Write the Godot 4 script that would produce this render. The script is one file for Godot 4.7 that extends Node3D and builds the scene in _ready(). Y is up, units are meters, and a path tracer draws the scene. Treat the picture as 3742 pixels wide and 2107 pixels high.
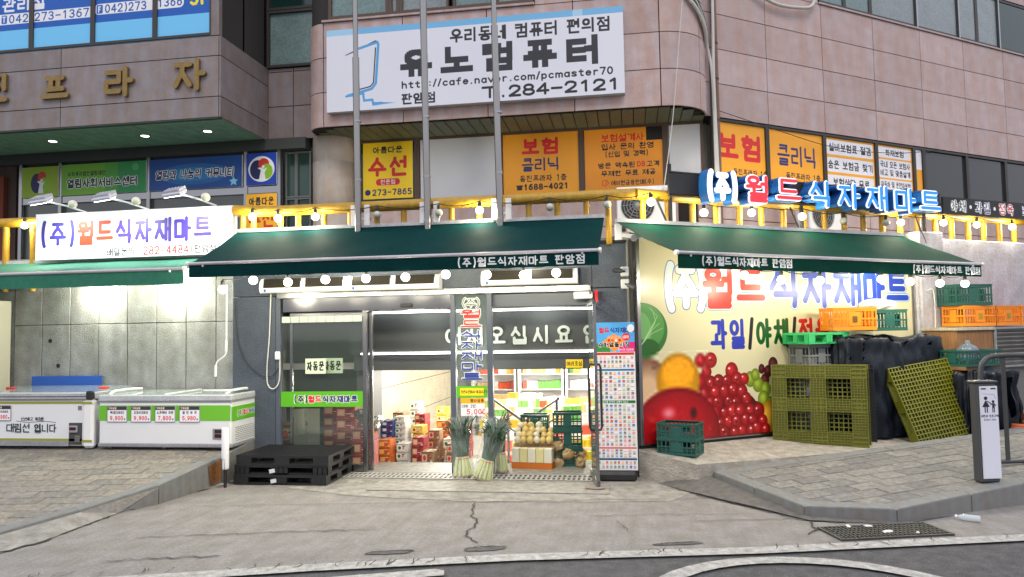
extends Node3D

# ---------------------------------------------------------------- print: flat lettering and pictures on signs, drawn with strokes
class Pad:
	const SS := 2.0
	var im: Image
	var w: float
	var h: float
	func _init(ww: int, hh: int, bg: Color):
		w = ww; h = hh
		im = Image.create(int(ww * SS), int(hh * SS), false, Image.FORMAT_RGBA8)
		im.fill(bg)
	func rect(x: float, y: float, rw: float, rh: float, c: Color):
		im.fill_rect(Rect2i(roundi(x * SS), roundi(y * SS), maxi(1, roundi(rw * SS)), maxi(1, roundi(rh * SS))), c)
	func poly(pts: Array, c: Color):
		var lo := 1e9; var hi := -1e9
		for p in pts:
			lo = minf(lo, p.y); hi = maxf(hi, p.y)
		var y0 := maxi(0, floori(lo * SS)); var y1 := mini(im.get_height() - 1, ceili(hi * SS))
		var n := pts.size()
		for y in range(y0, y1 + 1):
			var yy := (y + 0.5) / SS
			var xs := []
			for i in n:
				var a: Vector2 = pts[i]; var b: Vector2 = pts[(i + 1) % n]
				if (a.y <= yy) != (b.y <= yy):
					xs.append(a.x + (b.x - a.x) * (yy - a.y) / (b.y - a.y))
			xs.sort()
			for k in range(0, xs.size() - 1, 2):
				var xa := roundi(xs[k] * SS); var xb := roundi(xs[k + 1] * SS)
				if xb > xa:
					im.fill_rect(Rect2i(xa, y, xb - xa, 1), c)
	func disc(cx: float, cy: float, rx: float, ry: float, c: Color):
		for y in range(floori((cy - ry) * SS), ceili((cy + ry) * SS)):
			var t := ((y + 0.5) / SS - cy) / ry
			if absf(t) < 1.0:
				var hw := rx * sqrt(1.0 - t * t)
				im.fill_rect(Rect2i(roundi((cx - hw) * SS), y, maxi(1, roundi(2.0 * hw * SS)), 1), c)
	func rrect(x: float, y: float, rw: float, rh: float, r: float, c: Color):
		rect(x + r, y, rw - 2 * r, rh, c); rect(x, y + r, rw, rh - 2 * r, c)
		for q in [Vector2(x + r, y + r), Vector2(x + rw - r, y + r), Vector2(x + r, y + rh - r), Vector2(x + rw - r, y + rh - r)]:
			disc(q.x, q.y, r, r, c)
	func line(a: Vector2, b: Vector2, t: float, c: Color):
		var d := (b - a)
		if d.length() < 0.01: return
		var n := d.normalized().orthogonal() * t * 0.5
		poly([a + n, b + n, b - n, a - n], c)
	func path(pts, t: float, c: Color, square := false):
		for i in pts.size() - 1:
			line(pts[i], pts[i + 1], t, c)
		for p in pts:
			if square: rect(p.x - t * 0.5, p.y - t * 0.5, t, t, c)
			else: disc(p.x, p.y, t * 0.5, t * 0.5, c)
	static func wide(s: String, cw: float, gap := 0.0) -> float:
		var x := 0.0
		for i in s.length():
			x += adv(s.unicode_at(i)) * cw + gap
		return x
	static func adv(u: int) -> float:
		if u >= 0xAC00: return 1.0
		if u == 32: return 0.45
		var ch := char(u)
		if ch in "():.,/·!'": return 0.42
		if ch in "mT": return 0.78
		return 0.62
	# o: gap, sq (square joints), mid (centred on x), slant
	func text(s: String, x: float, y: float, cw: float, ch: float, t: float, c: Color, o := {}):
		var gap: float = o.get("gap", cw * 0.08)
		if o.get("mid", false): x -= (wide(s, cw, gap) - gap) * 0.5
		var sl: float = o.get("slant", 0.0)
		for i in s.length():
			var u := s.unicode_at(i)
			var aw := adv(u) * cw
			for st in strokes(u):
				var pts := []
				for p in st:
					var q := Vector2(t * 0.5 + p.x * (aw - t), t * 0.5 + p.y * (ch - t))
					pts.append(Vector2(x + q.x - sl * q.y, y + q.y))
				path(pts, t, c, o.get("sq", false))
			x += aw + gap
	func tex() -> ImageTexture:
		im.resize(int(w), int(h), Image.INTERPOLATE_BILINEAR)
		return ImageTexture.create_from_image(im)
	# ---- strokes of one character in a unit box
	static func ell(cx: float, cy: float, rx: float, ry: float, a0 := 0.0, a1 := 360.0, n := 18) -> Array:
		var r := []
		for i in n + 1:
			var a := deg_to_rad(lerpf(a0, a1, float(i) / n))
			r.append(Vector2(cx + rx * cos(a), cy + ry * sin(a)))
		return r
	static func pl(a: Array) -> Array:
		var r := []
		for i in range(0, a.size(), 2): r.append(Vector2(a[i], a[i + 1]))
		return r
	static func fit(ps: Array, x0: float, y0: float, x1: float, y1: float) -> Array:
		var r := []
		for p in ps:
			var q := []
			for v in p: q.append(Vector2(lerpf(x0, x1, v.x), lerpf(y0, y1, v.y)))
			r.append(q)
		return r
	static func cons(k: String) -> Array:
		match k:
			"ㄱ": return [pl([0, 0, 1, 0, 0.93, 1])]
			"ㄴ": return [pl([0, 0, 0, 1, 1, 1])]
			"ㄷ": return [pl([1, 0, 0, 0, 0, 1, 1, 1])]
			"ㄹ": return [pl([0, 0, 1, 0, 1, 0.5, 0, 0.5, 0, 1, 1, 1])]
			"ㅁ": return [pl([0, 0, 1, 0, 1, 1, 0, 1, 0, 0])]
			"ㅂ": return [pl([0, 0, 0, 1, 1, 1, 1, 0]), pl([0, 0.48, 1, 0.48])]
			"ㅅ": return [pl([0.5, 0, 0.46, 0.3, 0, 1]), pl([0.48, 0.32, 1, 1])]
			"ㅇ": return [ell(0.5, 0.5, 0.5, 0.5)]
			"ㅈ": return [pl([0, 0, 1, 0]), pl([0.5, 0, 0.46, 0.38, 0, 1]), pl([0.48, 0.4, 1, 1])]
			"ㅊ": return [pl([0.5, -0.12, 0.5, 0.1]), pl([0, 0.22, 1, 0.22]), pl([0.5, 0.22, 0.46, 0.5, 0, 1]), pl([0.48, 0.52, 1, 1])]
			"ㅋ": return [pl([0, 0, 1, 0, 0.93, 1]), pl([0, 0.5, 0.96, 0.47])]
			"ㅌ": return [pl([1, 0, 0, 0, 0, 1, 1, 1]), pl([0, 0.5, 0.95, 0.5])]
			"ㅍ": return [pl([0, 0, 1, 0]), pl([0, 1, 1, 1]), pl([0.27, 0, 0.27, 1]), pl([0.73, 0, 0.73, 1])]
			"ㅎ": return [pl([0.5, -0.1, 0.5, 0.08]), pl([0, 0.2, 1, 0.2]), ell(0.5, 0.68, 0.4, 0.32)]
		return []
	static func two(a: String, b: String) -> Array:
		return fit(cons(a), 0, 0, 0.44, 1) + fit(cons(b), 0.56, 0, 1, 1)
	static func consonant(k: String) -> Array:
		match k:
			"ㄲ": return two("ㄱ", "ㄱ")
			"ㄸ": return two("ㄷ", "ㄷ")
			"ㅃ": return two("ㅂ", "ㅂ")
			"ㅆ": return two("ㅅ", "ㅅ")
			"ㅉ": return two("ㅈ", "ㅈ")
		return cons(k)
	static func vow(k: String) -> Array:
		match k:
			"ㅏ": return [pl([0.35, 0, 0.35, 1]), pl([0.35, 0.47, 1, 0.47])]
			"ㅐ": return [pl([0.2, 0.03, 0.2, 0.95]), pl([0.95, 0, 0.95, 1]), pl([0.2, 0.47, 0.95, 0.47])]
			"ㅑ": return [pl([0.35, 0, 0.35, 1]), pl([0.35, 0.34, 1, 0.34]), pl([0.35, 0.6, 1, 0.6])]
			"ㅓ": return [pl([0.8, 0, 0.8, 1]), pl([0.05, 0.45, 0.8, 0.45])]
			"ㅔ": return [pl([0.5, 0.03, 0.5, 0.95]), pl([1, 0, 1, 1]), pl([-0.05, 0.45, 0.5, 0.45])]
			"ㅕ": return [pl([0.8, 0, 0.8, 1]), pl([0.0, 0.32, 0.8, 0.32]), pl([0.0, 0.6, 0.8, 0.6])]
			"ㅖ": return [pl([0.5, 0.03, 0.5, 0.95]), pl([1, 0, 1, 1]), pl([-0.05, 0.33, 0.5, 0.33]), pl([-0.05, 0.6, 0.5, 0.6])]
			"ㅣ": return [pl([0.6, 0, 0.6, 1])]
			"ㅗ": return [pl([0.5, 0, 0.5, 0.8]), pl([0, 0.85, 1, 0.85])]
			"ㅛ": return [pl([0.32, 0, 0.32, 0.8]), pl([0.68, 0, 0.68, 0.8]), pl([0, 0.85, 1, 0.85])]
			"ㅜ": return [pl([0, 0.2, 1, 0.2]), pl([0.5, 0.2, 0.5, 1])]
			"ㅠ": return [pl([0, 0.2, 1, 0.2]), pl([0.32, 0.2, 0.32, 1]), pl([0.68, 0.2, 0.68, 1])]
			"ㅡ": return [pl([0, 0.5, 1, 0.5])]
		return []
	static func strokes(u: int) -> Array:
		if u < 0xAC00 or u > 0xD7A3: return latin(char(u))
		var k := u - 0xAC00
		var ci := "ㄱㄲㄴㄷㄸㄹㅁㅂㅃㅅㅆㅇㅈㅉㅊㅋㅌㅍㅎ"[k / 588]
		var vi: String = ["ㅏ", "ㅐ", "ㅑ", "ㅒ", "ㅓ", "ㅔ", "ㅕ", "ㅖ", "ㅗ", "ㅗㅏ", "ㅗㅐ", "ㅗㅣ", "ㅛ", "ㅜ", "ㅜㅓ", "ㅜㅔ", "ㅜㅣ", "ㅠ", "ㅡ", "ㅡㅣ", "ㅣ"][(k % 588) / 28]
		var fi := k % 28
		var f: Array = []
		if fi > 0:
			var fk: String = ["", "ㄱ", "ㄲ", "ㄱㅅ", "ㄴ", "ㄴㅈ", "ㄴㅎ", "ㄷ", "ㄹ", "ㄹㄱ", "ㄹㅁ", "ㄹㅂ", "ㄹㅅ", "ㄹㅌ", "ㄹㅍ", "ㄹㅎ", "ㅁ", "ㅂ", "ㅂㅅ", "ㅅ", "ㅆ", "ㅇ", "ㅈ", "ㅊ", "ㅋ", "ㅌ", "ㅍ", "ㅎ"][fi]
			f = two(fk[0], fk[1]) if fk.length() == 2 else consonant(fk)
		var c := consonant(ci)
		if vi.length() == 2:
			if fi: return fit(c, 0.08, 0.02, 0.54, 0.3) + fit(vow(vi[0]), 0.0, 0.36, 0.64, 0.62) + fit(vow(vi[1]), 0.7, 0, 1, 0.64) + fit(f, 0.17, 0.72, 0.9, 1)
			return fit(c, 0.06, 0.06, 0.55, 0.46) + fit(vow(vi[0]), 0.0, 0.54, 0.64, 0.88) + fit(vow(vi[1]), 0.7, 0, 1, 1)
		if vi in "ㅗㅛㅜㅠㅡ":
			if fi: return fit(c, 0.2, 0.0, 0.8, 0.32) + fit(vow(vi), 0.0, 0.38, 1, 0.62) + fit(f, 0.17, 0.72, 0.83, 1)
			return fit(c, 0.17, 0.04, 0.83, 0.5) + fit(vow(vi), 0.0, 0.58, 1, 0.98)
		if fi: return fit(c, 0.03, 0.05, 0.52, 0.5) + fit(vow(vi), 0.64, 0, 1, 0.56) + fit(f, 0.17, 0.68, 0.92, 1)
		return fit(c, 0.02, 0.13, 0.52, 0.86) + fit(vow(vi), 0.64, 0, 1, 1)
	static func latin(k: String) -> Array:
		match k:
			"0": return [ell(0.5, 0.5, 0.44, 0.5)]
			"1": return [pl([0.25, 0.2, 0.58, 0, 0.58, 1])]
			"2": return [pl([0.06, 0.26, 0.16, 0.08, 0.38, 0, 0.65, 0.01, 0.9, 0.14, 0.92, 0.34, 0.78, 0.52, 0.04, 1, 0.96, 1])]
			"3": return [pl([0.08, 0.14, 0.32, 0.0, 0.7, 0.02, 0.9, 0.22, 0.76, 0.42, 0.42, 0.47]), pl([0.45, 0.47, 0.82, 0.55, 0.95, 0.75, 0.75, 0.97, 0.35, 1, 0.05, 0.86])]
			"4": return [pl([0.72, 1, 0.72, 0, 0.02, 0.7, 1, 0.7])]
			"5": return [pl([0.9, 0, 0.2, 0, 0.12, 0.46, 0.5, 0.37, 0.88, 0.5, 0.94, 0.78, 0.7, 0.98, 0.3, 1, 0.04, 0.87])]
			"6": return [pl([0.88, 0.06, 0.55, 0.0, 0.22, 0.22, 0.06, 0.65]), ell(0.5, 0.69, 0.44, 0.31)]
			"7": return [pl([0.04, 0, 0.96, 0, 0.4, 1])]
			"8": return [ell(0.5, 0.25, 0.38, 0.25), ell(0.5, 0.74, 0.46, 0.26)]
			"9": return [ell(0.5, 0.31, 0.44, 0.31), pl([0.94, 0.35, 0.82, 0.75, 0.5, 1, 0.12, 0.95])]
			"(": return [ell(1.0, 0.5, 0.8, 0.66, 120, 240, 8)]
			")": return [ell(0.0, 0.5, 0.8, 0.66, -60, 60, 8)]
			"-": return [pl([0.08, 0.52, 0.92, 0.52])]
			"~": return [pl([0.05, 0.55, 0.28, 0.45, 0.7, 0.58, 0.95, 0.46])]
			":": return [pl([0.5, 0.3, 0.5, 0.33]), pl([0.5, 0.8, 0.5, 0.83])]
			"/": return [pl([0.95, -0.05, 0.05, 1.05])]
			".": return [pl([0.5, 0.97, 0.5, 1.0])]
			",": return [pl([0.55, 0.95, 0.4, 1.15])]
			"·": return [pl([0.5, 0.48, 0.5, 0.54])]
			"T": return [pl([0, 0, 1, 0]), pl([0.5, 0, 0.5, 1])]
			"F": return [pl([0.95, 0, 0.1, 0, 0.1, 1]), pl([0.1, 0.48, 0.8, 0.48])]
			"D": return [pl([0.05, 0, 0.05, 1, 0.55, 1, 0.9, 0.8, 0.98, 0.5, 0.9, 0.2, 0.55, 0, 0.05, 0])]
			"B": return [pl([0.05, 0, 0.05, 1, 0.65, 1, 0.95, 0.75, 0.65, 0.48, 0.05, 0.48]), pl([0.65, 0.48, 0.88, 0.25, 0.6, 0, 0.05, 0])]
			"S": return [pl([0.92, 0.14, 0.6, 0, 0.2, 0.05, 0.08, 0.27, 0.3, 0.45, 0.75, 0.55, 0.95, 0.75, 0.7, 0.98, 0.3, 1, 0.05, 0.85])]
			"A": return [pl([0, 1, 0.5, 0, 1, 1]), pl([0.2, 0.65, 0.8, 0.65])]
			"L": return [pl([0.1, 0, 0.1, 1, 0.95, 1])]
			"E": return [pl([0.95, 0, 0.1, 0, 0.1, 1, 0.95, 1]), pl([0.1, 0.48, 0.85, 0.48])]
			"Z": return [pl([0.05, 0, 0.95, 0, 0.05, 1, 0.95, 1])]
			"h": return [pl([0.08, 0, 0.08, 1]), pl([0.08, 0.55, 0.35, 0.36, 0.75, 0.38, 0.9, 0.6, 0.9, 1])]
			"t": return [pl([0.45, 0.12, 0.45, 0.9, 0.6, 1, 0.85, 0.98]), pl([0.1, 0.36, 0.85, 0.36])]
			"p": return [pl([0.08, 0.36, 0.08, 1.3]), ell(0.5, 0.68, 0.42, 0.32)]
			"c": return [ell(0.55, 0.68, 0.45, 0.32, 45, 315, 12)]
			"a": return [ell(0.48, 0.68, 0.42, 0.32), pl([0.92, 0.36, 0.92, 1])]
			"f": return [pl([0.85, 0.03, 0.55, 0.02, 0.42, 0.2, 0.42, 1]), pl([0.08, 0.38, 0.8, 0.38])]
			"e": return [pl([0.08, 0.66, 0.92, 0.66]), ell(0.5, 0.68, 0.43, 0.32, 0, -315, 14)]
			"n": return [pl([0.08, 0.36, 0.08, 1]), pl([0.08, 0.55, 0.35, 0.36, 0.75, 0.38, 0.9, 0.6, 0.9, 1])]
			"v": return [pl([0.02, 0.36, 0.5, 1, 0.98, 0.36])]
			"r": return [pl([0.2, 0.36, 0.2, 1]), pl([0.2, 0.55, 0.5, 0.36, 0.85, 0.38])]
			"o": return [ell(0.5, 0.68, 0.44, 0.32)]
			"l": return [pl([0.5, 0, 0.5, 1])]
			"m": return [pl([0.05, 0.36, 0.05, 1]), pl([0.05, 0.5, 0.3, 0.36, 0.5, 0.5, 0.5, 1]), pl([0.5, 0.5, 0.75, 0.36, 0.95, 0.5, 0.95, 1])]
			"s": return [pl([0.88, 0.45, 0.55, 0.36, 0.15, 0.42, 0.15, 0.58, 0.8, 0.75, 0.9, 0.9, 0.55, 1, 0.1, 0.93])]
		return []

# ---------------------------------------------------------------- mesh building
class MB:
	var st := SurfaceTool.new()
	func _init():
		st.begin(Mesh.PRIMITIVE_TRIANGLES)
		st.set_smooth_group(-1)
	func tri(a: Vector3, b: Vector3, c: Vector3, mid: Vector3):
		if (b - a).cross(c - a).dot((a + b + c) / 3.0 - mid) > 0.0:
			var t := b; b = c; c = t
		st.add_vertex(a); st.add_vertex(b); st.add_vertex(c)
	func quad(a: Vector3, b: Vector3, c: Vector3, d: Vector3, mid: Vector3):
		tri(a, b, c, mid); tri(a, c, d, mid)
	func box(c: Vector3, s: Vector3, bas := Basis()):
		var p := []
		for i in 8:
			p.append(c + bas * (s * 0.5 * Vector3(1 if i & 1 else -1, 1 if i & 2 else -1, 1 if i & 4 else -1)))
		for f in [[0, 1, 3, 2], [4, 5, 7, 6], [0, 1, 5, 4], [2, 3, 7, 6], [0, 2, 6, 4], [1, 3, 7, 5]]:
			quad(p[f[0]], p[f[1]], p[f[2]], p[f[3]], c)
		return self
	# box given by two corners
	func bb(x0: float, y0: float, z0: float, x1: float, y1: float, z1: float):
		return box(Vector3(x0 + x1, y0 + y1, z0 + z1) * 0.5, Vector3(absf(x1 - x0), absf(y1 - y0), absf(z1 - z0)))
	# bar between two points with a rectangular section
	func bar(a: Vector3, b: Vector3, wx: float, wy: float):
		var z := (b - a).normalized()
		var up := Vector3.UP if absf(z.y) < 0.95 else Vector3.BACK
		var x := up.cross(z).normalized()
		return box((a + b) * 0.5, Vector3(wx, wy, a.distance_to(b)), Basis(x, z.cross(x), z))
	# chamfered box
	func cbox(c: Vector3, s: Vector3, r: float, bas := Basis()):
		var h := s * 0.5
		var pt := func(sg: Vector3, ax: int) -> Vector3:
			var v := h - Vector3(r, r, r)
			v[ax] = h[ax]
			return c + bas * (v * sg)
		for ax in 3:
			var u := (ax + 1) % 3; var w := (ax + 2) % 3
			for d in [-1.0, 1.0]:
				var q := []
				for k in [[-1, -1], [1, -1], [1, 1], [-1, 1]]:
					var sg := Vector3.ONE; sg[ax] = d; sg[u] = k[0]; sg[w] = k[1]
					q.append(pt.call(sg, ax))
				quad(q[0], q[1], q[2], q[3], c)
				for e in [-1.0, 1.0]:
					var s1 := Vector3.ONE; s1[ax] = d; s1[u] = e; s1[w] = -1
					var s2 := s1; s2[w] = 1
					quad(pt.call(s1, ax), pt.call(s2, ax), pt.call(s2, u), pt.call(s1, u), c)
		for i in 8:
			var sg := Vector3(1 if i & 1 else -1, 1 if i & 2 else -1, 1 if i & 4 else -1)
			tri(pt.call(sg, 0), pt.call(sg, 1), pt.call(sg, 2), c)
		return self
	func tube(pts: Array, r: float, n := 8, closed := false, r1 := -1.0):
		st.set_smooth_group(1)
		var rings := []
		var m := pts.size()
		var ref := Vector3.ZERO
		for i in m:
			var a: Vector3 = pts[(i - 1 + m) % m] if closed else pts[maxi(i - 1, 0)]
			var b: Vector3 = pts[(i + 1) % m] if closed else pts[mini(i + 1, m - 1)]
			var t := (b - a).normalized()
			if ref == Vector3.ZERO:
				ref = Vector3.UP.cross(t) if absf(t.y) < 0.9 else Vector3.RIGHT.cross(t)
			ref = (ref - t * ref.dot(t)).normalized()
			var bi := t.cross(ref)
			var rr := r if r1 < 0.0 else lerpf(r, r1, float(i) / (m - 1))
			var ring := []
			for k in n:
				var an := TAU * k / n
				ring.append(pts[i] + (ref * cos(an) + bi * sin(an)) * rr)
			rings.append(ring)
		for i in (m if closed else m - 1):
			var j := (i + 1) % m
			var mid: Vector3 = (pts[i] + pts[j]) * 0.5
			for k in n:
				quad(rings[i][k], rings[i][(k + 1) % n], rings[j][(k + 1) % n], rings[j][k], mid)
		st.set_smooth_group(-1)
		if not closed:
			for e in [0, m - 1]:
				var ins: Vector3 = pts[1] if e == 0 else pts[m - 2]
				for k in range(1, n - 1):
					tri(rings[e][0], rings[e][k], rings[e][k + 1], ins)
		return self
	# profile of [radius, height] turned round the y axis at c
	func lathe(c: Vector3, prof: Array, n := 16, smooth := true, bas := Basis()):
		st.set_smooth_group(1 if smooth else -1)
		for i in prof.size() - 1:
			var a: Array = prof[i]; var b: Array = prof[i + 1]
			for k in n:
				var t0 := TAU * k / n; var t1 := TAU * (k + 1) / n
				var d0 := Vector3(cos(t0), 0, sin(t0)); var d1 := Vector3(cos(t1), 0, sin(t1))
				var p0: Vector3 = c + bas * (d0 * a[0] + Vector3(0, a[1], 0)); var p1: Vector3 = c + bas * (d1 * a[0] + Vector3(0, a[1], 0))
				var p2: Vector3 = c + bas * (d1 * b[0] + Vector3(0, b[1], 0)); var p3: Vector3 = c + bas * (d0 * b[0] + Vector3(0, b[1], 0))
				# outward side: to the left of the profile's direction is out for rising profiles
				var inw := Vector2(b[0] - a[0], b[1] - a[1])
				var nr := bas * ((d0 + d1) * 0.5 * inw.y + Vector3(0, -inw.x, 0))
				var ref: Vector3 = (p0 + p1 + p2 + p3) * 0.25 - nr
				if a[0] > 1e-5: tri(p0, p1, p2, ref)
				if b[0] > 1e-5: tri(p0, p2, p3, ref)
		st.set_smooth_group(-1)
		return self
	# outline (Vector2 x,y) pushed from z0 to z1
	func prism(poly: PackedVector2Array, z0: float, z1: float, tr := Transform3D()):
		var ids := Geometry2D.triangulate_polygon(poly)
		var cm := (z0 + z1) * 0.5
		for i in range(0, ids.size(), 3):
			var a := poly[ids[i]]; var b := poly[ids[i + 1]]; var c := poly[ids[i + 2]]
			var mid := (a + b + c) / 3.0
			for z in [z0, z1]:
				tri(tr * Vector3(a.x, a.y, z), tr * Vector3(b.x, b.y, z), tr * Vector3(c.x, c.y, z), tr * Vector3(mid.x, mid.y, cm))
		var cw := Geometry2D.is_polygon_clockwise(poly)
		for i in poly.size():
			var a := poly[i]; var b := poly[(i + 1) % poly.size()]
			var nn := (b - a).orthogonal() * (1.0 if cw else -1.0)
			var m3 := (a + b) * 0.5 - nn * 0.01
			var p := [tr * Vector3(a.x, a.y, z0), tr * Vector3(b.x, b.y, z0), tr * Vector3(b.x, b.y, z1), tr * Vector3(a.x, a.y, z1)]
			# choose the side that looks away from the outline's inside
			var test := (a + b) * 0.5 + nn.normalized() * 0.0005
			var inside := Geometry2D.is_point_in_polygon(test, poly)
			var o := (a + b) * 0.5 + (nn if inside else -nn) * 0.5
			quad(p[0], p[1], p[2], p[3], tr * Vector3(o.x, o.y, cm))
		return self
	func ball(c: Vector3, r: Vector3, n := 10, bas := Basis()):
		var pr := []
		for i in n + 1:
			var a := -PI / 2 + PI * i / n
			pr.append([maxf(cos(a), 0.0), sin(a)])
		return lathe(c, pr, n * 2, true, bas * Basis.from_scale(r))
	func mesh() -> ArrayMesh:
		st.generate_normals()
		return st.commit()

# ---------------------------------------------------------------- naming, tagging
var used := {}
func numbered(called: String) -> String:
	var n: int = used.get(called, 0)
	used[called] = n + 1
	return called if n == 0 else "%s_%03d" % [called, n]
func thing(called: String, label: String, category: String, at := Vector3.ZERO, turn := 0.0, group := "") -> Node3D:
	var o := Node3D.new()
	o.name = numbered(called); add_child(o)
	o.position = at; o.rotation.y = turn
	o.set_meta("label", label); o.set_meta("category", category)
	if group: o.set_meta("group", group)
	return o
func part(parent: Node, called: String, m, material: Material, at := Vector3.ZERO, bas := Basis()) -> MeshInstance3D:
	var o := MeshInstance3D.new()
	o.mesh = m.mesh() if m is MB else m
	o.material_override = material
	o.name = called
	o.transform = Transform3D(bas, at)
	parent.add_child(o, true)
	return o
func structure(called: String, m, material: Material) -> MeshInstance3D:
	var o := part(self, numbered(called), m, material)
	o.set_meta("kind", "structure"); o.set_meta("label", called.replace("_", " ")); 
	return o
func copy(o: Node3D, at: Vector3, turn := 0.0, label := "", group := "") -> Node3D:
	var base: String = String(o.name).rstrip("0123456789").trim_suffix("_")
	var c: Node3D = o.duplicate()
	c.name = numbered(base); add_child(c)
	c.position = at; c.rotation.y = turn
	if label: c.set_meta("label", label)
	if group: c.set_meta("group", group)
	return c

# ---------------------------------------------------------------- materials (linear base colours)
var mats := {}
func lin(r: float, g: float, b: float) -> Color:
	return Color(r, g, b).linear_to_srgb()
func mat(r: float, g: float, b: float, rough := 0.75, metal := 0.0) -> StandardMaterial3D:
	var k := "%f %f %f %f %f" % [r, g, b, rough, metal]
	if not mats.has(k):
		var m := StandardMaterial3D.new()
		m.albedo_color = lin(r, g, b); m.roughness = rough; m.metallic = metal
		mats[k] = m
	return mats[k]
func glow(r: float, g: float, b: float, e: float) -> StandardMaterial3D:
	var k := "glow %f %f %f %f" % [r, g, b, e]
	if not mats.has(k):
		var m := StandardMaterial3D.new()
		m.albedo_color = lin(r * 0.8, g * 0.8, b * 0.8); m.roughness = 0.5
		m.emission_enabled = true; m.emission = lin(r, g, b); m.emission_energy_multiplier = e
		mats[k] = m
	return mats[k]
func clear_mat(r: float, g: float, b: float, a: float, rough := 0.04) -> StandardMaterial3D:
	var m := StandardMaterial3D.new()
	var c := lin(r, g, b); c.a = a
	m.albedo_color = c; m.roughness = rough; m.transparency = BaseMaterial3D.TRANSPARENCY_ALPHA
	return m
func print_mat(t: Texture2D, rough := 0.45, gloss := 0.0) -> StandardMaterial3D:
	var m := StandardMaterial3D.new()
	m.albedo_texture = t; m.roughness = rough
	m.texture_repeat = false
	return m
# tiling grey picture of layered noise round 0.7 ; layers: [frequency, amount, stretch_y, octaves, hard]
func grain(seed_: int, size: int, layers: Array, tint := Vector3.ZERO) -> ImageTexture:
	var sum := PackedFloat32Array(); sum.resize(size * size); sum.fill(1.0)
	var dirt := PackedFloat32Array(); dirt.resize(size * size)
	var li := 0
	for l in layers:
		var n := FastNoiseLite.new()
		n.seed = seed_ + li * 17
		n.noise_type = FastNoiseLite.TYPE_SIMPLEX_SMOOTH
		n.frequency = l[0]; n.fractal_octaves = l[3] if l.size() > 3 else 2
		var sx: int = size / (l[2] if l[2] < 0 else 1) if false else size
		var hh := int(size / absf(l[2])) if l[2] > 1.0 else size
		var im := n.get_seamless_image(sx, hh)
		im.convert(Image.FORMAT_L8)
		if hh != size: im.resize(size, size, Image.INTERPOLATE_BILINEAR)
		var d := im.get_data()
		var amt: float = l[1]
		var hard: float = l[4] if l.size() > 4 else 0.0
		for i in d.size():
			var v := d[i] / 127.5 - 1.0
			if hard > 0.0: v = -clampf((v - hard) * 6.0, 0.0, 1.0)
			sum[i] += v * amt
			if li == layers.size() - 1: dirt[i] = v
		li += 1
	var out := PackedByteArray(); out.resize(size * size * 3)
	for i in size * size:
		var v := sum[i] * 0.7 * 255.0
		var k := dirt[i]
		out[i * 3] = clampi(int(v * (1.0 + k * tint.x)), 0, 255)
		out[i * 3 + 1] = clampi(int(v * (1.0 + k * tint.y)), 0, 255)
		out[i * 3 + 2] = clampi(int(v * (1.0 + k * tint.z)), 0, 255)
	return ImageTexture.create_from_image(Image.create_from_data(size, size, false, Image.FORMAT_RGB8, out))
func bump(seed_: int, size: int, freq: float, oct: int, strength: float) -> ImageTexture:
	var n := FastNoiseLite.new(); n.seed = seed_; n.frequency = freq; n.fractal_octaves = oct
	var im := n.get_seamless_image(size, size)
	im.convert(Image.FORMAT_RGBA8)
	im.bump_map_to_normal_map(strength)
	return ImageTexture.create_from_image(im)
func surf(r: float, g: float, b: float, t: Texture2D, scale: float, rough := 0.85, nt: Texture2D = null, ns := 0.5, metal := 0.0, sy := 1.0) -> StandardMaterial3D:
	var m := StandardMaterial3D.new()
	var c := Color(r / 0.45, g / 0.45, b / 0.45)   # the picture's mean is 0.7 in sRGB, 0.45 in linear light
	m.albedo_color = c.linear_to_srgb(); m.albedo_texture = t
	m.roughness = rough; m.metallic = metal
	m.uv1_triplanar = true; m.uv1_world_triplanar = true
	m.uv1_scale = Vector3(scale, scale * sy, scale)
	if nt:
		m.normal_enabled = true; m.normal_texture = nt; m.normal_scale = ns
	return m
func print_quad(parent: Node, called: String, w: float, h: float, m: Material, at: Vector3, bas := Basis()) -> MeshInstance3D:
	var q := QuadMesh.new(); q.size = Vector2(w, h)
	return part(parent, called, q, m, at, bas)
# a flat board standing upright: casing with a thin printed sheet on its front (+z)
func board(t: Node, w: float, h: float, d: float, casing: Material, tex: Texture2D, at := Vector3.ZERO, edge := 0.0, rough := 0.45) -> void:
	part(t, "casing", MB.new().cbox(at + Vector3(0, 0, -d * 0.5), Vector3(w, h, d), minf(0.006, d * 0.3)), casing)
	print_quad(t, "print", w - edge * 2, h - edge * 2, print_mat(tex, rough), at + Vector3(0, 0, 0.004))
func lamp(parent: Node, e: float, c: Color, at: Vector3, size := 0.05) -> void:
	var l := OmniLight3D.new()
	l.light_energy = e; l.light_color = c; l.omni_range = 30.0; l.omni_attenuation = 2.0
	l.light_size = size; l.shadow_enabled = true
	l.name = "light"; l.position = at
	parent.add_child(l, true)
func in2(x0, x1, t): return lerpf(x0, x1, t)

# ---------------------------------------------------------------- shared frames of reference
const STORE := -10.2                                     # plane of the shop front
var wing := Transform3D(Basis(Vector3.UP, deg_to_rad(33.0)), Vector3(0.12, 0, -10.15))    # foot of the right wing: x along it, z out of it
var upper := Transform3D(Basis(Vector3.UP, deg_to_rad(35.7)), Vector3(1.378, 0, -13.356))     # upper floors of the right wing
const WT := 0.5759587                                    # 33 degrees
var rng := RandomNumberGenerator.new()
var G := {}                                              # textures
var M := {}                                              # materials
var bulb_lit: Node3D
var bulb_off: Node3D

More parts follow.
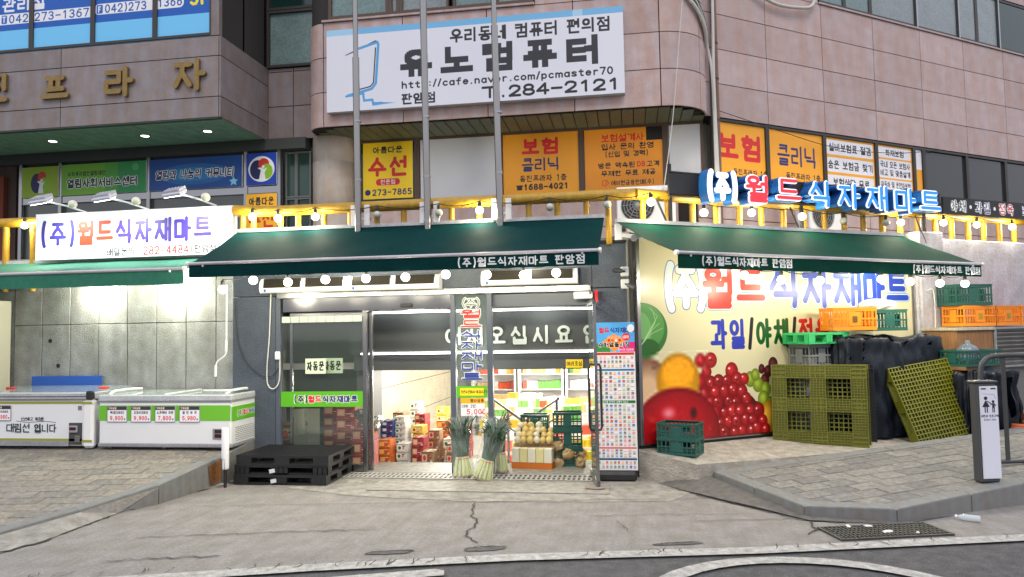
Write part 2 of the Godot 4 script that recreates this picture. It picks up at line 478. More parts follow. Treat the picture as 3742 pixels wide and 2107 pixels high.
func _ready():
	rng.seed = 7
	# ---- camera
	var cam := Camera3D.new()
	cam.name = "camera"
	cam.position = Vector3(0, 2.0, 0)
	cam.rotation = Vector3(atan(103.0 / 1860.0), deg_to_rad(9.0), -0.018)
	cam.fov = 42.6; cam.near = 0.05; cam.far = 400.0
	add_child(cam); cam.current = true
	# ---- sky, exposure
	var we := WorldEnvironment.new()
	we.name = "world_environment"
	var env := Environment.new()
	var sm := ProceduralSkyMaterial.new()
	sm.sky_top_color = Color(0.84, 0.87, 0.93); sm.sky_horizon_color = Color(0.66, 0.65, 0.665)
	sm.sky_curve = 0.25
	sm.ground_bottom_color = Color(0.35, 0.34, 0.34); sm.ground_horizon_color = Color(0.62, 0.6, 0.62)
	sm.energy_multiplier = 1.2
	var sky := Sky.new(); sky.sky_material = sm
	env.background_mode = Environment.BG_SKY; env.sky = sky
	env.tonemap_mode = Environment.TONE_MAPPER_LINEAR; env.tonemap_exposure = 1.7
	env.sdfgi_enabled = true; env.ssao_enabled = true; env.ssil_enabled = true
	we.environment = env; add_child(we)
	# ---- soft light of the overcast evening sky
	var sun := DirectionalLight3D.new()
	sun.name = "sun"
	sun.light_energy = 0.3; sun.light_angular_distance = 25.0; sun.light_color = Color(1.0, 0.96, 0.94)
	sun.rotation = Vector3(deg_to_rad(-52), deg_to_rad(14), 0); sun.shadow_enabled = true
	add_child(sun)
	make_materials()
	make_ground()
	make_building()
	make_terrace()
	make_shop_front()
	make_interior()
	make_awnings()
	make_signs()
	make_lights()
	make_left_side()
	make_right_side()
	make_small_things()

func make_materials():
	G.fine = grain(11, 256, [[0.35, 0.12, 1, 1], [0.12, 0.08, 1, 2], [0.02, 0.06, 1, 3]])
	G.granite = grain(21, 512, [[0.42, 0.13, 1, 1], [0.2, 0.06, 1, 2], [0.012, 0.05, 1, 3], [0.012, 0.025, 6, 3]], Vector3(0.0, 0.05, 0.1))
	G.concrete = grain(31, 512, [[0.3, 0.10, 1, 2], [0.08, 0.08, 1, 3], [0.013, 0.14, 1, 4], [0.022, 0.10, 1, 3]], Vector3(-0.02, 0.0, 0.05))
	G.streak = grain(41, 512, [[0.45, 0.26, 1, 1], [0.2, 0.16, 1, 2], [0.012, 0.07, 5, 3], [0.012, 0.09, 1, 4]], Vector3(0.0, 0.01, 0.03))
	G.asphalt = grain(51, 512, [[0.45, 0.30, 1, 1], [0.2, 0.16, 1, 2], [0.012, 0.14, 1, 3]])
	G.drag = grain(61, 512, [[0.33, 0.10, 1, 1], [0.10, 0.05, 1, 2], [0.05, 0.04, 10, 3], [0.012, 0.055, 1, 4]], Vector3(0.02, 0.02, 0.04))
	G.wood = grain(71, 256, [[0.3, 0.06, 1, 1], [0.12, 0.22, 16, 3]], Vector3(-0.02, 0.0, 0.06))
	G.plaster = grain(81, 512, [[0.25, 0.04, 1, 2], [0.05, 0.07, 1, 3], [0.03, 0.06, 6, 3], [0.012, 0.10, 1, 4]], Vector3(-0.02, 0.0, 0.03))
	G.nf = bump(5, 256, 0.2, 3, 6.0)
	G.nc = bump(6, 256, 0.07, 4, 8.0)
	G.na = bump(7, 256, 0.35, 2, 10.0)
	M.pink = []
	for k in [1.0, 0.93, 1.06, 0.97]:
		M.pink.append(surf(0.43 * k, 0.318 * k, 0.298 * k, G.granite, 0.55, 0.62, G.nf, 0.08))
	M.taupe = []
	for k in [1.0, 0.92, 1.07]:
		M.taupe.append(surf(0.20 * k, 0.165 * k, 0.162 * k, G.granite, 0.55, 0.55, G.nf, 0.08))
	M.joint = mat(0.03, 0.026, 0.025, 0.9)
	M.concrete_wall = surf(0.30, 0.298, 0.285, G.streak, 0.5, 0.9, G.na, 0.12)
	M.platform = surf(0.30, 0.275, 0.235, G.concrete, 0.6, 0.9, G.nf, 0.3)
	M.drive = surf(0.19, 0.176, 0.163, G.drag, 0.42, 0.9, G.nf, 0.2)
	M.drive2 = surf(0.225, 0.212, 0.19, G.concrete, 0.5, 0.9, G.nf, 0.2)
	M.asphalt = surf(0.095, 0.092, 0.094, G.asphalt, 0.9, 0.9, G.na, 0.8)
	M.rough_asphalt = surf(0.155, 0.145, 0.136, G.asphalt, 1.3, 0.95, G.na, 1.2)
	M.crack_and_rim_shade = mat(0.035, 0.032, 0.03, 0.95)
	M.paint = surf(0.33, 0.32, 0.30, G.concrete, 1.1, 0.8, G.nf, 0.5)
	M.kerb = surf(0.155, 0.155, 0.15, G.granite, 1.4, 0.8, G.nf, 0.15)
	M.paver = []
	for k in [[0.21, 0.188, 0.155], [0.19, 0.172, 0.144], [0.23, 0.205, 0.168], [0.172, 0.16, 0.14], [0.20, 0.184, 0.16]]:
		M.paver.append(surf(k[0], k[1], k[2], G.concrete, 1.3, 0.92, G.nf, 0.5))
	M.paver_r = []
	for k in [[0.175, 0.166, 0.152], [0.158, 0.152, 0.141], [0.19, 0.18, 0.163], [0.142, 0.137, 0.13]]:
		M.paver_r.append(surf(k[0], k[1], k[2], G.concrete, 1.3, 0.92, G.nf, 0.5))
	M.sand = surf(0.055, 0.05, 0.043, G.concrete, 2.0, 0.95)
	M.grey_wall = surf(0.058, 0.072, 0.098, G.fine, 0.7, 0.55, G.nf, 0.15)
	M.plaster = surf(0.36, 0.34, 0.37, G.plaster, 0.55, 0.85, G.nf, 0.12)
	M.steel = mat(0.32, 0.32, 0.32, 0.26, 1.0)
	M.mirror = mat(0.20, 0.20, 0.21, 0.16, 1.0)
	M.pole = mat(0.27, 0.255, 0.24, 0.16, 1.0)
	M.frame_dark = mat(0.028, 0.024, 0.022, 0.5)
	M.frame_brown = mat(0.075, 0.045, 0.033, 0.55)
	M.frame_grey = mat(0.07, 0.085, 0.115, 0.45)
	M.yellow = surf(0.38, 0.215, 0.010, G.plaster, 0.9, 0.45, G.nf, 0.2)
	M.black = mat(0.012, 0.012, 0.013, 0.55)
	M.black_plastic = surf(0.012, 0.0125, 0.0135, G.fine, 1.0, 0.42)
	M.white_plastic = mat(0.66, 0.67, 0.68, 0.4)
	M.white_paint = mat(0.72, 0.72, 0.72, 0.45)
	M.grey_plastic = mat(0.22, 0.23, 0.25, 0.5)
	M.awning = surf(0.002, 0.027, 0.028, G.fine, 1.2, 0.8, G.nf, 0.2)
	M.awning_l = surf(0.014, 0.14, 0.085, G.fine, 1.2, 0.8, G.nf, 0.2)
	M.awning_r = surf(0.004, 0.043, 0.029, G.fine, 1.2, 0.8, G.nf, 0.2)
	for aw in [M.awning, M.awning_r]: aw.metallic_specular = 0.15
	M.glass = clear_mat(0.3, 0.45, 0.38, 0.07)
	M.glass_door = clear_mat(0.08, 0.12, 0.10, 0.08)
	M.pane_dark = mat(0.008, 0.030, 0.026, 0.08)
	M.pane_frost = surf(0.135, 0.205, 0.20, G.fine, 0.4, 0.22)
	M.pane_grey = surf(0.20, 0.235, 0.245, G.fine, 0.4, 0.22)
	M.pane_deep = mat(0.03, 0.035, 0.037, 0.06)
	M.soffit_green = surf(0.17, 0.33, 0.22, G.plaster, 0.5, 0.6)
	M.soffit_slat = surf(0.125, 0.14, 0.085, G.fine, 0.8, 0.55)
	M.wire = mat(0.018, 0.018, 0.018, 0.6)
	M.wire_white = mat(0.55, 0.55, 0.52, 0.6)
	M.card = surf(0.30, 0.19, 0.10, G.wood, 1.5, 0.85)
	M.wood = surf(0.20, 0.095, 0.035, G.wood, 1.2, 0.7)
	M.bronze = surf(0.24, 0.155, 0.05, G.fine, 1.0, 0.42, G.nf, 0.3, 0.55)
	M.olive = surf(0.135, 0.14, 0.008, G.fine, 1.0, 0.5)
	M.tarp = surf(0.006, 0.009, 0.016, G.fine, 1.0, 0.46, G.nf, 0.2)
	M.tarp.metallic_specular = 0.35
	M.crate_green = mat(0.008, 0.075, 0.06, 0.45)
	M.crate_orange = mat(0.72, 0.22, 0.008, 0.42)

# flat outline on the ground (x, z) lifted by height(x, z)
func sheet(poly: Array, height: Callable, cell := 0.0) -> MB:
	var mb := MB.new()
	var pieces := []
	var pv := PackedVector2Array(poly)
	if cell > 0.0:
		var r := Rect2(pv[0], Vector2.ZERO)
		for p in pv: r = r.expand(p)
		var x := r.position.x
		while x < r.end.x:
			var z := r.position.y
			while z < r.end.y:
				for q in Geometry2D.intersect_polygons(pv, PackedVector2Array([Vector2(x, z), Vector2(x + cell, z), Vector2(x + cell, z + cell), Vector2(x, z + cell)])):
					pieces.append(q)
				z += cell
			x += cell
	else:
		pieces.append(pv)
	for q in pieces:
		var ids := Geometry2D.triangulate_polygon(q)
		for i in range(0, ids.size(), 3):
			var v := []
			for j in 3:
				var p: Vector2 = q[ids[i + j]]
				v.append(Vector3(p.x, height.call(p.x, p.y), p.y))
			mb.tri(v[0], v[1], v[2], (v[0] + v[1] + v[2]) / 3.0 - Vector3(0, 1, 0))
	return mb
# a jagged thin ribbon along points (x, z)
func ribbon(pts: Array, w: float, y: float, jag := 0.02) -> MB:
	var mb := MB.new()
	var fine := []
	for i in pts.size() - 1:
		var n := maxi(2, int(pts[i].distance_to(pts[i + 1]) / 0.07))
		for k in n:
			var p: Vector2 = pts[i].lerp(pts[i + 1], float(k) / n)
			fine.append(p + Vector2(rng.randf_range(-jag, jag), rng.randf_range(-jag, jag)))
	fine.append(pts[-1])
	var prev := []
	for i in fine.size():
		var d: Vector2 = (fine[mini(i + 1, fine.size() - 1)] - fine[maxi(i - 1, 0)]).normalized().orthogonal()
		var ww := w * (rng.randf_range(0.35, 1.0) if jag > 0.0 else 1.0) * (0.2 if jag > 0.0 and (i == 0 or i == fine.size() - 1) else 1.0)
		var a: Vector2 = fine[i] + d * ww * 0.5; var b: Vector2 = fine[i] - d * ww * 0.5
		var va := Vector3(a.x, y, a.y); var vb := Vector3(b.x, y, b.y)
		if prev:
			mb.quad(prev[0], prev[1], vb, va, (va + vb) * 0.5 - Vector3(0, 1, 0))
		prev = [va, vb]
	return mb
func left_h(_x: float, z: float) -> float: return clampf(0.36 - 0.12 * (z + 9.5), 0.0, 0.46)
func right_h(x: float, z: float) -> float: return 0.15 + 0.0293 * (x - 1.01) - 0.0601 * (z + 9.68)
# paving stones laid in running bond over an outline, each its own piece
func pave(parent: Node, poly: PackedVector2Array, hf: Callable, dir: float, lx: float, lz: float, gap: float, ms: Array, most := 300):
	var ax := Vector2(cos(dir), -sin(dir)); var az := Vector2(sin(dir), cos(dir))
	var r := Rect2(Vector2(poly[0].dot(ax), poly[0].dot(az)), Vector2.ZERO)
	for p in poly: r = r.expand(Vector2(p.dot(ax), p.dot(az)))
	var row := 0
	var found := []
	var b := r.position.y
	while b < r.end.y:
		var a := r.position.x - (lx * 0.5 if row % 2 else 0.0)
		while a < r.end.x:
			var c := []
			for k in [[0, 0], [1, 0], [1, 1], [0, 1]]:
				c.append(ax * (a + gap * 0.5 + k[0] * (lx - gap)) + az * (b + gap * 0.5 + k[1] * (lz - gap)))
			for q in Geometry2D.intersect_polygons(poly, PackedVector2Array(c)):
				if q.size() >= 3: found.append(q)
			a += lx
		b += lz; row += 1
	found.sort_custom(func(p, q): return (p[0] as Vector2).length() < (q[0] as Vector2).length())
	var rest := MB.new(); var extra := false
	for i in found.size():
		var q: PackedVector2Array = found[i]
		var mid := Vector2.ZERO
		for p in q: mid += p / q.size()
		var dy := rng.randf_range(-0.003, 0.004); var tx := rng.randf_range(-0.012, 0.012); var tz := rng.randf_range(-0.012, 0.012)
		var mb := MB.new() if i < most else rest
		var top := []; var rim := []
		for p in q:
			var e := mid + (p - mid) * 0.965
			var lift := dy + (p.x - mid.x) * tx + (p.y - mid.y) * tz
			top.append(Vector3(e.x, hf.call(e.x, e.y) + 0.026 + lift, e.y))
			rim.append(Vector3(p.x, hf.call(p.x, p.y) + 0.018 + lift, p.y))
		var cen := Vector3(mid.x, hf.call(mid.x, mid.y) - 0.3, mid.y)
		for k in q.size():
			var j := (k + 1) % q.size()
			if k > 0 and j > 0: mb.tri(top[0], top[k], top[j], cen)
			mb.quad(top[k], top[j], rim[j], rim[k], cen)
			mb.quad(rim[k], rim[j], rim[j] - Vector3(0, 0.03, 0), rim[k] - Vector3(0, 0.03, 0), cen)
		if i < most: part(parent, "paving_stone", mb, ms[rng.randi() % ms.size()])
		else: extra = true
	if extra:
		part(parent, "far_paving_stones", rest, ms[0]).set_meta("kind", "stuff")

func make_ground():
	# one sheet of ground to the horizon, open only where the shop goes down below street level
	var g := MB.new()
	var flat := func(_x, _z): return -0.008
	for r in [[-200, -10.25, 200, 160], [-200, -200, -5.9, -10.25], [3.2, -200, 200, -10.25], [-5.9, -200, 3.2, -24.0]]:
		g.quad(Vector3(r[0], -0.008, r[1]), Vector3(r[2], -0.008, r[1]), Vector3(r[2], -0.008, r[3]), Vector3(r[0], -0.008, r[3]), Vector3(r[0], -5, r[1]))
	structure("road", g, M.asphalt)
	# concrete apron in front of the shop, sloped fillet towards the left kerb
	var V := func(a: Array) -> Array:
		var o := []
		for i in range(0, a.size(), 2): o.append(Vector2(a[i], a[i + 1]))
		return o
	var zero := func(_x, _z): return 0.0
	var apron := structure("driveway", sheet(V.call([-5.8, -10.24, -5.8, -9.3, -5.25, -9.55, -5.55, -8.74, -5.78, -7.7, -5.75, -6.53, -5.85, -6.17, -6.3, -5.1, -4.16, -5.68, -2.72, -6.14, -1.05, -6.59, 1.06, -7.0, 3.7, -7.68, 5.0, -8.0, 5.2, -9.4, 1.3, -9.9, 0.9, -10.12, 0.1, -10.12, 0.1, -10.24]), zero), M.drive)
	part(apron, "landing_strip", sheet(V.call([-5.2, -10.2, -5.2, -9.4, -3.4, -8.75, -1.8, -8.56, 0.4, -8.75, 1.0, -9.8, 0.8, -10.12, 0.0, -10.12, 0.0, -10.2]), func(_x, _z): return 0.004), M.drive2)
	var fil := MB.new()
	var ko := V.call([-5.46, -9.3, -5.59, -8.15, -5.97, -7.32, -6.34, -6.68, -7.1, -5.6])
	var cr := V.call([-5.3, -9.3, -5.55, -8.74, -5.78, -7.7, -5.75, -6.53, -6.1, -5.35])
	for i in 4:
		var q := [Vector3(ko[i].x, left_h(0, ko[i].y) if i > 0 else 0.02, ko[i].y), Vector3(ko[i + 1].x, left_h(0, ko[i + 1].y), ko[i + 1].y), Vector3(cr[i + 1].x, 0.006, cr[i + 1].y), Vector3(cr[i].x, 0.006, cr[i].y)]
		fil.quad(q[0], q[1], q[2], q[3], q[0] - Vector3(0, 3, 0))
	part(apron, "cement_fillet", fil, M.drive2)
	# cracks, seams and worn-out holes with painted rim shade in the concrete
	for c in [[[-5.3, -9.45, -5.55, -8.76, -5.78, -7.72, -5.76, -6.55, -6.1, -5.4], 0.05, 0.03], [[-5.2, -8.05, -1.81, -8.55, 1.84, -9.08], 0.012, 0.004], [[-1.85, -8.5, -1.75, -8.0, -1.62, -7.55, -1.66, -7.2, -1.45, -6.9], 0.022, 0.03], [[-4.9, -6.75, -4.2, -6.95, -3.3, -7.15, -2.6, -7.3], 0.02, 0.03], [[-4.7, -6.05, -4.1, -6.2, -3.7, -6.3], 0.025, 0.03], [[-0.5, -8.0, 0.3, -8.15, 1.1, -8.2], 0.012, 0.02], [[-0.2, -7.9, -0.05, -7.4], 0.010, 0.03], [[0.6, -7.9, 1.5, -8.05, 2.3, -8.25], 0.014, 0.02], [[1.6, -7.45, 1.72, -7.7, 1.75, -8.0], 0.03, 0.03]]:
		part(apron, "crack_and_rim_shade", ribbon(V.call(c[0]), c[1], 0.010, c[2]), M.crack_and_rim_shade)
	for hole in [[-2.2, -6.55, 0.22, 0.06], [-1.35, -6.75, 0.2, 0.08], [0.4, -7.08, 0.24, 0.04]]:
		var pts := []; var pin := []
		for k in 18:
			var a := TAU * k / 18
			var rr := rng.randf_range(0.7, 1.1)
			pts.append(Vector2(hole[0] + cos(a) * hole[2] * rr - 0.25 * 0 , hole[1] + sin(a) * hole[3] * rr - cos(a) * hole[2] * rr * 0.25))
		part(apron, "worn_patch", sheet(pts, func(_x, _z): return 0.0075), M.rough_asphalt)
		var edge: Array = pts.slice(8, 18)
		part(apron, "crack_and_rim_shade", ribbon(edge, 0.022, 0.010, 0.012), M.crack_and_rim_shade)  # shade painted as a dark ribbon along the far rim of the hole
	var ramp := func(x: float, z: float) -> float:
		var q := Geometry2D.get_closest_point_to_segment(Vector2(x, z), Vector2(0.85, -9.75), Vector2(1.78, -8.15))
		var d := q.distance_to(Vector2(x, z)); var up := clampf((q.y + 8.1) / -1.5, 0.1, 1.0)
		return 0.008 + 0.12 * up * pow(clampf(1.0 - d / 0.5, 0.0, 1.0), 1.3)
	part(apron, "rough_patch", sheet(V.call([0.82, -9.66, 1.02, -9.62, 1.76, -8.18, 2.6, -8.05, 3.3, -8.4, 2.6, -7.95, 1.75, -8.0, 1.05, -8.75, 0.6, -9.3, 0.3, -9.75, 0.45, -9.84]), ramp, 0.12), M.rough_asphalt)
	part(apron, "crack_and_rim_shade", ribbon(V.call([0.5, -9.4, 0.62, -9.28, 1.05, -8.75, 1.7, -8.02, 2.2, -7.96]), 0.028, 0.012, 0.03), M.crack_and_rim_shade)
	part(apron, "steel_plate", MB.new().bb(-3.35, 0.006, -9.62, -0.3, 0.016, -9.05), surf(0.24, 0.225, 0.20, G.concrete, 0.8, 0.6))
	# road markings, each its own sheet of worn paint
	var line := structure("road_edge_line", ribbon(V.call([-9.0, -4.2, -6.2, -5.05, -4.16, -5.6, -2.72, -6.06, -1.05, -6.51, 1.06, -6.92, 3.5, -7.55, 9.0, -9.1]), 0.19, 0.012, 0.0), M.paint)
	for k in 46:
		var x := rng.randf_range(-5.5, 4.0)
		var z := -6.51 - 0.235 * (x + 1.05) - (0.03 if absf(x) > 2.5 else 0.0)
		part(line, "crack_and_rim_shade", ribbon([Vector2(x, z - 0.09), Vector2(x + rng.randf_range(-0.05, 0.05), z), Vector2(x + rng.randf_range(-0.06, 0.06), z + 0.09)], 0.012, 0.016, 0.015), M.crack_and_rim_shade)
	structure("road_marking", sheet(V.call([-2.75, -5.62, -2.5, -5.83, -1.66, -6.13, -1.58, -6.1, -1.55, -5.98, -2.2, -5.74, -2.25, -5.55]), func(_x, _z): return 0.012), M.paint)
	var arc := []
	for k in 25:
		var a := lerpf(-0.15, 1.12, k / 24.0) * PI
		arc.append(Vector2(1.35 + 1.25 * cos(a), -5.55 - 1.12 * sin(a)))
	structure("road_marking", ribbon(arc, 0.17, 0.012, 0.0), M.paint)
	# ---- left pavement
	var lp := V.call([-5.62, -10.6, -5.62, -9.3, -5.78, -8.15, -6.15, -7.32, -6.52, -6.68, -7.4, -5.5, -13, -5.5, -13, -10.6])
	var pavement := structure("left_pavement", sheet(lp, func(x, z): return left_h(x, z) - 0.004, 1.0), M.sand)
	pave(pavement, PackedVector2Array(lp), left_h, deg_to_rad(6.0), 0.42, 0.21, 0.012, M.paver)
	var lk := V.call([-5.46, -10.2, -5.46, -9.3, -5.59, -8.15, -5.97, -7.32, -6.34, -6.68, -7.2, -5.5])
	kerb_row(pavement, lk, left_h, 0.17, 1.0, 0.0)
	var rs := MB.new(); rs.quad(Vector3(-5.45, 0.06, -9.27), Vector3(-5.472, 0.03, -9.06), Vector3(-5.478, 0.29, -9.02), Vector3(-5.45, 0.34, -9.28), Vector3(-6.5, 0.2, -9.1)); part(pavement, "rust_stain", rs, surf(0.17, 0.065, 0.016, G.concrete, 1.5, 0.9))
	# ---- right pavement
	var rp := V.call([1.12, -9.46, 1.88, -8.32, 2.58, -8.24, 4.4, -9.25, 8.0, -11.3, 12.0, -13.6, 12.0, -15.0, 7.0, -12.4, 3.42, -10.6, 2.15, -10.05, 1.12, -9.56])
	var pr := structure("right_pavement", sheet(rp, func(x, z): return right_h(x, z) - 0.004, 1.0), M.sand)
	pave(pr, PackedVector2Array(rp), right_h, deg_to_rad(26.0), 0.36, 0.24, 0.013, M.paver_r)
	var rk := V.call([0.98, -9.66, 1.74, -8.2, 2.6, -8.06, 4.4, -9.05, 8.0, -11.1, 12.0, -13.4])
	kerb_row(pr, rk, right_h, 0.18, -1.0, 0.0)
	var strip := V.call([0.82, -10.1, 2.18, -10.72, 3.54, -11.45, 7.0, -13.4])
	# ---- raised concrete platform along the mural wall
	var pm := MB.new()
	var A := [Vector3(0.07, 0.36, -10.08), Vector3(0.79, 0.27, -9.6), Vector3(2.09, 0.27, -10.25), Vector3(3.35, 0.29, -10.82), Vector3(7.0, 0.44, -12.6)]
	var B := [Vector3(0.08, 0.372, -10.2), Vector3(0.8, 0.375, -10.66), Vector3(2.0, 0.375, -11.45), Vector3(3.4, 0.38, -12.36), Vector3(7.0, 0.42, -14.75)]
	for i in 4:
		pm.quad(A[i], A[i + 1], B[i + 1], B[i], A[i] - Vector3(0, 2, 0))
		var dn := func(v: Vector3) -> Vector3: return Vector3(v.x, -0.01, v.z)
		pm.quad(A[i], A[i + 1], dn.call(A[i + 1]), dn.call(A[i]), A[i] - Vector3(0, 0, 5))
	structure("loading_platform", pm, M.platform)
	kerb_row(pr, [Vector2(0.98, -9.69), Vector2(2.09, -10.24), Vector2(3.35, -10.81), Vector2(6.9, -12.55)], func(x, z): return right_h(x, z) + 0.004, 0.2, 1.0, 0.0)

# kerb stones set end to end along points; the path is the street edge, the stones lie to its inner side
func kerb_row(parent: Node, pts: Array, hf: Callable, w: float, side: float, _y: float):
	for i in pts.size() - 1:
		var a: Vector2 = pts[i]; var b: Vector2 = pts[i + 1]
		var n := maxi(1, roundi(a.distance_to(b) / 0.95))
		var nd := (b - a).normalized().orthogonal() * side
		for k in n:
			var p := a.lerp(b, (k + 0.006) / n); var q := a.lerp(b, (k + 0.994) / n)
			var mb := MB.new()
			var t := []; var u := []
			for c in [p, q, q - nd * w, p - nd * w]:
				t.append(Vector3(c.x, hf.call(c.x, c.y) + 0.03, c.y)); u.append(Vector3(c.x, -0.012, c.y))
			var cen: Vector3 = (t[0] + t[2] + u[0] + u[2]) * 0.25
			var e := []
			for j in 4: e.append(t[j] + (cen - t[j]) * Vector3(0.06, 0, 0.06))
			for j in 4: t[j].y -= 0.012
			mb.quad(e[0], e[1], e[2], e[3], cen)
			for j in 4:
				var jj := (j + 1) % 4
				mb.quad(e[j], e[jj], t[jj], t[j], cen); mb.quad(t[j], t[jj], u[jj], u[j], cen)
			part(parent, "kerb_stone", mb, M.kerb)

# ---------------------------------------------------------------- the building behind and above the shop
# one cladding panel that follows plan points (x, z) from left to right
func panel(parent: Node, called: String, pts: Array, y0: float, y1: float, th: float, m: Material, gap := 0.015) -> void:
	var mb := MB.new()
	var p: Array = pts.duplicate()
	var g := gap * 0.5
	p[0] = p[0] + (p[1] - p[0]).normalized() * g
	p[-1] = p[-1] + (p[-2] - p[-1]).normalized() * g
	var o := []
	for i in p.size():
		var d: Vector2 = (p[mini(i + 1, p.size() - 1)] - p[maxi(i - 1, 0)]).normalized()
		o.append(p[i] - d.orthogonal() * th)
	y0 += g; y1 -= g
	var V := func(v: Vector2, y: float) -> Vector3: return Vector3(v.x, y, v.y)
	if p.size() > 2: mb.st.set_smooth_group(1)
	for i in p.size() - 1:
		var mid: Vector3 = V.call((p[i] + p[i + 1]) * 0.5, (y0 + y1) * 0.5)
		mb.quad(V.call(o[i], y0), V.call(o[i + 1], y0), V.call(o[i + 1], y1), V.call(o[i], y1), mid)
	mb.st.set_smooth_group(-1)
	for i in p.size() - 1:
		var mid: Vector3 = V.call((p[i] + p[i + 1] + o[i] + o[i + 1]) * 0.25, (y0 + y1) * 0.5)
		for y in [y0, y1]:
			mb.quad(V.call(p[i], y), V.call(p[i + 1], y), V.call(o[i + 1], y), V.call(o[i], y), mid)
	for e in [0, -1]:
		var inn: Vector3 = V.call(p[1] if e == 0 else p[-2], (y0 + y1) * 0.5)
		mb.quad(V.call(p[e], y0), V.call(o[e], y0), V.call(o[e], y1), V.call(p[e], y1), inn)
	part(parent, called, mb, m)
func pick(a: Array) -> Material: return a[rng.randi() % a.size()]
# rows x columns of flat panels in a frame (x along, y up, z out)
func clad(parent: Node, tr: Transform3D, xs: Array, ys: Array, ms: Array, skip := []):
	for i in xs.size() - 1:
		for j in ys.size() - 1:
			if [i, j] in skip: continue
			var a := tr * Vector3(xs[i], 0, 0); var b := tr * Vector3(xs[i + 1], 0, 0)
			panel(parent, "panel", [Vector2(a.x, a.z), Vector2(b.x, b.z)], ys[j], ys[j + 1], 0.03, pick(ms))
# window: frame with panes; xs are the mullion positions
func glaze(parent: Node, tr: Transform3D, xs: Array, y0: float, y1: float, fm: Material, pms: Array, fw := 0.05, depth := 0.08, wide_frames := []):
	for i in xs.size() - 1:
		var a: float = xs[i]; var b: float = xs[i + 1]
		var mb := MB.new()
		var fww := fw
		for r in [[a, y0, b, y0 + fww], [a, y1 - fww, b, y1], [a, y0 + fww, a + fww, y1 - fww], [b - fww, y0 + fww, b, y1 - fww]]:
			mb.bb(r[0] + 0.001, r[1], -depth, r[2] - 0.001, r[3], 0.0)
		var f := part(parent, "window", mb, wide_frames[i] if i < wide_frames.size() and wide_frames[i] else fm)
		f.transform = tr
		part(f, "pane", MB.new().bb(a + fww, y0 + fww, -depth * 0.6 - 0.006, b - fww, y1 - fww, -depth * 0.6), pms[i % pms.size()])
func at_z(z: float) -> Transform3D: return Transform3D(Basis(), Vector3(0, 0, z))

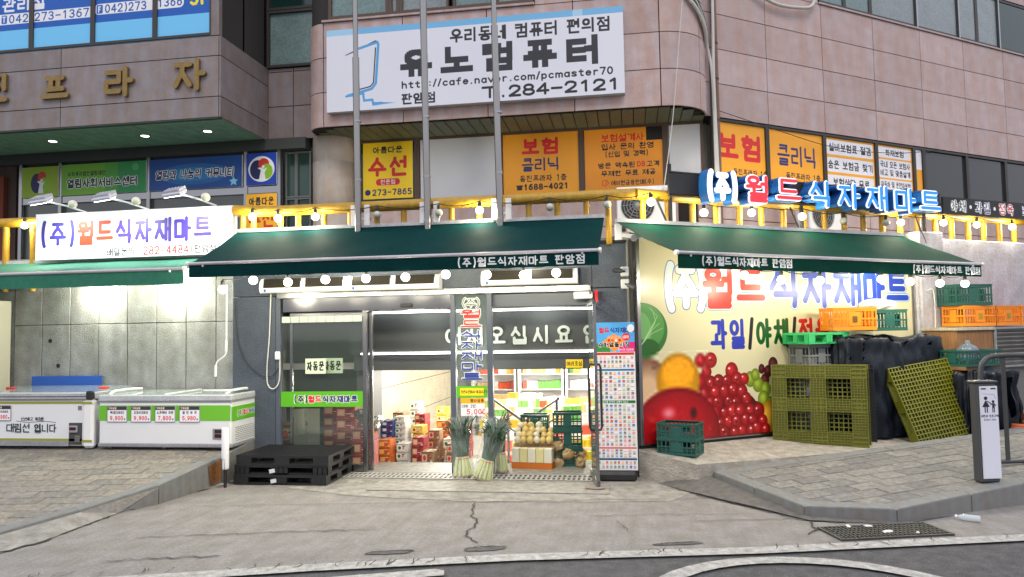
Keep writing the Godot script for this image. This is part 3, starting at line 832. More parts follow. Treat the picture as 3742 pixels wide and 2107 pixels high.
func make_building():
	var B := thing("plaza_building", "pink granite clad plaza building rising behind and above the grocery shop", "building")
	# ---- dark core behind the joints
	var arc := []
	for k in 9:
		var a := PI / 2 * k / 8
		arc.append(Vector2(0.62 + 0.8 * sin(a), -13.4 + 0.8 * cos(a)))
	var lcor := []
	for k in 7:
		var a := PI / 2 * k / 6
		lcor.append(Vector2(-5.4 - 0.36 * cos(a), -12.96 + 0.36 * sin(a)))
	var plan := [Vector2(-5.76, -13.7)] + lcor + arc + [Vector2(1.42, -13.7)]
	var core := PackedVector2Array()
	for p in plan: core.append(Vector2(p.x, p.y))
	var roll := Transform3D(Basis(Vector3.RIGHT, PI / 2), Vector3.ZERO)      # (x, y, z) -> (x, -z, y)
	part(B, "overhang_core", MB.new().prism(core, -11.5, -5.76, roll), M.joint)
	# ---- overhanging floor: three rows of panels, rounded corners at both ends
	var rows := [5.73, 6.37, 7.01, 7.66]
	var xs := [-5.4, -3.9, -2.36, -0.84, 0.62]
	clad(B, at_z(-12.6), xs, rows, M.pink)
	clad(B, at_z(-12.6), [-1.5, -0.84, 0.62], [7.66, 8.4, 9.4, 11.4], M.pink)
	for j in 3:
		panel(B, "panel", lcor, rows[j], rows[j + 1], 0.03, M.pink[j % 4])
		panel(B, "panel", [Vector2(-5.76, -13.6), Vector2(-5.76, -12.96)], rows[j], rows[j + 1], 0.03, M.pink[0])
	for j in 6:
		var y0: float = ([5.73, 6.37, 7.01, 7.66, 8.4, 9.4, 11.4])[j]; var y1: float = ([5.73, 6.37, 7.01, 7.66, 8.4, 9.4, 11.4])[j + 1]
		panel(B, "panel", arc.slice(0, 6), y0, y1, 0.03, M.pink[j % 4]); panel(B, "panel", arc.slice(5, 9), y0, y1, 0.03, M.pink[(j + 2) % 4])
	part(B, "sill", MB.new().bb(-5.42, 7.665, -12.62, -1.5, 7.70, -12.53), M.pink[1])
	glaze(B, at_z(-12.55), [-5.3, -4.15, -3.95 + 0.0, -3.02, -2.98, -2.2, -1.52], 7.705, 9.0, M.frame_brown, [M.pane_frost, M.pane_grey, M.pane_grey, M.pane_frost], 0.06)
	clad(B, at_z(-12.6), [-5.4, -1.5], [9.0, 11.4], M.pink)
	# soffit of narrow boards
	part(B, "soffit_backing", MB.new().bb(-5.7, 5.745, -14.3, 1.3, 5.758, -13.1).bb(-5.6, 5.7452, -13.1, 0.8, 5.7578, -12.66), M.joint)
	for k in 34:
		var x := -5.66 + k * 0.208
		var zf := -12.66
		if x < -5.36: zf = -12.66 - (-5.36 - x) * 0.9
		if x > 0.42: zf = -13.45 + 0.8 * sqrt(maxf(0.0, 1.0 - pow(clampf((x + 0.2 - 0.62) / 0.8, 0.0, 1.0), 2.0)))
		if zf > -13.42:
			part(B, "soffit_board", MB.new().cbox(Vector3(x + 0.097, 5.728, (zf - 13.6) * 0.5), Vector3(0.194, 0.022, zf + 13.6), 0.006), M.soffit_slat)
	# ---- first floor: round column, ribbon of windows, plinth
	var col := part(B, "column", MB.new().lathe(Vector3(-5.58, 3.3, -13.45), [[0.39, 0], [0.39, 0.95], [0.382, 0.955], [0.382, 0.965], [0.39, 0.97], [0.39, 1.95], [0.382, 1.955], [0.382, 1.965], [0.39, 1.97], [0.39, 2.43]], 36), surf(0.40, 0.35, 0.31, G.granite, 0.7, 0.6, G.nf, 0.25))
	part(B, "wall", MB.new().bb(-6.8, 3.3, -13.95, 1.5, 4.42, -13.68), M.joint)
	part(B, "wall", MB.new().bb(-5.2, 4.42, -14.3, 1.5, 5.76, -14.0), mat(0.4, 0.39, 0.37))
	clad(B, at_z(-13.68), [-5.2, -3.7, -2.2, -0.7, 0.8, 1.5], [3.3, 3.86, 4.42], M.pink)
	part(B, "sill", MB.new().bb(-5.2, 4.425, -13.7, 1.5, 4.465, -13.58), M.pink[2])
	glaze(B, at_z(-13.6), [-5.16, -3.96, -2.34, -0.81, 0.72, 1.4], 4.47, 5.72, M.frame_brown, [M.pane_dark, M.pane_grey, M.pane_grey, M.pane_dark, M.pane_grey], 0.05)
	# ---- right wing upper floors
	var us := [0.06, 1.59, 3.1, 4.62, 6.14, 7.65, 9.17, 10.7, 12.2, 13.7]
	var ur := [5.75, 6.37, 7.01, 7.66, 8.33]
	var wc := part(B, "wing_core", MB.new().bb(-0.2, 5.76, -2.5, 14.0, 11.4, -0.032), M.joint)
	wc.transform = upper
	part(B, "wing_core", MB.new().bb(-0.2, 3.2, -2.5, 14.0, 4.55, -0.12), M.joint).transform = upper
	part(B, "wing_core", MB.new().bb(-0.2, 4.55, -2.5, 14.0, 5.76, -0.5), mat(0.4, 0.39, 0.37)).transform = upper
	var off := upper * Transform3D(Basis(), Vector3(0, 0, -0.03))
	clad(B, off, us, ur, M.pink)
	clad(B, off, [-0.15, 0.06], ur, M.pink)
	clad(B, off, [-0.15, 0.06, 1.59, 3.04], [8.33, 9.0, 9.7, 11.4], M.pink)
	clad(B, off, us.slice(2), [9.6, 10.3, 11.4], M.pink)
	part(B, "sill", MB.new().bb(3.04, 8.335, -0.04, 13.7, 8.37, 0.03), M.pink[1]).transform = upper
	glaze(B, upper, [3.07, 3.8, 4.59, 6.06, 7.53, 8.23, 9.06, 10.5, 11.9, 13.4], 8.372, 9.58, M.frame_dark, [M.pane_frost, M.pane_frost, M.pane_grey, M.pane_grey, M.pane_grey, M.pane_grey, M.pane_dark], 0.05, 0.03)
	for s in [6.06, 7.53, 9.06]:
		part(B, "mullion", MB.new().bb(s - 0.02, 8.372, 0.0, s + 0.02, 9.58, 0.03), M.steel).transform = upper
	glaze(B, upper, [0.21, 1.55, 3.07, 4.59, 5.78, 6.1, 7.6, 9.06, 10.6, 12.1, 13.7], 4.56, 5.735, M.frame_dark, [M.pane_grey, M.pane_grey, M.pane_grey, M.pane_grey, M.pane_grey, M.pane_deep, M.pane_deep, M.pane_deep, M.pane_deep, M.pane_deep], 0.045)
	clad(B, upper * Transform3D(Basis(), Vector3(0, 0, -0.11)), [-0.1, 0.8, 2.0, 3.2, 4.4, 5.6, 6.8, 8.0, 9.2, 10.4, 11.6, 12.8], [3.3, 3.92, 4.55], M.pink)
	# ---- left block: deep canopy, blue film windows above, dark glass return
	part(B, "canopy_core", MB.new().bb(-16, 5.76, -13.3, -6.86, 11.4, -11.56), M.joint)
	clad(B, at_z(-11.53), [-16, -13.0, -9.86, -6.83], [5.71, 6.07, 6.78, 7.13], M.taupe)
	var side := Transform3D(Basis(Vector3.UP, PI / 2), Vector3(-6.83, 0, -11.5))      # x runs back from the corner
	for r in [[5.71, 6.07], [6.07, 6.78], [6.78, 7.13]]:
		panel(B, "panel", [Vector2(-6.83, -11.5), Vector2(-6.83, -13.2)], r[0], r[1], 0.03, pick(M.taupe))
	part(B, "canopy_edge", MB.new().bb(-16, 5.69, -11.6, -6.83, 5.712, -11.505), mat(0.03, 0.05, 0.04))
	var so := part(B, "soffit", MB.new().bb(-16, 5.735, -13.2, -6.87, 5.755, -11.6), M.soffit_green)
	glaze(B, at_z(-11.52), [-12.9, -11.72, -10.5, -9.27, -8.06, -6.98], 7.16, 9.4, M.frame_dark, [mat(0.05, 0.09, 0.12, 0.1)], 0.045, 0.05)
	part(B, "corner_post", MB.new().bb(-6.975, 7.14, -11.6, -6.83, 11.4, -11.5), M.taupe[1])
	for w in [[-11.62, -12.4], [-12.42, -13.2]]:
		var f := part(B, "window", MB.new().bb(-6.90, 7.14, w[1], -6.86, 9.3, w[1] + 0.05).bb(-6.90, 8.62, w[1] + 0.05, -6.86, 8.68, w[0]), M.frame_dark)
		part(f, "pane", MB.new().bb(-6.90, 7.14, w[1] + 0.05, -6.885, 9.3, w[0]), M.pane_dark)
	part(B, "wall", MB.new().bb(-7.0, 5.72, -13.9, -5.7, 11.4, -13.24), M.joint)
	clad(B, at_z(-13.22), [-6.8, -6.28, -5.74], [5.72, 6.37, 7.05, 7.12], M.taupe)
	glaze(B, at_z(-13.14), [-6.8, -5.78], 7.13, 8.25, M.frame_dark, [M.pane_frost], 0.05); glaze(B, at_z(-13.14), [-6.8, -5.78], 8.26, 9.3, M.frame_dark, [M.pane_dark], 0.05)
	# ---- glazed entrance under the canopy
	part(B, "wall", MB.new().bb(-16, 3.3, -15.6, -5.6, 7.5, -15.4).bb(-16, 5.74, -15.4, -5.6, 5.9, -13.3), mat(0.22, 0.27, 0.24))
	part(B, "beam", MB.new().bb(-16, 5.52, -13.36, -6.0, 5.73, -13.1), mat(0.035, 0.042, 0.038, 0.5))
	part(B, "beam", MB.new().bb(-12.2, 4.70, -13.3, -6.6, 4.83, -13.16), M.steel)
	for x in [-12.15, -11.25, -9.3, -7.24, -6.56]:
		part(B, "mullion", MB.new().bb(x - 0.035, 3.35, -13.28, x + 0.035, 5.52, -13.14), M.steel)
	for p in [[-12.1, -11.28], [-11.22, -9.34], [-9.26, -7.28], [-7.2, -6.6]]:
		part(B, "pane", MB.new().bb(p[0], 3.36, -13.23, p[1], 4.70, -13.22), M.glass_door)
	glaze(B, at_z(-13.3), [-6.5, -6.28, -5.98], 3.4, 4.6, mat(0.10, 0.11, 0.11, 0.4), [M.pane_dark], 0.03)
	glaze(B, at_z(-13.3), [-6.5, -6.28, -5.98], 4.61, 5.5, mat(0.10, 0.11, 0.11, 0.4), [mat(0.02, 0.05, 0.04, 0.08)], 0.03)
	part(B, "side_wall", MB.new().bb(-16, 3.3, -13.4, -12.3, 5.6, -13.2), mat(0.06, 0.035, 0.03))
	part(B, "side_wall", MB.new().bb(-12.85, 3.3, -13.19, -12.5, 5.3, -13.1), mat(0.16, 0.03, 0.012))
	# bronze letters on the canopy front
	var L := thing("bronze_letters", "row of weathered bronze letters on the dark canopy front", "sign", Vector3(0, 0, -11.49))
	var spots := [["진", -11.35, 6.23, 0.5, 0.52], ["프", -10.22, 6.13, 0.56, 0.52], ["라", -8.98, 6.16, 0.58, 0.55], ["자", -7.66, 6.17, 0.62, 0.58]]
	for s in spots:
		part(L, "letter", letter3d(s[0], s[3], s[4], 0.088, 0.05, 0.0), M.bronze, Vector3(s[1], s[2], 0))
	# downlights in the canopy soffit
	for p in [[-10.75, -12.36], [-8.85, -12.4], [-7.56, -12.36]]:
		var d := thing("downlight", "round recessed downlight lit in the green canopy soffit", "lamp", Vector3(p[0], 5.73, p[1]), 0.0, "downlights in the canopy soffit")
		part(d, "trim", MB.new().lathe(Vector3.ZERO, [[0.075, 0.0], [0.095, -0.006], [0.095, 0.004]], 20), M.frame_dark)
		part(d, "light_disc", MB.new().lathe(Vector3.ZERO, [[0.0, -0.004], [0.073, -0.004]], 20), glow(1.0, 0.96, 0.9, 3.0))
		var sp := SpotLight3D.new(); sp.name = "light"; sp.light_energy = 0.6; sp.light_color = Color(0.95, 1.0, 0.88); sp.spot_angle = 50.0; sp.spot_range = 20.0; sp.spot_attenuation = 2.0; sp.light_size = 0.06; sp.shadow_enabled = true; sp.position = Vector3(0, -0.02, 0); sp.rotation.x = -PI / 2; d.add_child(sp)

# raised letters: every stroke a bar with rounded ends, laid a hair apart in depth
func letter3d(s: String, w: float, h: float, t: float, depth: float, z: float) -> MB:
	var mb := MB.new()
	var k := 0
	for st in Pad.strokes(s.unicode_at(0)):
		var pts := []
		for p in st: pts.append(Vector2(t * 0.5 + p.x * (w - t), h - t * 0.5 - p.y * (h - t)))
		for i in pts.size() - 1:
			if pts[i].distance_to(pts[i + 1]) > 0.001:
				mb.prism(stadium(pts[i], pts[i + 1], t * 0.5), z, z + depth + k * 0.0006)
				k += 1
	return mb
func stadium(a: Vector2, b: Vector2, r: float) -> PackedVector2Array:
	var o := PackedVector2Array()
	var an := (b - a).angle()
	for i in 6: o.append(b + Vector2.from_angle(an - PI / 2 + PI * i / 5) * r)
	for i in 6: o.append(a + Vector2.from_angle(an + PI / 2 + PI * i / 5) * r)
	return o

# ---------------------------------------------------------------- terrace above the shop with its yellow railing
func make_terrace():
	var T := structure("terrace_floor", MB.new().bb(-16, 3.12, -13.9, 0.4, 3.3, -10.75), surf(0.2, 0.2, 0.19, G.concrete, 0.5))
	var tw = MB.new().bb(0.0, 3.125, -4.2, 13.0, 3.305, -0.35)
	part(T, "wing_slab", tw, surf(0.2, 0.2, 0.19, G.concrete, 0.5)).transform = wing
	# railing in front, railing along the wing
	var R := thing("yellow_railing", "thick yellow tube railing along the terrace above the shop entrance", "railing")
	var y := 3.81
	part(R, "top_tube", MB.new().tube([Vector3(-5.75, y + 0.03, -10.12), Vector3(-5.3, y - 0.01, -10.12), Vector3(-3.5, y - 0.01, -10.12), Vector3(-0.3, y, -10.12), Vector3(0.12, y, -10.12)], 0.078, 14), M.yellow)
	for x in [-5.62, -5.45, -5.02, -4.75, -4.35, -3.95, -3.55, -3.15, -2.45, -2.05, -1.35, -0.95, -0.55, -0.25]:
		part(R, "post", MB.new().tube([Vector3(x, 3.14, -10.13), Vector3(x, y - 0.05, -10.13)], 0.042, 10), M.yellow)
	var L := thing("yellow_railing", "short stretch of yellow tube railing behind the white shop sign", "railing")
	part(L, "top_tube", MB.new().tube([Vector3(-12, y + 0.06, -10.5), Vector3(-9, y + 0.06, -10.5), Vector3(-5.85, y + 0.06, -10.5)], 0.078, 14), M.yellow)
	for x in [-11.6, -10.4, -9.95, -9.45]:
		part(L, "post", MB.new().tube([Vector3(x, 2.75, -10.5), Vector3(x, y, -10.5)], 0.05, 10), M.yellow)
	var W := thing("yellow_railing", "yellow tube railing with closely set posts above the fruit mural", "railing", wing.origin, WT)
	part(W, "top_tube", MB.new().tube([Vector3(-0.02, y, 0.02), Vector3(4.0, y, -0.02), Vector3(13, y, -0.02)], 0.078, 14), M.yellow)
	var s := 0.12
	while s < 11.0:
		part(W, "post", MB.new().tube([Vector3(s, 3.2, -0.02), Vector3(s, y - 0.05, -0.02)], 0.045, 10), M.yellow)
		s += 0.42
	# flagpoles clamped to the railing
	var lab := ["flagpole in front of the yellow tailoring poster", "flagpole in front of the blank white window board", "flagpole at the edge of the orange insurance posters"]
	var px := [[-3.77, -3.80], [-2.75, -2.82], [-1.72, -1.77]]
	for i in 3:
		var F := thing("flagpole", "tall stainless steel " + lab[i], "flagpole", Vector3(px[i][0], 2.9, -9.98), 0.0, "flagpoles on the terrace railing")
		var dx: float = px[i][1] - px[i][0]
		var yb: float = [3.05, 9.5, 3.35][i]
		part(F, "lower_tube", MB.new().tube([Vector3(0, 0, 0), Vector3(dx * 0.9, minf(yb, 6.2), 0)], 0.048, 16), M.pole)
		if i != 1:
			part(F, "upper_tube", MB.new().tube([Vector3(dx * 0.9, yb, 0), Vector3(dx * 0.92, yb + 0.08, 0), Vector3(dx * 1.6, 7.5, 0)], 0.036, 16), M.pole)
		for yy in [0.62, 1.25, 2.1]:
			part(F, "band", MB.new().tube([Vector3(dx * 0.15, yy, 0), Vector3(dx * 0.15, yy + 0.025, 0)], 0.053, 16), M.steel)
		part(F, "bracket", MB.new().bb(-0.14, 0.62, -0.1, -0.06, 0.92, -0.06).bb(0.06, 0.62, -0.1, 0.14, 0.92, -0.06).bb(-0.14, 0.7, -0.14, 0.14, 0.74, -0.1), M.white_paint)
	# air conditioners on the terrace
	var A := thing("air_conditioner", "white outdoor air conditioner with round fan grille below the orange posters", "air conditioner", Vector3(0.32, 3.72, -12.75))
	aircon(A)
	copy(A, Vector3(-4.0, 3.3, -12.9), 0.0, "white outdoor air conditioner half hidden behind the green awning near the round column")
	var c2 := copy(A, upper * Vector3(2.3, 3.66, 0.5), deg_to_rad(35.7), "white outdoor air conditioner behind the yellow posts below the glowing letters")
	# corner pipe with bundled cables
	var P := thing("corner_pipe", "brown drain pipe running up the inner corner of the pink building", "pipe", upper * Vector3(0.27, 3.3, 0.07))
	part(P, "tube", MB.new().tube([Vector3(0, 0, 0), Vector3(0, 7.5, 0)], 0.045, 12), surf(0.16, 0.085, 0.05, G.fine, 0.8, 0.5))
	for yy in [0.9, 2.35, 3.1, 3.75, 5.0]:
		part(P, "clamp", MB.new().tube([Vector3(0, yy, 0), Vector3(0, yy + 0.03, 0)], 0.052, 12), M.frame_dark)
	var hp := thing("insulated_pipe", "taped white air conditioner pipe sagging from the upper window of the pink wing", "pipe"); part(hp, "tube", MB.new().tube(smooth([upper * Vector3(1.0, 8.45, 0.08), upper * Vector3(1.3, 8.2, 0.1), upper * Vector3(1.8, 8.06, 0.1), upper * Vector3(2.4, 8.1, 0.1), upper * Vector3(2.75, 8.2, 0.1), upper * Vector3(2.9, 8.5, 0.08)], 5), 0.035, 8), mat(0.5, 0.48, 0.42, 0.7))
	var dw := thing("drooping_wire", "thin black wire drooping across the orange posters of the pink wing", "cable"); part(dw, "wire", MB.new().tube(smooth([upper * Vector3(0.3, 5.85, 0.06), upper * Vector3(1.5, 5.66, 0.1), upper * Vector3(3.2, 5.45, 0.1), upper * Vector3(5.0, 5.5, 0.1), upper * Vector3(6.6, 5.72, 0.08)], 5), 0.007, 5), M.wire)
	var C := thing("cable_bundle", "bundle of black and white cables beside the drain pipe, fanning out under the roof", "cable", upper * Vector3(0.16, 3.3, 0.09))
	for k in 7:
		var e := rng.randf_range(-0.04, 0.05)
		var up := [Vector3(e, 0.0, 0.03), Vector3(e * 0.6, 1.2, 0.05), Vector3(e, 2.6, 0.04), Vector3(e * 0.4 - 0.02, 3.3, 0.05), Vector3(-0.08, 3.62 + k * 0.05, 0.12), Vector3(-0.14, 3.9 + k * 0.05, 0.36 + e * 0.3), Vector3(-0.35, 4.22 + k * 0.07, 0.64 + e * 0.3), Vector3(-0.8, 4.62 + k * 0.08, 0.86), Vector3(-1.3, 5.3 + k * 0.09, 0.88)]
		if k > 3: up = [Vector3(e, 0.0, 0.04), Vector3(e, 1.5, 0.04), Vector3(e * 0.5, 3.0, 0.05), Vector3(e, 4.5, 0.05), Vector3(e, 7.0, 0.05)]
		part(C, "cable", MB.new().tube(smooth(up, 4), 0.03 if k in [0, 4] else 0.017, 7), M.wire_white if k in [0, 2, 4] else M.wire)

func smooth(p: Array, n: int) -> Array:
	var o := []
	for i in p.size() - 1:
		for k in n:
			o.append(p[i].cubic_interpolate(p[i + 1], p[maxi(i - 1, 0)], p[mini(i + 2, p.size() - 1)], float(k) / n))
	o.append(p[-1])
	return o
func aircon(t: Node3D):
	part(t, "casing", MB.new().cbox(Vector3(0, 0.33, 0), Vector3(0.98, 0.66, 0.32), 0.02), M.white_plastic)
	part(t, "fan_cavity", MB.new().lathe(Vector3(-0.14, 0.33, 0.162), [[0.0, 0.001], [0.27, 0.001]], 28, true, Basis(Vector3.RIGHT, PI / 2)), M.black)
	var g := MB.new()
	for r in [0.08, 0.13, 0.18, 0.23, 0.275]:
		var ring := []
		for k in 28: ring.append(Vector3(-0.14 + r * cos(TAU * k / 28), 0.33 + r * sin(TAU * k / 28), 0.175))
		g.tube(ring, 0.006, 5, true)
	for k in 12:
		var a := TAU * k / 12
		g.tube([Vector3(-0.14 + 0.05 * cos(a), 0.33 + 0.05 * sin(a), 0.177), Vector3(-0.14 + 0.275 * cos(a + 0.5), 0.33 + 0.275 * sin(a + 0.5), 0.175)], 0.004, 5)
	g.lathe(Vector3(-0.14, 0.33, 0.17), [[0.0, 0.012], [0.06, 0.01], [0.06, 0.0]], 16, true, Basis(Vector3.RIGHT, PI / 2))
	part(t, "fan_grille", g, M.grey_plastic)
	for x in [-0.38, 0.38]: part(t, "foot", MB.new().bb(x - 0.03, -0.06, -0.18, x + 0.03, 0.0, 0.18), M.frame_dark)
	part(t, "badge", MB.new().bb(-0.45, 0.59, 0.161, -0.33, 0.615, 0.164), mat(0.1, 0.12, 0.2))
	part(t, "round_mark", MB.new().lathe(Vector3(0.32, 0.56, 0.161), [[0.0, 0.002], [0.06, 0.002], [0.06, 0.0]], 18, true, Basis(Vector3.RIGHT, PI / 2)), mat(0.6, 0.45, 0.45))

# ---------------------------------------------------------------- shop front at street level
func make_shop_front():
	var S := thing("rendered_wall", "dark blue grey rendered wall framing the grocery shop entrance", "wall", Vector3(0, 0, STORE))
	var wm: Material = M.grey_wall
	for r in [[-5.82, 0, -5.14, 2.545], [-5.82, 2.555, -5.14, 3.16], [-5.138, 2.60, -0.502, 3.16], [-0.5, 0, 0.10, 2.545], [-0.5, 2.555, 0.10, 3.16]]:
		part(S, "wall_panel", MB.new().cbox(Vector3((r[0] + r[2]) * 0.5, (r[1] + r[3]) * 0.5, -0.12), Vector3(r[2] - r[0], r[3] - r[1], 0.24), 0.006), wm)
	part(S, "coping", MB.new().bb(-5.84, 3.162, -0.5, 0.11, 3.20, 0.02), M.black)
	# stainless frame with its panes
	var E := thing("glazed_entrance", "stainless steel framed glass entrance with mirror polished transom", "entrance", Vector3(0, 0, STORE))
	part(E, "head_rail", MB.new().cbox(Vector3(-2.82, 2.555, -0.05), Vector3(4.6, 0.085, 0.14), 0.004), M.steel)
	part(E, "transom", MB.new().cbox(Vector3(-3.76, 2.41, -0.03), Vector3(2.52, 0.2, 0.09), 0.004), M.mirror)
	part(E, "transom", MB.new().cbox(Vector3(-1.25, 2.415, -0.12), Vector3(1.36, 0.19, 0.06), 0.004), M.frame_grey)
	part(E, "sensor", MB.new().cbox(Vector3(-3.14, 2.37, 0.03), Vector3(0.17, 0.05, 0.04), 0.008), M.black)
	for m in [[-5.1, 0.07, M.frame_grey], [-3.775, 0.06, M.steel], [-2.475, 0.075, M.frame_grey], [-1.945, 0.075, M.frame_grey], [-0.53, 0.06, M.frame_grey]]:
		part(E, "mullion", MB.new().cbox(Vector3(m[0], 1.26, -0.04), Vector3(m[1], 2.5, 0.1), 0.005), m[2])
	part(E, "bottom_rail", MB.new().cbox(Vector3(-4.45, 0.06, -0.03), Vector3(1.28, 0.12, 0.05), 0.004), M.steel)
	part(E, "pane", MB.new().bb(-5.06, 0.12, -0.04, -3.81, 2.24, -0.03), M.glass_door)
	part(E, "pane", MB.new().bb(-2.43, 0.05, -0.04, -1.985, 2.5, -0.03), M.glass)
	var D := thing("sliding_door", "sliding glass door leaf standing open behind the fixed pane", "door", Vector3(0, 0, STORE - 0.1))
	part(D, "stile", MB.new().bb(-3.735, 0.02, -0.03, -3.69, 2.3, 0.01).bb(-4.96, 0.02, -0.03, -4.92, 2.3, 0.01), M.steel)
	part(D, "rail", MB.new().bb(-4.92, 0.02, -0.03, -3.735, 0.1, 0.01).bb(-4.92, 2.24, -0.03, -3.735, 2.3, 0.01), M.steel)
	part(D, "pane", MB.new().bb(-4.92, 0.1, -0.015, -3.735, 2.24, -0.005), M.glass_door)
	# printed strip of seaweed-green squares along the top edge of the pane
	var strip := thing("window_strip", "pale strip of square price slips along the top of the fixed glass pane", "sign", Vector3(-4.42, 2.2, STORE + 0.004))
	for k in 9:
		part(strip, "slip", MB.new().bb(-0.62 + k * 0.137, -0.045, -0.002, -0.62 + k * 0.137 + 0.13, 0.045, 0.002), mat(0.42, 0.5, 0.44, 0.6))
	# hinged leaf, swung out
	var H := thing("glass_door", "hinged glass door with long black handle standing open towards the street", "door", Vector3(-0.56, 0, STORE + 0.04), deg_to_rad(-82.0))
	part(H, "pane", MB.new().bb(0.05, 0.12, -0.006, 0.86, 2.3, 0.006), M.glass)
	part(H, "rail", MB.new().bb(0.02, 0.02, -0.025, 0.9, 0.12, 0.025).bb(0.02, 2.3, -0.025, 0.9, 2.36, 0.025), M.steel)
	part(H, "stile", MB.new().bb(0.86, 0.02, -0.02, 0.9, 2.36, 0.02), M.steel)
	for sd in [-1, 1]:
		part(H, "handle", MB.new().tube([Vector3(0.74, 0.72, 0), Vector3(0.74, 0.72, sd * 0.06), Vector3(0.74, 0.76, sd * 0.075), Vector3(0.74, 1.5, sd * 0.075), Vector3(0.74, 1.54, sd * 0.06), Vector3(0.74, 1.54, 0)], 0.016, 8), M.black)
	var cl := thing("door_closer", "white door closer arm with red tab above the hinged glass door", "door closer", Vector3(-0.62, 2.45, STORE + 0.06))
	part(cl, "body", MB.new().cbox(Vector3(0, 0, 0.02), Vector3(0.26, 0.1, 0.06), 0.012), M.white_plastic)
	part(cl, "arm", MB.new().bar(Vector3(0.1, 0.06, 0.03), Vector3(0.12, 0.0, 0.5), 0.025, 0.015), M.steel)
	part(cl, "tab", MB.new().bb(0.16, -0.1, 0.02, 0.2, 0.06, 0.08), mat(0.6, 0.02, 0.015))
	# drain channel across the threshold: slotted cover
	var C := thing("drain_channel", "long slotted drain cover across the shop threshold", "drain", Vector3(-2.3, 0, -10.0))
	part(C, "channel", MB.new().bb(-1.75, 0.005, -0.17, 1.75, 0.008, 0.2), M.black)
	var cov := MB.new()
	for rw in 3: cov.bb(-1.75, 0.009, [-0.17, -0.005, 0.165][rw], 1.75, 0.016, [-0.13, 0.035, 0.2][rw])
	for k in 53:
		for rw in 2:
			var x := -1.75 + k * 0.067
			var z0: float = [-0.13, 0.035][rw]
			cov.bb(x, 0.009, z0, x + 0.03, 0.0155, z0 + 0.13)
	part(C, "cover", cov, surf(0.34, 0.33, 0.30, G.fine, 1.0, 0.5))
	# over-door air curtains
	var lab := ["white air curtain above the fixed glass pane, next to the left pier", "white air curtain above the open doorway, between two others", "white air curtain above the hinged glass door"]
	var AC := thing("air_curtain", lab[0], "air curtain", Vector3(-4.62, 2.68, STORE), 0.0, "air curtains over the entrance")
	air_curtain(AC)
	copy(AC, Vector3(-3.28, 2.68, STORE), 0.0, lab[1]); copy(AC, Vector3(-1.35, 2.7, STORE), 0.0, lab[2])
	# concrete retaining wall with board-marked panels
	var W := thing("concrete_wall", "rough cast concrete retaining wall behind the chest freezers", "wall", Vector3(0, 0, -10.6))
	part(W, "core", MB.new().bb(-16, -0.05, -0.4, -5.84, 3.24, -0.03), mat(0.07, 0.07, 0.062))
	var x := -9.86
	var k := 0
	while x < -5.9:
		for r in [[-0.05, 2.2], [2.21, 3.24]]:
			var x1 := minf(x + 0.505, -5.83)
			part(W, "panel", MB.new().cbox(Vector3((x + x1) * 0.5, (r[0] + r[1]) * 0.5, -0.02 + rng.randf_range(-0.004, 0.004)), Vector3(x1 - x - 0.013, r[1] - r[0], 0.04), 0.004), M.concrete_wall)
		x += 0.505; k += 1
	part(W, "panel", MB.new().bb(-16, -0.05, -0.04, -9.868, 3.24, 0.0), M.concrete_wall)
	for p in [[-8.55, 0.95], [-9.2, 1.95], [-9.05, 1.55]]:
		part(W, "tie_hole", MB.new().lathe(Vector3(p[0], p[1], 0.004), [[0.0, 0.0], [0.035, 0.001]], 14, true, Basis(Vector3.RIGHT, PI / 2)), M.black)
	# steel cabinet edge at the far left
	var cab := thing("grey_cabinet", "dark green grey steel cabinet standing against the concrete wall", "cabinet", Vector3(-10.35, 0.36, -10.3))
	part(cab, "body", MB.new().cbox(Vector3(0, 1.12, 0), Vector3(0.85, 2.24, 0.5), 0.015), mat(0.055, 0.08, 0.075, 0.55))
	part(cab, "door", MB.new().cbox(Vector3(0.0, 1.12, 0.255), Vector3(0.76, 2.1, 0.02), 0.006), mat(0.06, 0.085, 0.08, 0.5))
	part(cab, "edge_trim", MB.new().bb(0.425, 0.0, -0.25, 0.47, 2.24, 0.22), mat(0.45, 0.42, 0.33))

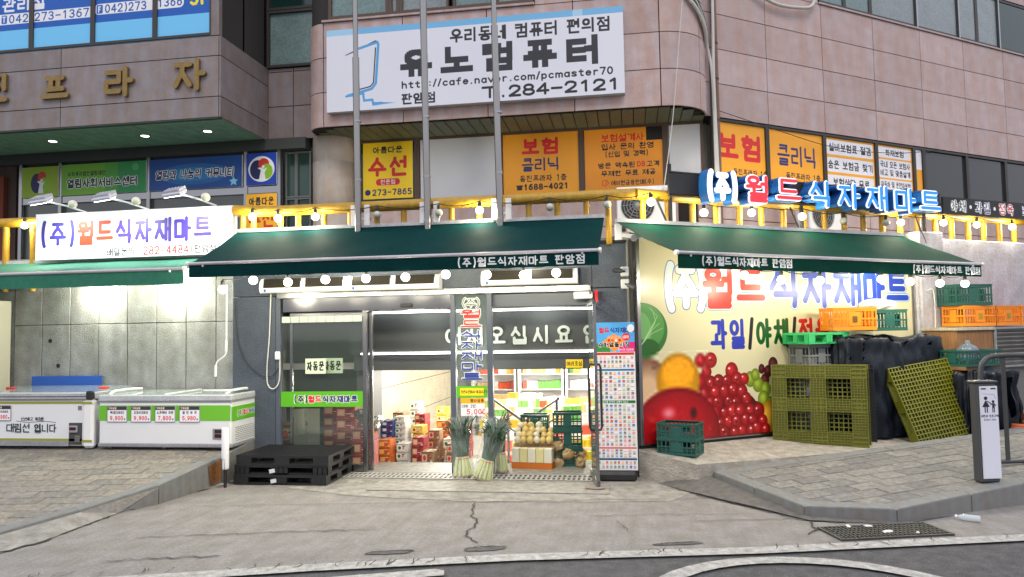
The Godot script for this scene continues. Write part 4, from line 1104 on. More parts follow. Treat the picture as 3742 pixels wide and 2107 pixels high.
func air_curtain(t: Node3D):
	# housing with a rounded front, two intake grilles and an outlet slot
	var prof := PackedVector2Array([Vector2(0, -0.09), Vector2(0.17, -0.09), Vector2(0.2, -0.07), Vector2(0.215, -0.02), Vector2(0.2, 0.06), Vector2(0.16, 0.11), Vector2(0.09, 0.125), Vector2(0, 0.125)])
	var tr := Transform3D(Basis(Vector3(0, 0, 1), Vector3(0, 1, 0), Vector3(-1, 0, 0)), Vector3.ZERO)
	part(t, "housing", MB.new().prism(prof, -0.66, 0.66, tr), M.white_plastic)
	var g := MB.new(); var gb := MB.new()
	for sx in [-0.32, 0.32]:
		gb.box(Vector3(sx, 0.045, 0.196), Vector3(0.56, 0.135, 0.03), Basis(Vector3.RIGHT, -0.22))
		for i in 26:
			g.box(Vector3(sx - 0.275 + i * 0.022, 0.045, 0.2135), Vector3(0.006, 0.13, 0.006), Basis(Vector3.RIGHT, -0.22))
		for j in 7:
			g.box(Vector3(sx, -0.015 + j * 0.02, 0.2275 - j * 0.0045), Vector3(0.56, 0.005, 0.005), Basis(Vector3.RIGHT, -0.22))
	part(t, "intake", gb, mat(0.018, 0.015, 0.012, 0.5)); part(t, "intake_grille", g, mat(0.03, 0.024, 0.015, 0.4, 0.5))
	part(t, "badge", MB.new().lathe(Vector3(-0.58, -0.055, 0.214), [[0.0, 0.002], [0.02, 0.001]], 12, true, Basis(Vector3.RIGHT, PI / 2)), mat(0.02, 0.1, 0.4))
	for sx in [-0.655, 0.655]: part(t, "end_cap", MB.new().prism(prof, -0.005, 0.005, Transform3D(tr.basis * Basis.from_scale(Vector3(1.04, 1.04, 1)), Vector3(sx * 1.006, 0, 0))), M.white_paint)

# ---------------------------------------------------------------- inside the shop, a few steps below the street
func make_interior():
	var dark := mat(0.052, 0.058, 0.062, 0.6)
	var cream := surf(0.44, 0.40, 0.30, G.fine, 0.4, 0.55)
	var fl := structure("shop_floor", MB.new().bb(-5.85, -0.2, -11.05, 0.4, 0.002, -10.26), surf(0.24, 0.235, 0.21, G.concrete, 0.8, 0.5))
	part(fl, "alcove_floor", MB.new().bb(-5.85, -0.2, -12.0, -4.3, 0.0015, -11.05), surf(0.24, 0.235, 0.21, G.concrete, 0.8, 0.5))
	part(fl, "lower_floor", MB.new().bb(-5.85, -1.5, -22, 3.2, -1.3, -11.05), mat(0.42, 0.42, 0.40, 0.4))
	part(fl, "stair_riser", MB.new().bb(-4.3, -1.3, -11.06, 0.4, -0.2, -11.0), mat(0.2, 0.2, 0.19))
	for k in 4: part(fl, "stair_tread", MB.new().bb(-2.5, -1.3, -11.35 - k * 0.28, -0.9, -0.25 - k * 0.25, -11.07 - k * 0.28), mat(0.22, 0.22, 0.21, 0.6))
	part(fl, "stock_platform", MB.new().bb(-4.42, -1.3, -16.0, -2.7, -0.3, -11.07), mat(0.3, 0.29, 0.27, 0.6))
	var W := structure("shop_walls", MB.new().bb(-5.95, -1.4, -22, -5.85, 3.1, -10.45).bb(0.4, -1.4, -14, 0.5, 3.1, -10.45).bb(3.2, -1.4, -22, 3.3, 1.5, -14).bb(0.5, -1.4, -14.0, 3.3, 1.5, -13.9), mat(0.34, 0.34, 0.33))
	part(W, "back_wall", MB.new().bb(-5.85, -1.4, -20.1, 3.2, 1.5, -20.0), mat(0.7, 0.7, 0.7))
	part(W, "ceiling", MB.new().bb(-5.85, 1.4, -22, 3.2, 1.5, -11.6), mat(0.72, 0.72, 0.70))
	part(W, "lobby_ceiling", MB.new().bb(-5.85, 2.62, -11.9, 0.4, 2.72, -10.46), mat(0.10, 0.105, 0.11))
	part(W, "alcove_wall", MB.new().bb(-5.85, -0.1, -12.1, -4.42, 2.7, -12.0), mat(0.055, 0.066, 0.062, 0.7))
	part(W, "alcove_pillar", MB.new().bb(-4.45, -0.5, -12.05, -4.16, 2.62, -11.65), mat(0.15, 0.155, 0.16, 0.6))
	var cw := part(W, "cream_wall", MB.new().bb(-4.62, -1.3, -18.5, -4.42, 1.4, -12.1), cream)
	for y in [0.98, 0.36]: part(cw, "joint", MB.new().bb(-4.421, y, -18.5, -4.417, y + 0.014, -12.1), mat(0.1, 0.09, 0.06))
	part(cw, "chair_rail", MB.new().bb(-4.42, -0.06, -18.5, -4.39, 0.06, -12.1), mat(0.5, 0.45, 0.34))
	# header beam with a welcome in raised white letters
	part(W, "portal_beam", MB.new().bb(-4.42, 1.66, -11.6, 0.4, 2.62, -11.3), dark)
	part(W, "portal_beam", MB.new().bb(-4.42, 1.38, -11.75, 0.4, 1.655, -11.45), mat(0.07, 0.075, 0.08, 0.6))
	var L := thing("welcome_letters", "white raised letters of welcome on the dark beam inside the shop", "sign", Vector3(0, 0, -11.29))
	var wx := -2.86
	for ch in ["어", "서", "오", "십", "시", "요"]:
		part(L, "letter", letter3d(ch, 0.27, 0.29, 0.042, 0.02, 0.0), mat(0.5, 0.55, 0.53, 0.4), Vector3(wx, 1.77, 0))
		wx += 0.345
	part(L, "letter", letter3d("입", 0.27, 0.29, 0.042, 0.02, 0.0), mat(0.5, 0.55, 0.53, 0.4), Vector3(wx + 0.08, 1.77, 0))
	# fluorescent tubes
	var tubes := [[Vector3(-3.2, 2.3, -11.2), 1.75, "fluorescent tube along the top of the welcome beam, nearer the fixed pane", 0.10], [Vector3(-1.3, 2.3, -11.2), 1.7, "fluorescent tube along the top of the welcome beam, nearer the hinged door", 0.10], [Vector3(-2.4, 1.655, -11.2), 3.6, "long thin light strip along the lower edge of the welcome beam", 0.12]]
	for t in tubes:
		var o := thing("tube_light", t[2], "lamp", t[0])
		part(o, "batten", MB.new().bb(-t[1] * 0.5, 0.012, -0.02, t[1] * 0.5, 0.03, 0.02), M.white_paint)
		part(o, "light_tube", MB.new().tube([Vector3(-t[1] * 0.5, 0, 0.01), Vector3(t[1] * 0.5, 0, 0.01)], 0.012, 8), glow(1.0, 1.0, 0.96, 6.0))
		lamp(o, t[3] * 2.2, Color(1.0, 1.0, 0.94), Vector3(0, 0.05, 0.3), 0.15)
	var n := 0
	for p in [[-3.3, -13.2], [-1.5, -13.0], [0.9, -14.6], [-2.6, -15.6], [-0.4, -16.2], [1.8, -17.5], [-2.2, -18.4], [0.2, -18.9]]:
		var o := thing("ceiling_light", "flat white ceiling light panel inside the bright shop", "lamp", Vector3(p[0], 1.39, p[1]), 0.0, "ceiling lights inside the shop")
		part(o, "light_panel", MB.new().bb(-0.3, -0.02, -0.6, 0.3, 0.0, 0.6), glow(1.0, 0.98, 0.92, 3.0))
		part(o, "frame", MB.new().bb(-0.32, -0.012, -0.62, -0.3, 0.0, 0.62).bb(0.3, -0.012, -0.62, 0.32, 0.0, 0.62), M.white_paint)
		lamp(o, 1.9, Color(1.0, 0.98, 0.93), Vector3(0, -0.12, 0), 0.3)
	# stacks of cartons along the cream wall
	var tones := [[[0.30, 0.18, 0.09], "brown cardboard carton"], [[0.7, 0.16, 0.02], "orange printed carton"], [[0.62, 0.62, 0.58], "white printed carton"], [[0.42, 0.03, 0.035], "dark red printed carton"], [[0.03, 0.06, 0.25], "navy blue printed carton"], [[0.6, 0.42, 0.03], "yellow printed carton"]]
	var stacks := [[-4.25, -11.35, 0.2, 0, 4], [-4.14, -11.75, 0.085, 2, 10], [-3.93, -11.8, 0.095, 4, 9], [-3.78, -11.95, 0.09, 2, 10], [-3.86, -11.45, 0.12, 1, 5], [-3.62, -11.6, 0.13, 2, 4], [-3.42, -11.75, 0.15, 3, 4], [-3.22, -11.6, 0.2, 0, 2], [-3.55, -12.2, 0.12, 5, 6], [-3.3, -12.3, 0.16, 0, 4], [-3.05, -12.4, 0.16, 2, 3], [-2.88, -11.9, 0.16, 0, 3], [-3.7, -12.9, 0.12, 3, 7], [-4.0, -12.6, 0.15, 0, 6], [-3.35, -13.1, 0.14, 1, 5], [-4.0, -13.6, 0.14, 2, 7], [-3.6, -14.0, 0.14, 5, 6], [-3.0, -13.3, 0.14, 3, 4]]
	for s in stacks:
		for k in s[4]:
			var c: Array = tones[s[3]]
			var o := thing("carton", c[1] + " in a stack beside the shop's cream wall", "box", Vector3(s[0] + rng.randf_range(-0.015, 0.015), -0.3 + k * s[2], s[1]), rng.randf_range(-0.06, 0.06), c[1] + "s by the cream wall")
			carton(o, Vector3(0.19, s[2] - 0.004, 0.3), c[0], s[3])
	# cartons and wares in the alcove behind the fixed pane
	for k in 5:
		var o := thing("carton", "dusty pink gift carton in a tall stack behind the fixed glass pane", "box", Vector3(-4.3, k * 0.175, -10.95), 0.0, "pink gift cartons")
		carton(o, Vector3(0.3, 0.17, 0.34), [0.52, 0.15, 0.13], 3)
	for k in 6:
		var o := thing("carton", "maroon gift carton in the stack farthest inside the alcove", "box", Vector3(-4.62, k * 0.175, -11.25), 0.0, "maroon gift cartons")
		carton(o, Vector3(0.34, 0.17, 0.34), [0.2, 0.05, 0.045], 3)
	for k in 3:
		var o := thing("carton", "dusty pink gift carton in a short stack beside the sliding door", "box", Vector3(-3.98, k * 0.19, -10.75), 0.0, "pink gift cartons beside the sliding door")
		carton(o, Vector3(0.3, 0.185, 0.34), [0.55, 0.16, 0.14], 3)
	for p in [[-5.22, 0.0], [-5.2, 0.3]]:
		var o := thing("carton", "brown carton with hand hole in the alcove behind the fixed glass", "box", Vector3(p[0], p[1], -11.0), 0.05, "brown cartons with hand holes")
		carton(o, Vector3(0.4, 0.295, 0.4), [0.3, 0.17, 0.08], 0)
		part(o, "hand_hole", MB.new().cbox(Vector3(0, 0.18, 0.201), Vector3(0.09, 0.03, 0.004), 0.001), M.black)
	var pb := thing("folding_panel", "beige two leaf panel leaning in the alcove behind the glass", "panel", Vector3(-4.9, 0.0, -10.72), 0.15)
	part(pb, "leaf", MB.new().bb(-0.2, 0.0, -0.01, 0.0, 0.85, 0.01), mat(0.33, 0.33, 0.25)); part(pb, "leaf", MB.new().bb(0.006, 0.0, -0.01, 0.2, 0.85, 0.01), mat(0.35, 0.35, 0.27)); part(pb, "hinge", MB.new().bb(-0.01, 0.2, 0.01, 0.016, 0.26, 0.02).bb(-0.01, 0.6, 0.01, 0.016, 0.66, 0.02), M.steel)
	# silver snack bags heaped on the pink cartons
	for k in 7:
		var o := thing("snack_bag", "crumpled silver snack bag heaped behind the glass", "bag", Vector3(-4.05 + (k % 3) * 0.12, 0.58 + 0.09 * (k / 3), -10.78 - 0.07 * (k % 2)), rng.randf_range(0, 3), "silver snack bags behind the glass")
		part(o, "foil", pillow(0.24, 0.16, 0.11, k), mat(0.45, 0.44, 0.42, 0.25, 0.8))
	# back of the shop: chilled cases, shelves, island displays
	for k in 5:
		var o := thing("chilled_case", "white upright chilled case with lit shelves against the shop's back wall", "refrigerator", Vector3(-3.6 + k * 1.25, -1.3, -19.7), 0.0, "chilled cases at the back of the shop")
		part(o, "cabinet", MB.new().bb(-0.6, 0, -0.3, 0.6, 0.3, 0.4).bb(-0.6, 0.3, -0.3, -0.55, 2.3, 0.4).bb(0.55, 0.3, -0.3, 0.6, 2.3, 0.4).bb(-0.6, 2.3, -0.3, 0.6, 2.5, 0.45).bb(-0.6, 0.3, -0.3, 0.6, 2.3, -0.25), M.white_paint)
		for y in [0.8, 1.25, 1.7, 2.1]:
			part(o, "shelf", MB.new().bb(-0.55, y, -0.25, 0.55, y + 0.02, 0.3), M.white_paint)
		part(o, "goods", goods(Vector3(-0.52, 0.0, -0.1), 1.04, 0.3, [0.32, 0.82, 1.27, 1.72, 2.12], 9, 0.24, k), goods_mat()).set_meta("kind", "stuff")
		part(o, "light_strip", MB.new().bb(-0.5, 2.26, 0.3, 0.5, 2.29, 0.36), glow(1, 1, 1, 4.0))
	for p in [[-0.75, -13.7, 0.25], [-2.05, -14.5, -0.1], [-0.6, -15.3, 0.3], [-2.5, -16.2, 0.0], [-1.1, -16.9, 0.1], [0.3, -14.6, 0.4], [-2.9, -17.9, 0.0], [0.5, -16.6, 0.2]]:
		var o := thing("shelf_island", "island shelf stacked with colourful groceries in the shop below", "shelf", Vector3(p[0], -1.3, p[1]), p[2], "grocery islands in the shop")
		part(o, "deck", MB.new().bb(-0.75, 0.0, -0.5, 0.75, 0.75, 0.5).bb(-0.75, 0.75, -0.5, 0.75, 0.95, 0.32).bb(-0.75, 0.95, -0.5, 0.75, 1.15, 0.14).bb(-0.75, 1.15, -0.5, 0.75, 1.35, -0.04).bb(-0.75, 1.35, -0.5, 0.75, 1.55, -0.22), M.white_paint)
		for k in 5: part(o, "goods", goods(Vector3(-0.74, 0, 0.41 - k * 0.18 - (0.05 if k == 4 else 0.0)), 1.48, 0.14, [0.75 + k * 0.2], 15, 0.2, int(p[0] * 7 + 30) + k * 13), goods_mat()).set_meta("kind", "stuff")
	var mc := thing("meat_counter", "long white meat counter under lamps at the shop's far side", "counter", Vector3(1.1, -1.3, -18.0), 0.15)
	part(mc, "base", MB.new().cbox(Vector3(0, 0.5, 0), Vector3(2.6, 1.0, 0.8), 0.05), M.white_paint); part(mc, "glass_front", MB.new().box(Vector3(0, 1.25, 0.25), Vector3(2.5, 0.5, 0.012), Basis(Vector3.RIGHT, -0.4)), M.glass); part(mc, "hood", MB.new().cbox(Vector3(0, 1.6, -0.1), Vector3(2.6, 0.12, 0.5), 0.03), mat(0.6, 0.55, 0.62))
	# stair handrails
	for r in [["steel stair handrail dropping from the door post", Vector3(-2.3, 0.86, -12.2), Vector3(-1.86, 0.42, -12.7)], ["steel stair handrail rising towards the hinged door", Vector3(-1.86, 0.40, -12.72), Vector3(-1.15, 0.9, -11.7)]]:
		var o := thing("handrail", r[0], "handrail")
		part(o, "rail", MB.new().tube([r[1], r[2]], 0.024, 8), M.steel); part(o, "rail", MB.new().tube([r[1] - Vector3(0, 0.28, 0), r[2] - Vector3(0, 0.28, 0)], 0.016, 8), M.steel)
		for t in [0.04, 0.5, 0.96]:
			var q: Vector3 = r[1].lerp(r[2], t)
			part(o, "post", MB.new().tube([Vector3(q.x, -1.3, q.z), q], 0.02, 8), M.frame_grey)
	# fruit display by the doorway
	var fd := thing("fruit_display", "low fruit display of yellow printed boxes on an orange slatted base", "display stand", Vector3(-1.42, 0.0, -10.82), -0.12)
	part(fd, "base", MB.new().bb(-0.3, 0.0, -0.2, 0.3, 0.09, 0.2), mat(0.5, 0.13, 0.01))
	for k in 5: part(fd, "printed_box", MB.new().cbox(Vector3(-0.24 + k * 0.12, 0.19, 0.14), Vector3(0.115, 0.2, 0.13), 0.006), mat(0.62, 0.56, 0.28) if k % 2 else mat(0.64, 0.62, 0.5))
	part(fd, "tray", MB.new().box(Vector3(0, 0.32, -0.08), Vector3(0.62, 0.05, 0.4), Basis(Vector3.RIGHT, 0.35)), M.card)
	for k in 22:
		var o := thing("pear", "pale yellow pear in a net on the fruit display", "fruit", Vector3(-1.66 + (k % 6) * 0.095 + rng.randf_range(-0.02, 0.02), 0.40 + 0.06 * (k / 6), -10.72 - 0.08 * (k / 6)), 0.0, "pears on the fruit display")
		part(o, "flesh", MB.new().ball(Vector3.ZERO, Vector3(0.05, 0.052, 0.05) * rng.randf_range(0.9, 1.1), 6), mat(0.62, 0.46, 0.16, 0.5) if k % 3 else mat(0.66, 0.6, 0.45, 0.6))
	for k in 7:
		var o := thing("potato_bag", "clear bag of potatoes lying on the floor behind the hinged door", "bag", Vector3(-1.1 + (k % 3) * 0.17, 0.06 + 0.12 * (k / 3), -10.85 - 0.1 * (k % 2)), k, "potato bags on the shop floor")
		part(o, "bag", pillow(0.22, 0.17, 0.15, 40 + k), surf(0.42, 0.29, 0.14, G.concrete, 4.0, 0.4))
	var gc := thing("green_crate", "dark green plastic crate stack's bottom crate inside the doorway", "crate", Vector3(-0.95, 0.0, -10.98 + 0.0), 0.1)
	crate(gc, 0.42, 0.3, 0.26, M.crate_green)
	for k in 2: copy(gc, Vector3(-0.95, 0.26 * (k + 1), -10.98), 0.1 - 0.03 * k, ["dark green plastic crate in the middle of the stack inside the doorway", "dark green plastic crate on top of the stack inside the doorway"][k])
	copy(gc, Vector3(-1.5, 0.42, -11.55), 0.0, "dark green plastic crate behind the pears in the doorway")
	var cs := thing("crate_stand", "black stand carrying the green crate behind the pears", "stand", Vector3(-1.5, -0.5, -11.55)); part(cs, "top", MB.new().bb(-0.3, 0.86, -0.22, 0.3, 0.915, 0.22), M.black); part(cs, "leg", MB.new().bb(-0.28, 0.0, -0.2, -0.24, 0.86, 0.2), M.black); part(cs, "leg", MB.new().bb(0.24, 0.0, -0.2, 0.28, 0.86, 0.2), M.black)
	var m := thing("head_warning_sign", "small yellow warning sign hanging below the welcome beam", "sign", Vector3(-0.86, 1.46, -11.43))
	var pd := Pad.new(160, 80, Color(0.95, 0.8, 0.05))
	pd.text("머리조심", 80, 18, 34, 44, 6, Color(0.08, 0.07, 0.05), {"mid": true, "gap": 3})
	board(m, 0.26, 0.13, 0.01, M.yellow, pd.tex())

var packs := {}
func pack_print(kind: int) -> StandardMaterial3D:
	if not packs.has(kind):
		var r := RandomNumberGenerator.new(); r.seed = 300 + kind
		var bg: Color = [Color(0.62, 0.47, 0.33), Color(0.90, 0.48, 0.12), Color(0.88, 0.87, 0.84), Color(0.66, 0.24, 0.22), Color(0.18, 0.24, 0.50), Color(0.90, 0.74, 0.16)][kind]
		var p := Pad.new(128, 72, bg)
		p.rect(0, 0, 128, 7, bg.darkened(0.4)); p.rect(6, 14, 52, 44, bg.lightened(0.55)); p.disc(32, 36, 18, 17, [Color(0.8, 0.2, 0.1), Color(0.95, 0.8, 0.2), Color(0.2, 0.45, 0.2), Color(0.9, 0.75, 0.5), Color(0.85, 0.85, 0.9), Color(0.75, 0.2, 0.1)][kind])
		for k in 5: p.rect(66, 14 + k * 9, r.randf_range(20, 54), 4.5 if k else 7.0, [INK, Color(0.7, 0.1, 0.1), SNOW][r.randi() % 3])
		p.rect(100, 50, 22, 14, SNOW); p.rect(104, 53, 14, 2, INK); p.rect(104, 57, 10, 2, INK)
		packs[kind] = print_mat(p.tex(), 0.55)
	return packs[kind]
func carton(o: Node3D, s: Vector3, c: Array, kind := 0):
	part(o, "body", MB.new().cbox(Vector3(0, s.y * 0.5, 0), s, 0.006), mat(c[0], c[1], c[2], 0.7))
	print_quad(o, "print", s.x - 0.012, s.y - 0.012, pack_print(kind), Vector3(0, s.y * 0.5, s.z * 0.5 + 0.002))
	part(o, "tape", MB.new().bb(-0.02, s.y, -s.z * 0.5, 0.02, s.y + 0.0012, s.z * 0.5), mat(0.45, 0.38, 0.25, 0.4))
func pillow(w: float, h: float, d: float, sd: int) -> MB:
	var mb := MB.new()
	var n := FastNoiseLite.new(); n.seed = sd; n.frequency = 1.2
	var g := []
	for i in 9:
		var row := []
		for j in 13:
			var a := PI * i / 8.0; var b := TAU * j / 12.0
			var p := Vector3(sin(a) * cos(b), cos(a), sin(a) * sin(b))
			row.append(p * Vector3(w, h, d) * 0.5 * (1.0 + 0.4 * n.get_noise_3d(p.x * 1.5, p.y * 1.5, p.z * 1.5)))
		g.append(row)
	for i in 8:
		for j in 12: mb.quad(g[i][j], g[i][j + 1], g[i + 1][j + 1], g[i + 1][j], Vector3.ZERO)
	return mb
var gm: StandardMaterial3D
func goods_mat() -> StandardMaterial3D:
	if gm == null:
		gm = StandardMaterial3D.new(); gm.vertex_color_use_as_albedo = true; gm.roughness = 0.5
	return gm
func goods(at: Vector3, w: float, d: float, ys: Array, n: int, h: float, sd: int) -> ArrayMesh:
	var r := RandomNumberGenerator.new(); r.seed = sd
	var mb := MB.new()
	var cols := [Color(0.7, 0.08, 0.02), Color(0.75, 0.35, 0.02), Color(0.75, 0.6, 0.05), Color(0.7, 0.7, 0.66), Color(0.15, 0.4, 0.08), Color(0.75, 0.5, 0.08), Color(0.75, 0.72, 0.7), Color(0.65, 0.12, 0.08), Color(0.78, 0.76, 0.74), Color(0.72, 0.45, 0.2)]
	for y in ys:
		var x := 0.0
		var run := 0; var c := Color.WHITE; var ht := h
		while x < w - 0.03:
			if run == 0:
				run = r.randi_range(1, 4); c = cols[r.randi() % cols.size()]; ht = h * r.randf_range(0.6, 1.0)
			var bw := w / n * r.randf_range(0.7, 1.0)
			mb.st.set_color(c * r.randf_range(0.85, 1.0))
			mb.bb(at.x + x + 0.003, y, at.z - d * 0.5, at.x + minf(x + bw, w) - 0.003, y + ht, at.z + d * 0.5)
			x += bw; run -= 1
	return mb.mesh()
# open plastic crate with ribbed, slotted sides
func crate(t: Node3D, l: float, w: float, h: float, m: Material, label_mat: Material = null):
	part(t, "bottom", MB.new().bb(-l * 0.5, 0.0, -w * 0.5, l * 0.5, 0.012, w * 0.5), m)
	for k in 4:
		var along := k < 2
		var len := l if along else w - 0.024
		var mb := MB.new()
		var n := maxi(4, int(len / 0.055))
		var pieces := [[-len * 0.5, 0.012, len * 0.5, h * 0.16, 0.0], [-len * 0.5, h * 0.46, len * 0.5, h * 0.54, 0.002], [-len * 0.5, h * 0.84, len * 0.5, h - 0.012, 0.0], [-len * 0.5 - 0.006, h - 0.022, len * 0.5 + 0.006, h, 0.007]]
		for i in n + 1:
			var x := -len * 0.5 + (len - 0.014) * i / n
			pieces.append([x, h * 0.12, x + 0.014, h * 0.9, -0.001])
		pieces.append([-len * 0.14, h * 0.2, len * 0.14, h * 0.8, 0.001])
		for q in 3: pieces.append([-len * 0.5, h * (0.24 + q * 0.06), len * 0.5, h * (0.24 + q * 0.06) + 0.006, -0.002])
		for p in pieces: mb.bb(p[0], p[1], -0.006, p[2], p[3], 0.006 + p[4])
		var sd := 1.0 if k % 2 == 0 else -1.0
		var b := Basis(Vector3.UP, (0.0 if sd > 0 else PI) if along else (PI / 2 if sd > 0 else -PI / 2))
		var off := Vector3(0, 0, sd * (w * 0.5 - 0.006)) if along else Vector3(sd * (l * 0.5 - 0.006), 0, 0)
		part(t, "side", mb, m, off, b)
	if label_mat: part(t, "stamp", MB.new().bb(-0.035, h * 0.35, w * 0.5 + 0.0055, 0.035, h * 0.62, w * 0.5 + 0.009), label_mat)

# ---------------------------------------------------------------- awnings
func awning(t: Node3D, bl: Vector3, br: Vector3, fl: Vector3, fr: Vector3, drop: float, m: Material, sd: int):
	var n := FastNoiseLite.new(); n.seed = sd; n.frequency = 0.35
	var nx := 40; var ny := 10
	var grid := []
	for j in ny + 1:
		var row := []
		for i in nx + 1:
			var u := float(i) / nx; var v := float(j) / ny
			var p := bl.lerp(br, u).lerp(fl.lerp(fr, u), v)
			p.y -= sin(PI * v) * 0.022 + sin(PI * v) * n.get_noise_2d(u * 14.0 + v * 3.0, v * 2.0) * 0.035
			row.append(p)
		grid.append(row)
	var mb := MB.new()
	mb.st.set_smooth_group(1)
	for j in ny:
		for i in nx:
			var c: Vector3 = grid[j][i]
			mb.quad(grid[j][i], grid[j][i + 1], grid[j + 1][i + 1], grid[j + 1][i], c - Vector3(0, 5, 0))
	mb.st.set_smooth_group(2)
	var dn := Vector3(0, -0.005, 0)
	for j in ny:
		for i in nx:
			var c: Vector3 = grid[j][i]
			mb.quad(grid[j][i] + dn, grid[j][i + 1] + dn, grid[j + 1][i + 1] + dn, grid[j + 1][i] + dn, c + Vector3(0, 5, 0))
	part(t, "fabric", mb, m)
	# valance hanging from the front bar, slightly wavy
	var va := MB.new()
	va.st.set_smooth_group(1)
	var out := (fl - bl); out.y = 0; out = out.normalized()
	var prev := []
	for i in 61:
		var u := i / 60.0
		var a := fl.lerp(fr, u) + Vector3(0, -0.02, 0)
		var b := a + Vector3(0, -drop, 0) + out * (n.get_noise_1d(u * 20.0) * 0.03)
		if prev:
			va.quad(prev[0], a, b, prev[1], a - out * 5.0)
		prev = [a, b]
	va.st.set_smooth_group(2)
	prev = []
	for i in 61:
		var u := i / 60.0
		var a := fl.lerp(fr, u) + Vector3(0, -0.02, 0) - out * 0.004
		var b := a + Vector3(0, -drop, 0) + out * (n.get_noise_1d(u * 20.0) * 0.03)
		if prev: va.quad(prev[0], a, b, prev[1], a + out * 5.0)
		prev = [a, b]
	part(t, "valance", va, m)
	part(t, "front_bar", MB.new().tube([fl - (fr - fl).normalized() * 0.02, fr + (fr - fl).normalized() * 0.02], 0.022, 10), surf(0.42, 0.40, 0.42, G.fine, 1.0, 0.4))
	part(t, "roller_case", MB.new().bar(bl + Vector3(0, 0.02, 0), br + Vector3(0, 0.02, 0), 0.06, 0.05), surf(0.43, 0.43, 0.44, G.fine, 1.0, 0.5))
	for e in [[bl, fl], [br, fr]]:
		var s: Vector3 = ((br - bl).normalized()) * (0.18 if e[0] == bl else -0.18)
		part(t, "arm", MB.new().bar(e[0] + Vector3(0, -0.1, 0) + s, e[0].lerp(e[1], 0.5) + Vector3(0, -0.13, 0) + s * 3.5, 0.05, 0.035).bar(e[0].lerp(e[1], 0.5) + Vector3(0, -0.13, 0) + s * 3.5, e[1] + Vector3(0, -0.03, 0) + s, 0.045, 0.03), M.white_paint)
		part(t, "end_cap", MB.new().tube([e[1] - (br - bl).normalized() * 0.035 * signf(s.dot(br - bl)), e[1]], 0.032, 10), M.white_paint)
func words(t: Node3D, s: String, at: Vector3, bas: Basis, cw: float, ch: float, th: float, m: Material, gap := 0.015, depth := 0.003):
	var x := 0.0
	for i in s.length():
		var u := s.unicode_at(i)
		var aw := Pad.adv(u) * cw
		if Pad.strokes(u): part(t, "letter", letter3d(s[i], aw, ch, th, depth, 0.0), m, at + bas * Vector3(x, 0, 0), bas)
		x += aw + gap

func make_awnings():
	var A := thing("awning", "dark green awning over the shop entrance with white lettering on its valance", "awning")
	awning(A, Vector3(-5.68, 3.5, -10.08), Vector3(-0.31, 3.5, -10.08), Vector3(-5.70, 2.935, -8.9), Vector3(-0.35, 2.935, -8.9), 0.16, M.awning, 3)
	var wm := mat(0.62, 0.64, 0.64, 0.6)
	words(A, "(주)월드식자재마트 판암점", Vector3(-2.08, 2.775, -8.872), Basis(), 0.113, 0.115, 0.016, wm, 0.014)
	var B := thing("awning", "lower green awning over the chest freezers, below the white shop sign", "awning")
	awning(B, Vector3(-12.2, 3.2, -10.5), Vector3(-6.3, 3.2, -10.5), Vector3(-12.2, 2.895, -9.05), Vector3(-5.88, 2.895, -9.05), 0.19, M.awning_l, 9)
	var C := thing("awning", "green awning over the fruit mural with white lettering at both ends", "awning", wing.origin, WT)
	awning(C, Vector3(-0.38, 3.4, 0.1), Vector3(5.05, 3.4, 0.1), Vector3(-0.2, 2.89, 1.17), Vector3(5.35, 2.855, 1.17), 0.17, M.awning_r, 15)
	words(C, "(주)월드식자재마트 판암점", Vector3(0.13, 2.735, 1.198), Basis(Vector3.BACK, -0.006), 0.105, 0.115, 0.016, wm, 0.012)
	words(C, "(주)월드식자재마트 판암점", Vector3(3.83, 2.70, 1.198), Basis(Vector3.BACK, -0.006), 0.105, 0.115, 0.016, wm, 0.012)

# ---------------------------------------------------------------- signs and posters
const RED := Color(0.80, 0.10, 0.10)
const NAVY := Color(0.10, 0.12, 0.40)
const INK := Color(0.10, 0.10, 0.12)
const SNOW := Color(0.88, 0.88, 0.90)
func shop_name(p: Pad, x: float, y: float, cw: float, ch: float, t: float, gap: float, o: float, oc: Color, c1: Color, c2: Color, c3: Color):
	for pass_ in 2:
		var th := t + o * 2.0 if pass_ == 0 else t
		if pass_ == 0 and o <= 0.0: continue
		var xx := x
		for seg in [["(", c1], ["주", c1], [")", c1], ["월", c2], ["드", c2], ["식", c3], ["자", c3], ["재", c3], ["마", c3], ["트", c3]]:
			var col: Color = oc if pass_ == 0 else seg[1]
			var e := (th - t) * 0.5
			p.text(seg[0], xx - e, y - e, cw + e * 2 if seg[0].unicode_at(0) > 200 else cw, ch + e * 2, th, col, {"gap": 0})
			xx += Pad.adv(seg[0].unicode_at(0)) * cw + gap
func hang(t: Node3D, tr: Transform3D): t.transform = tr

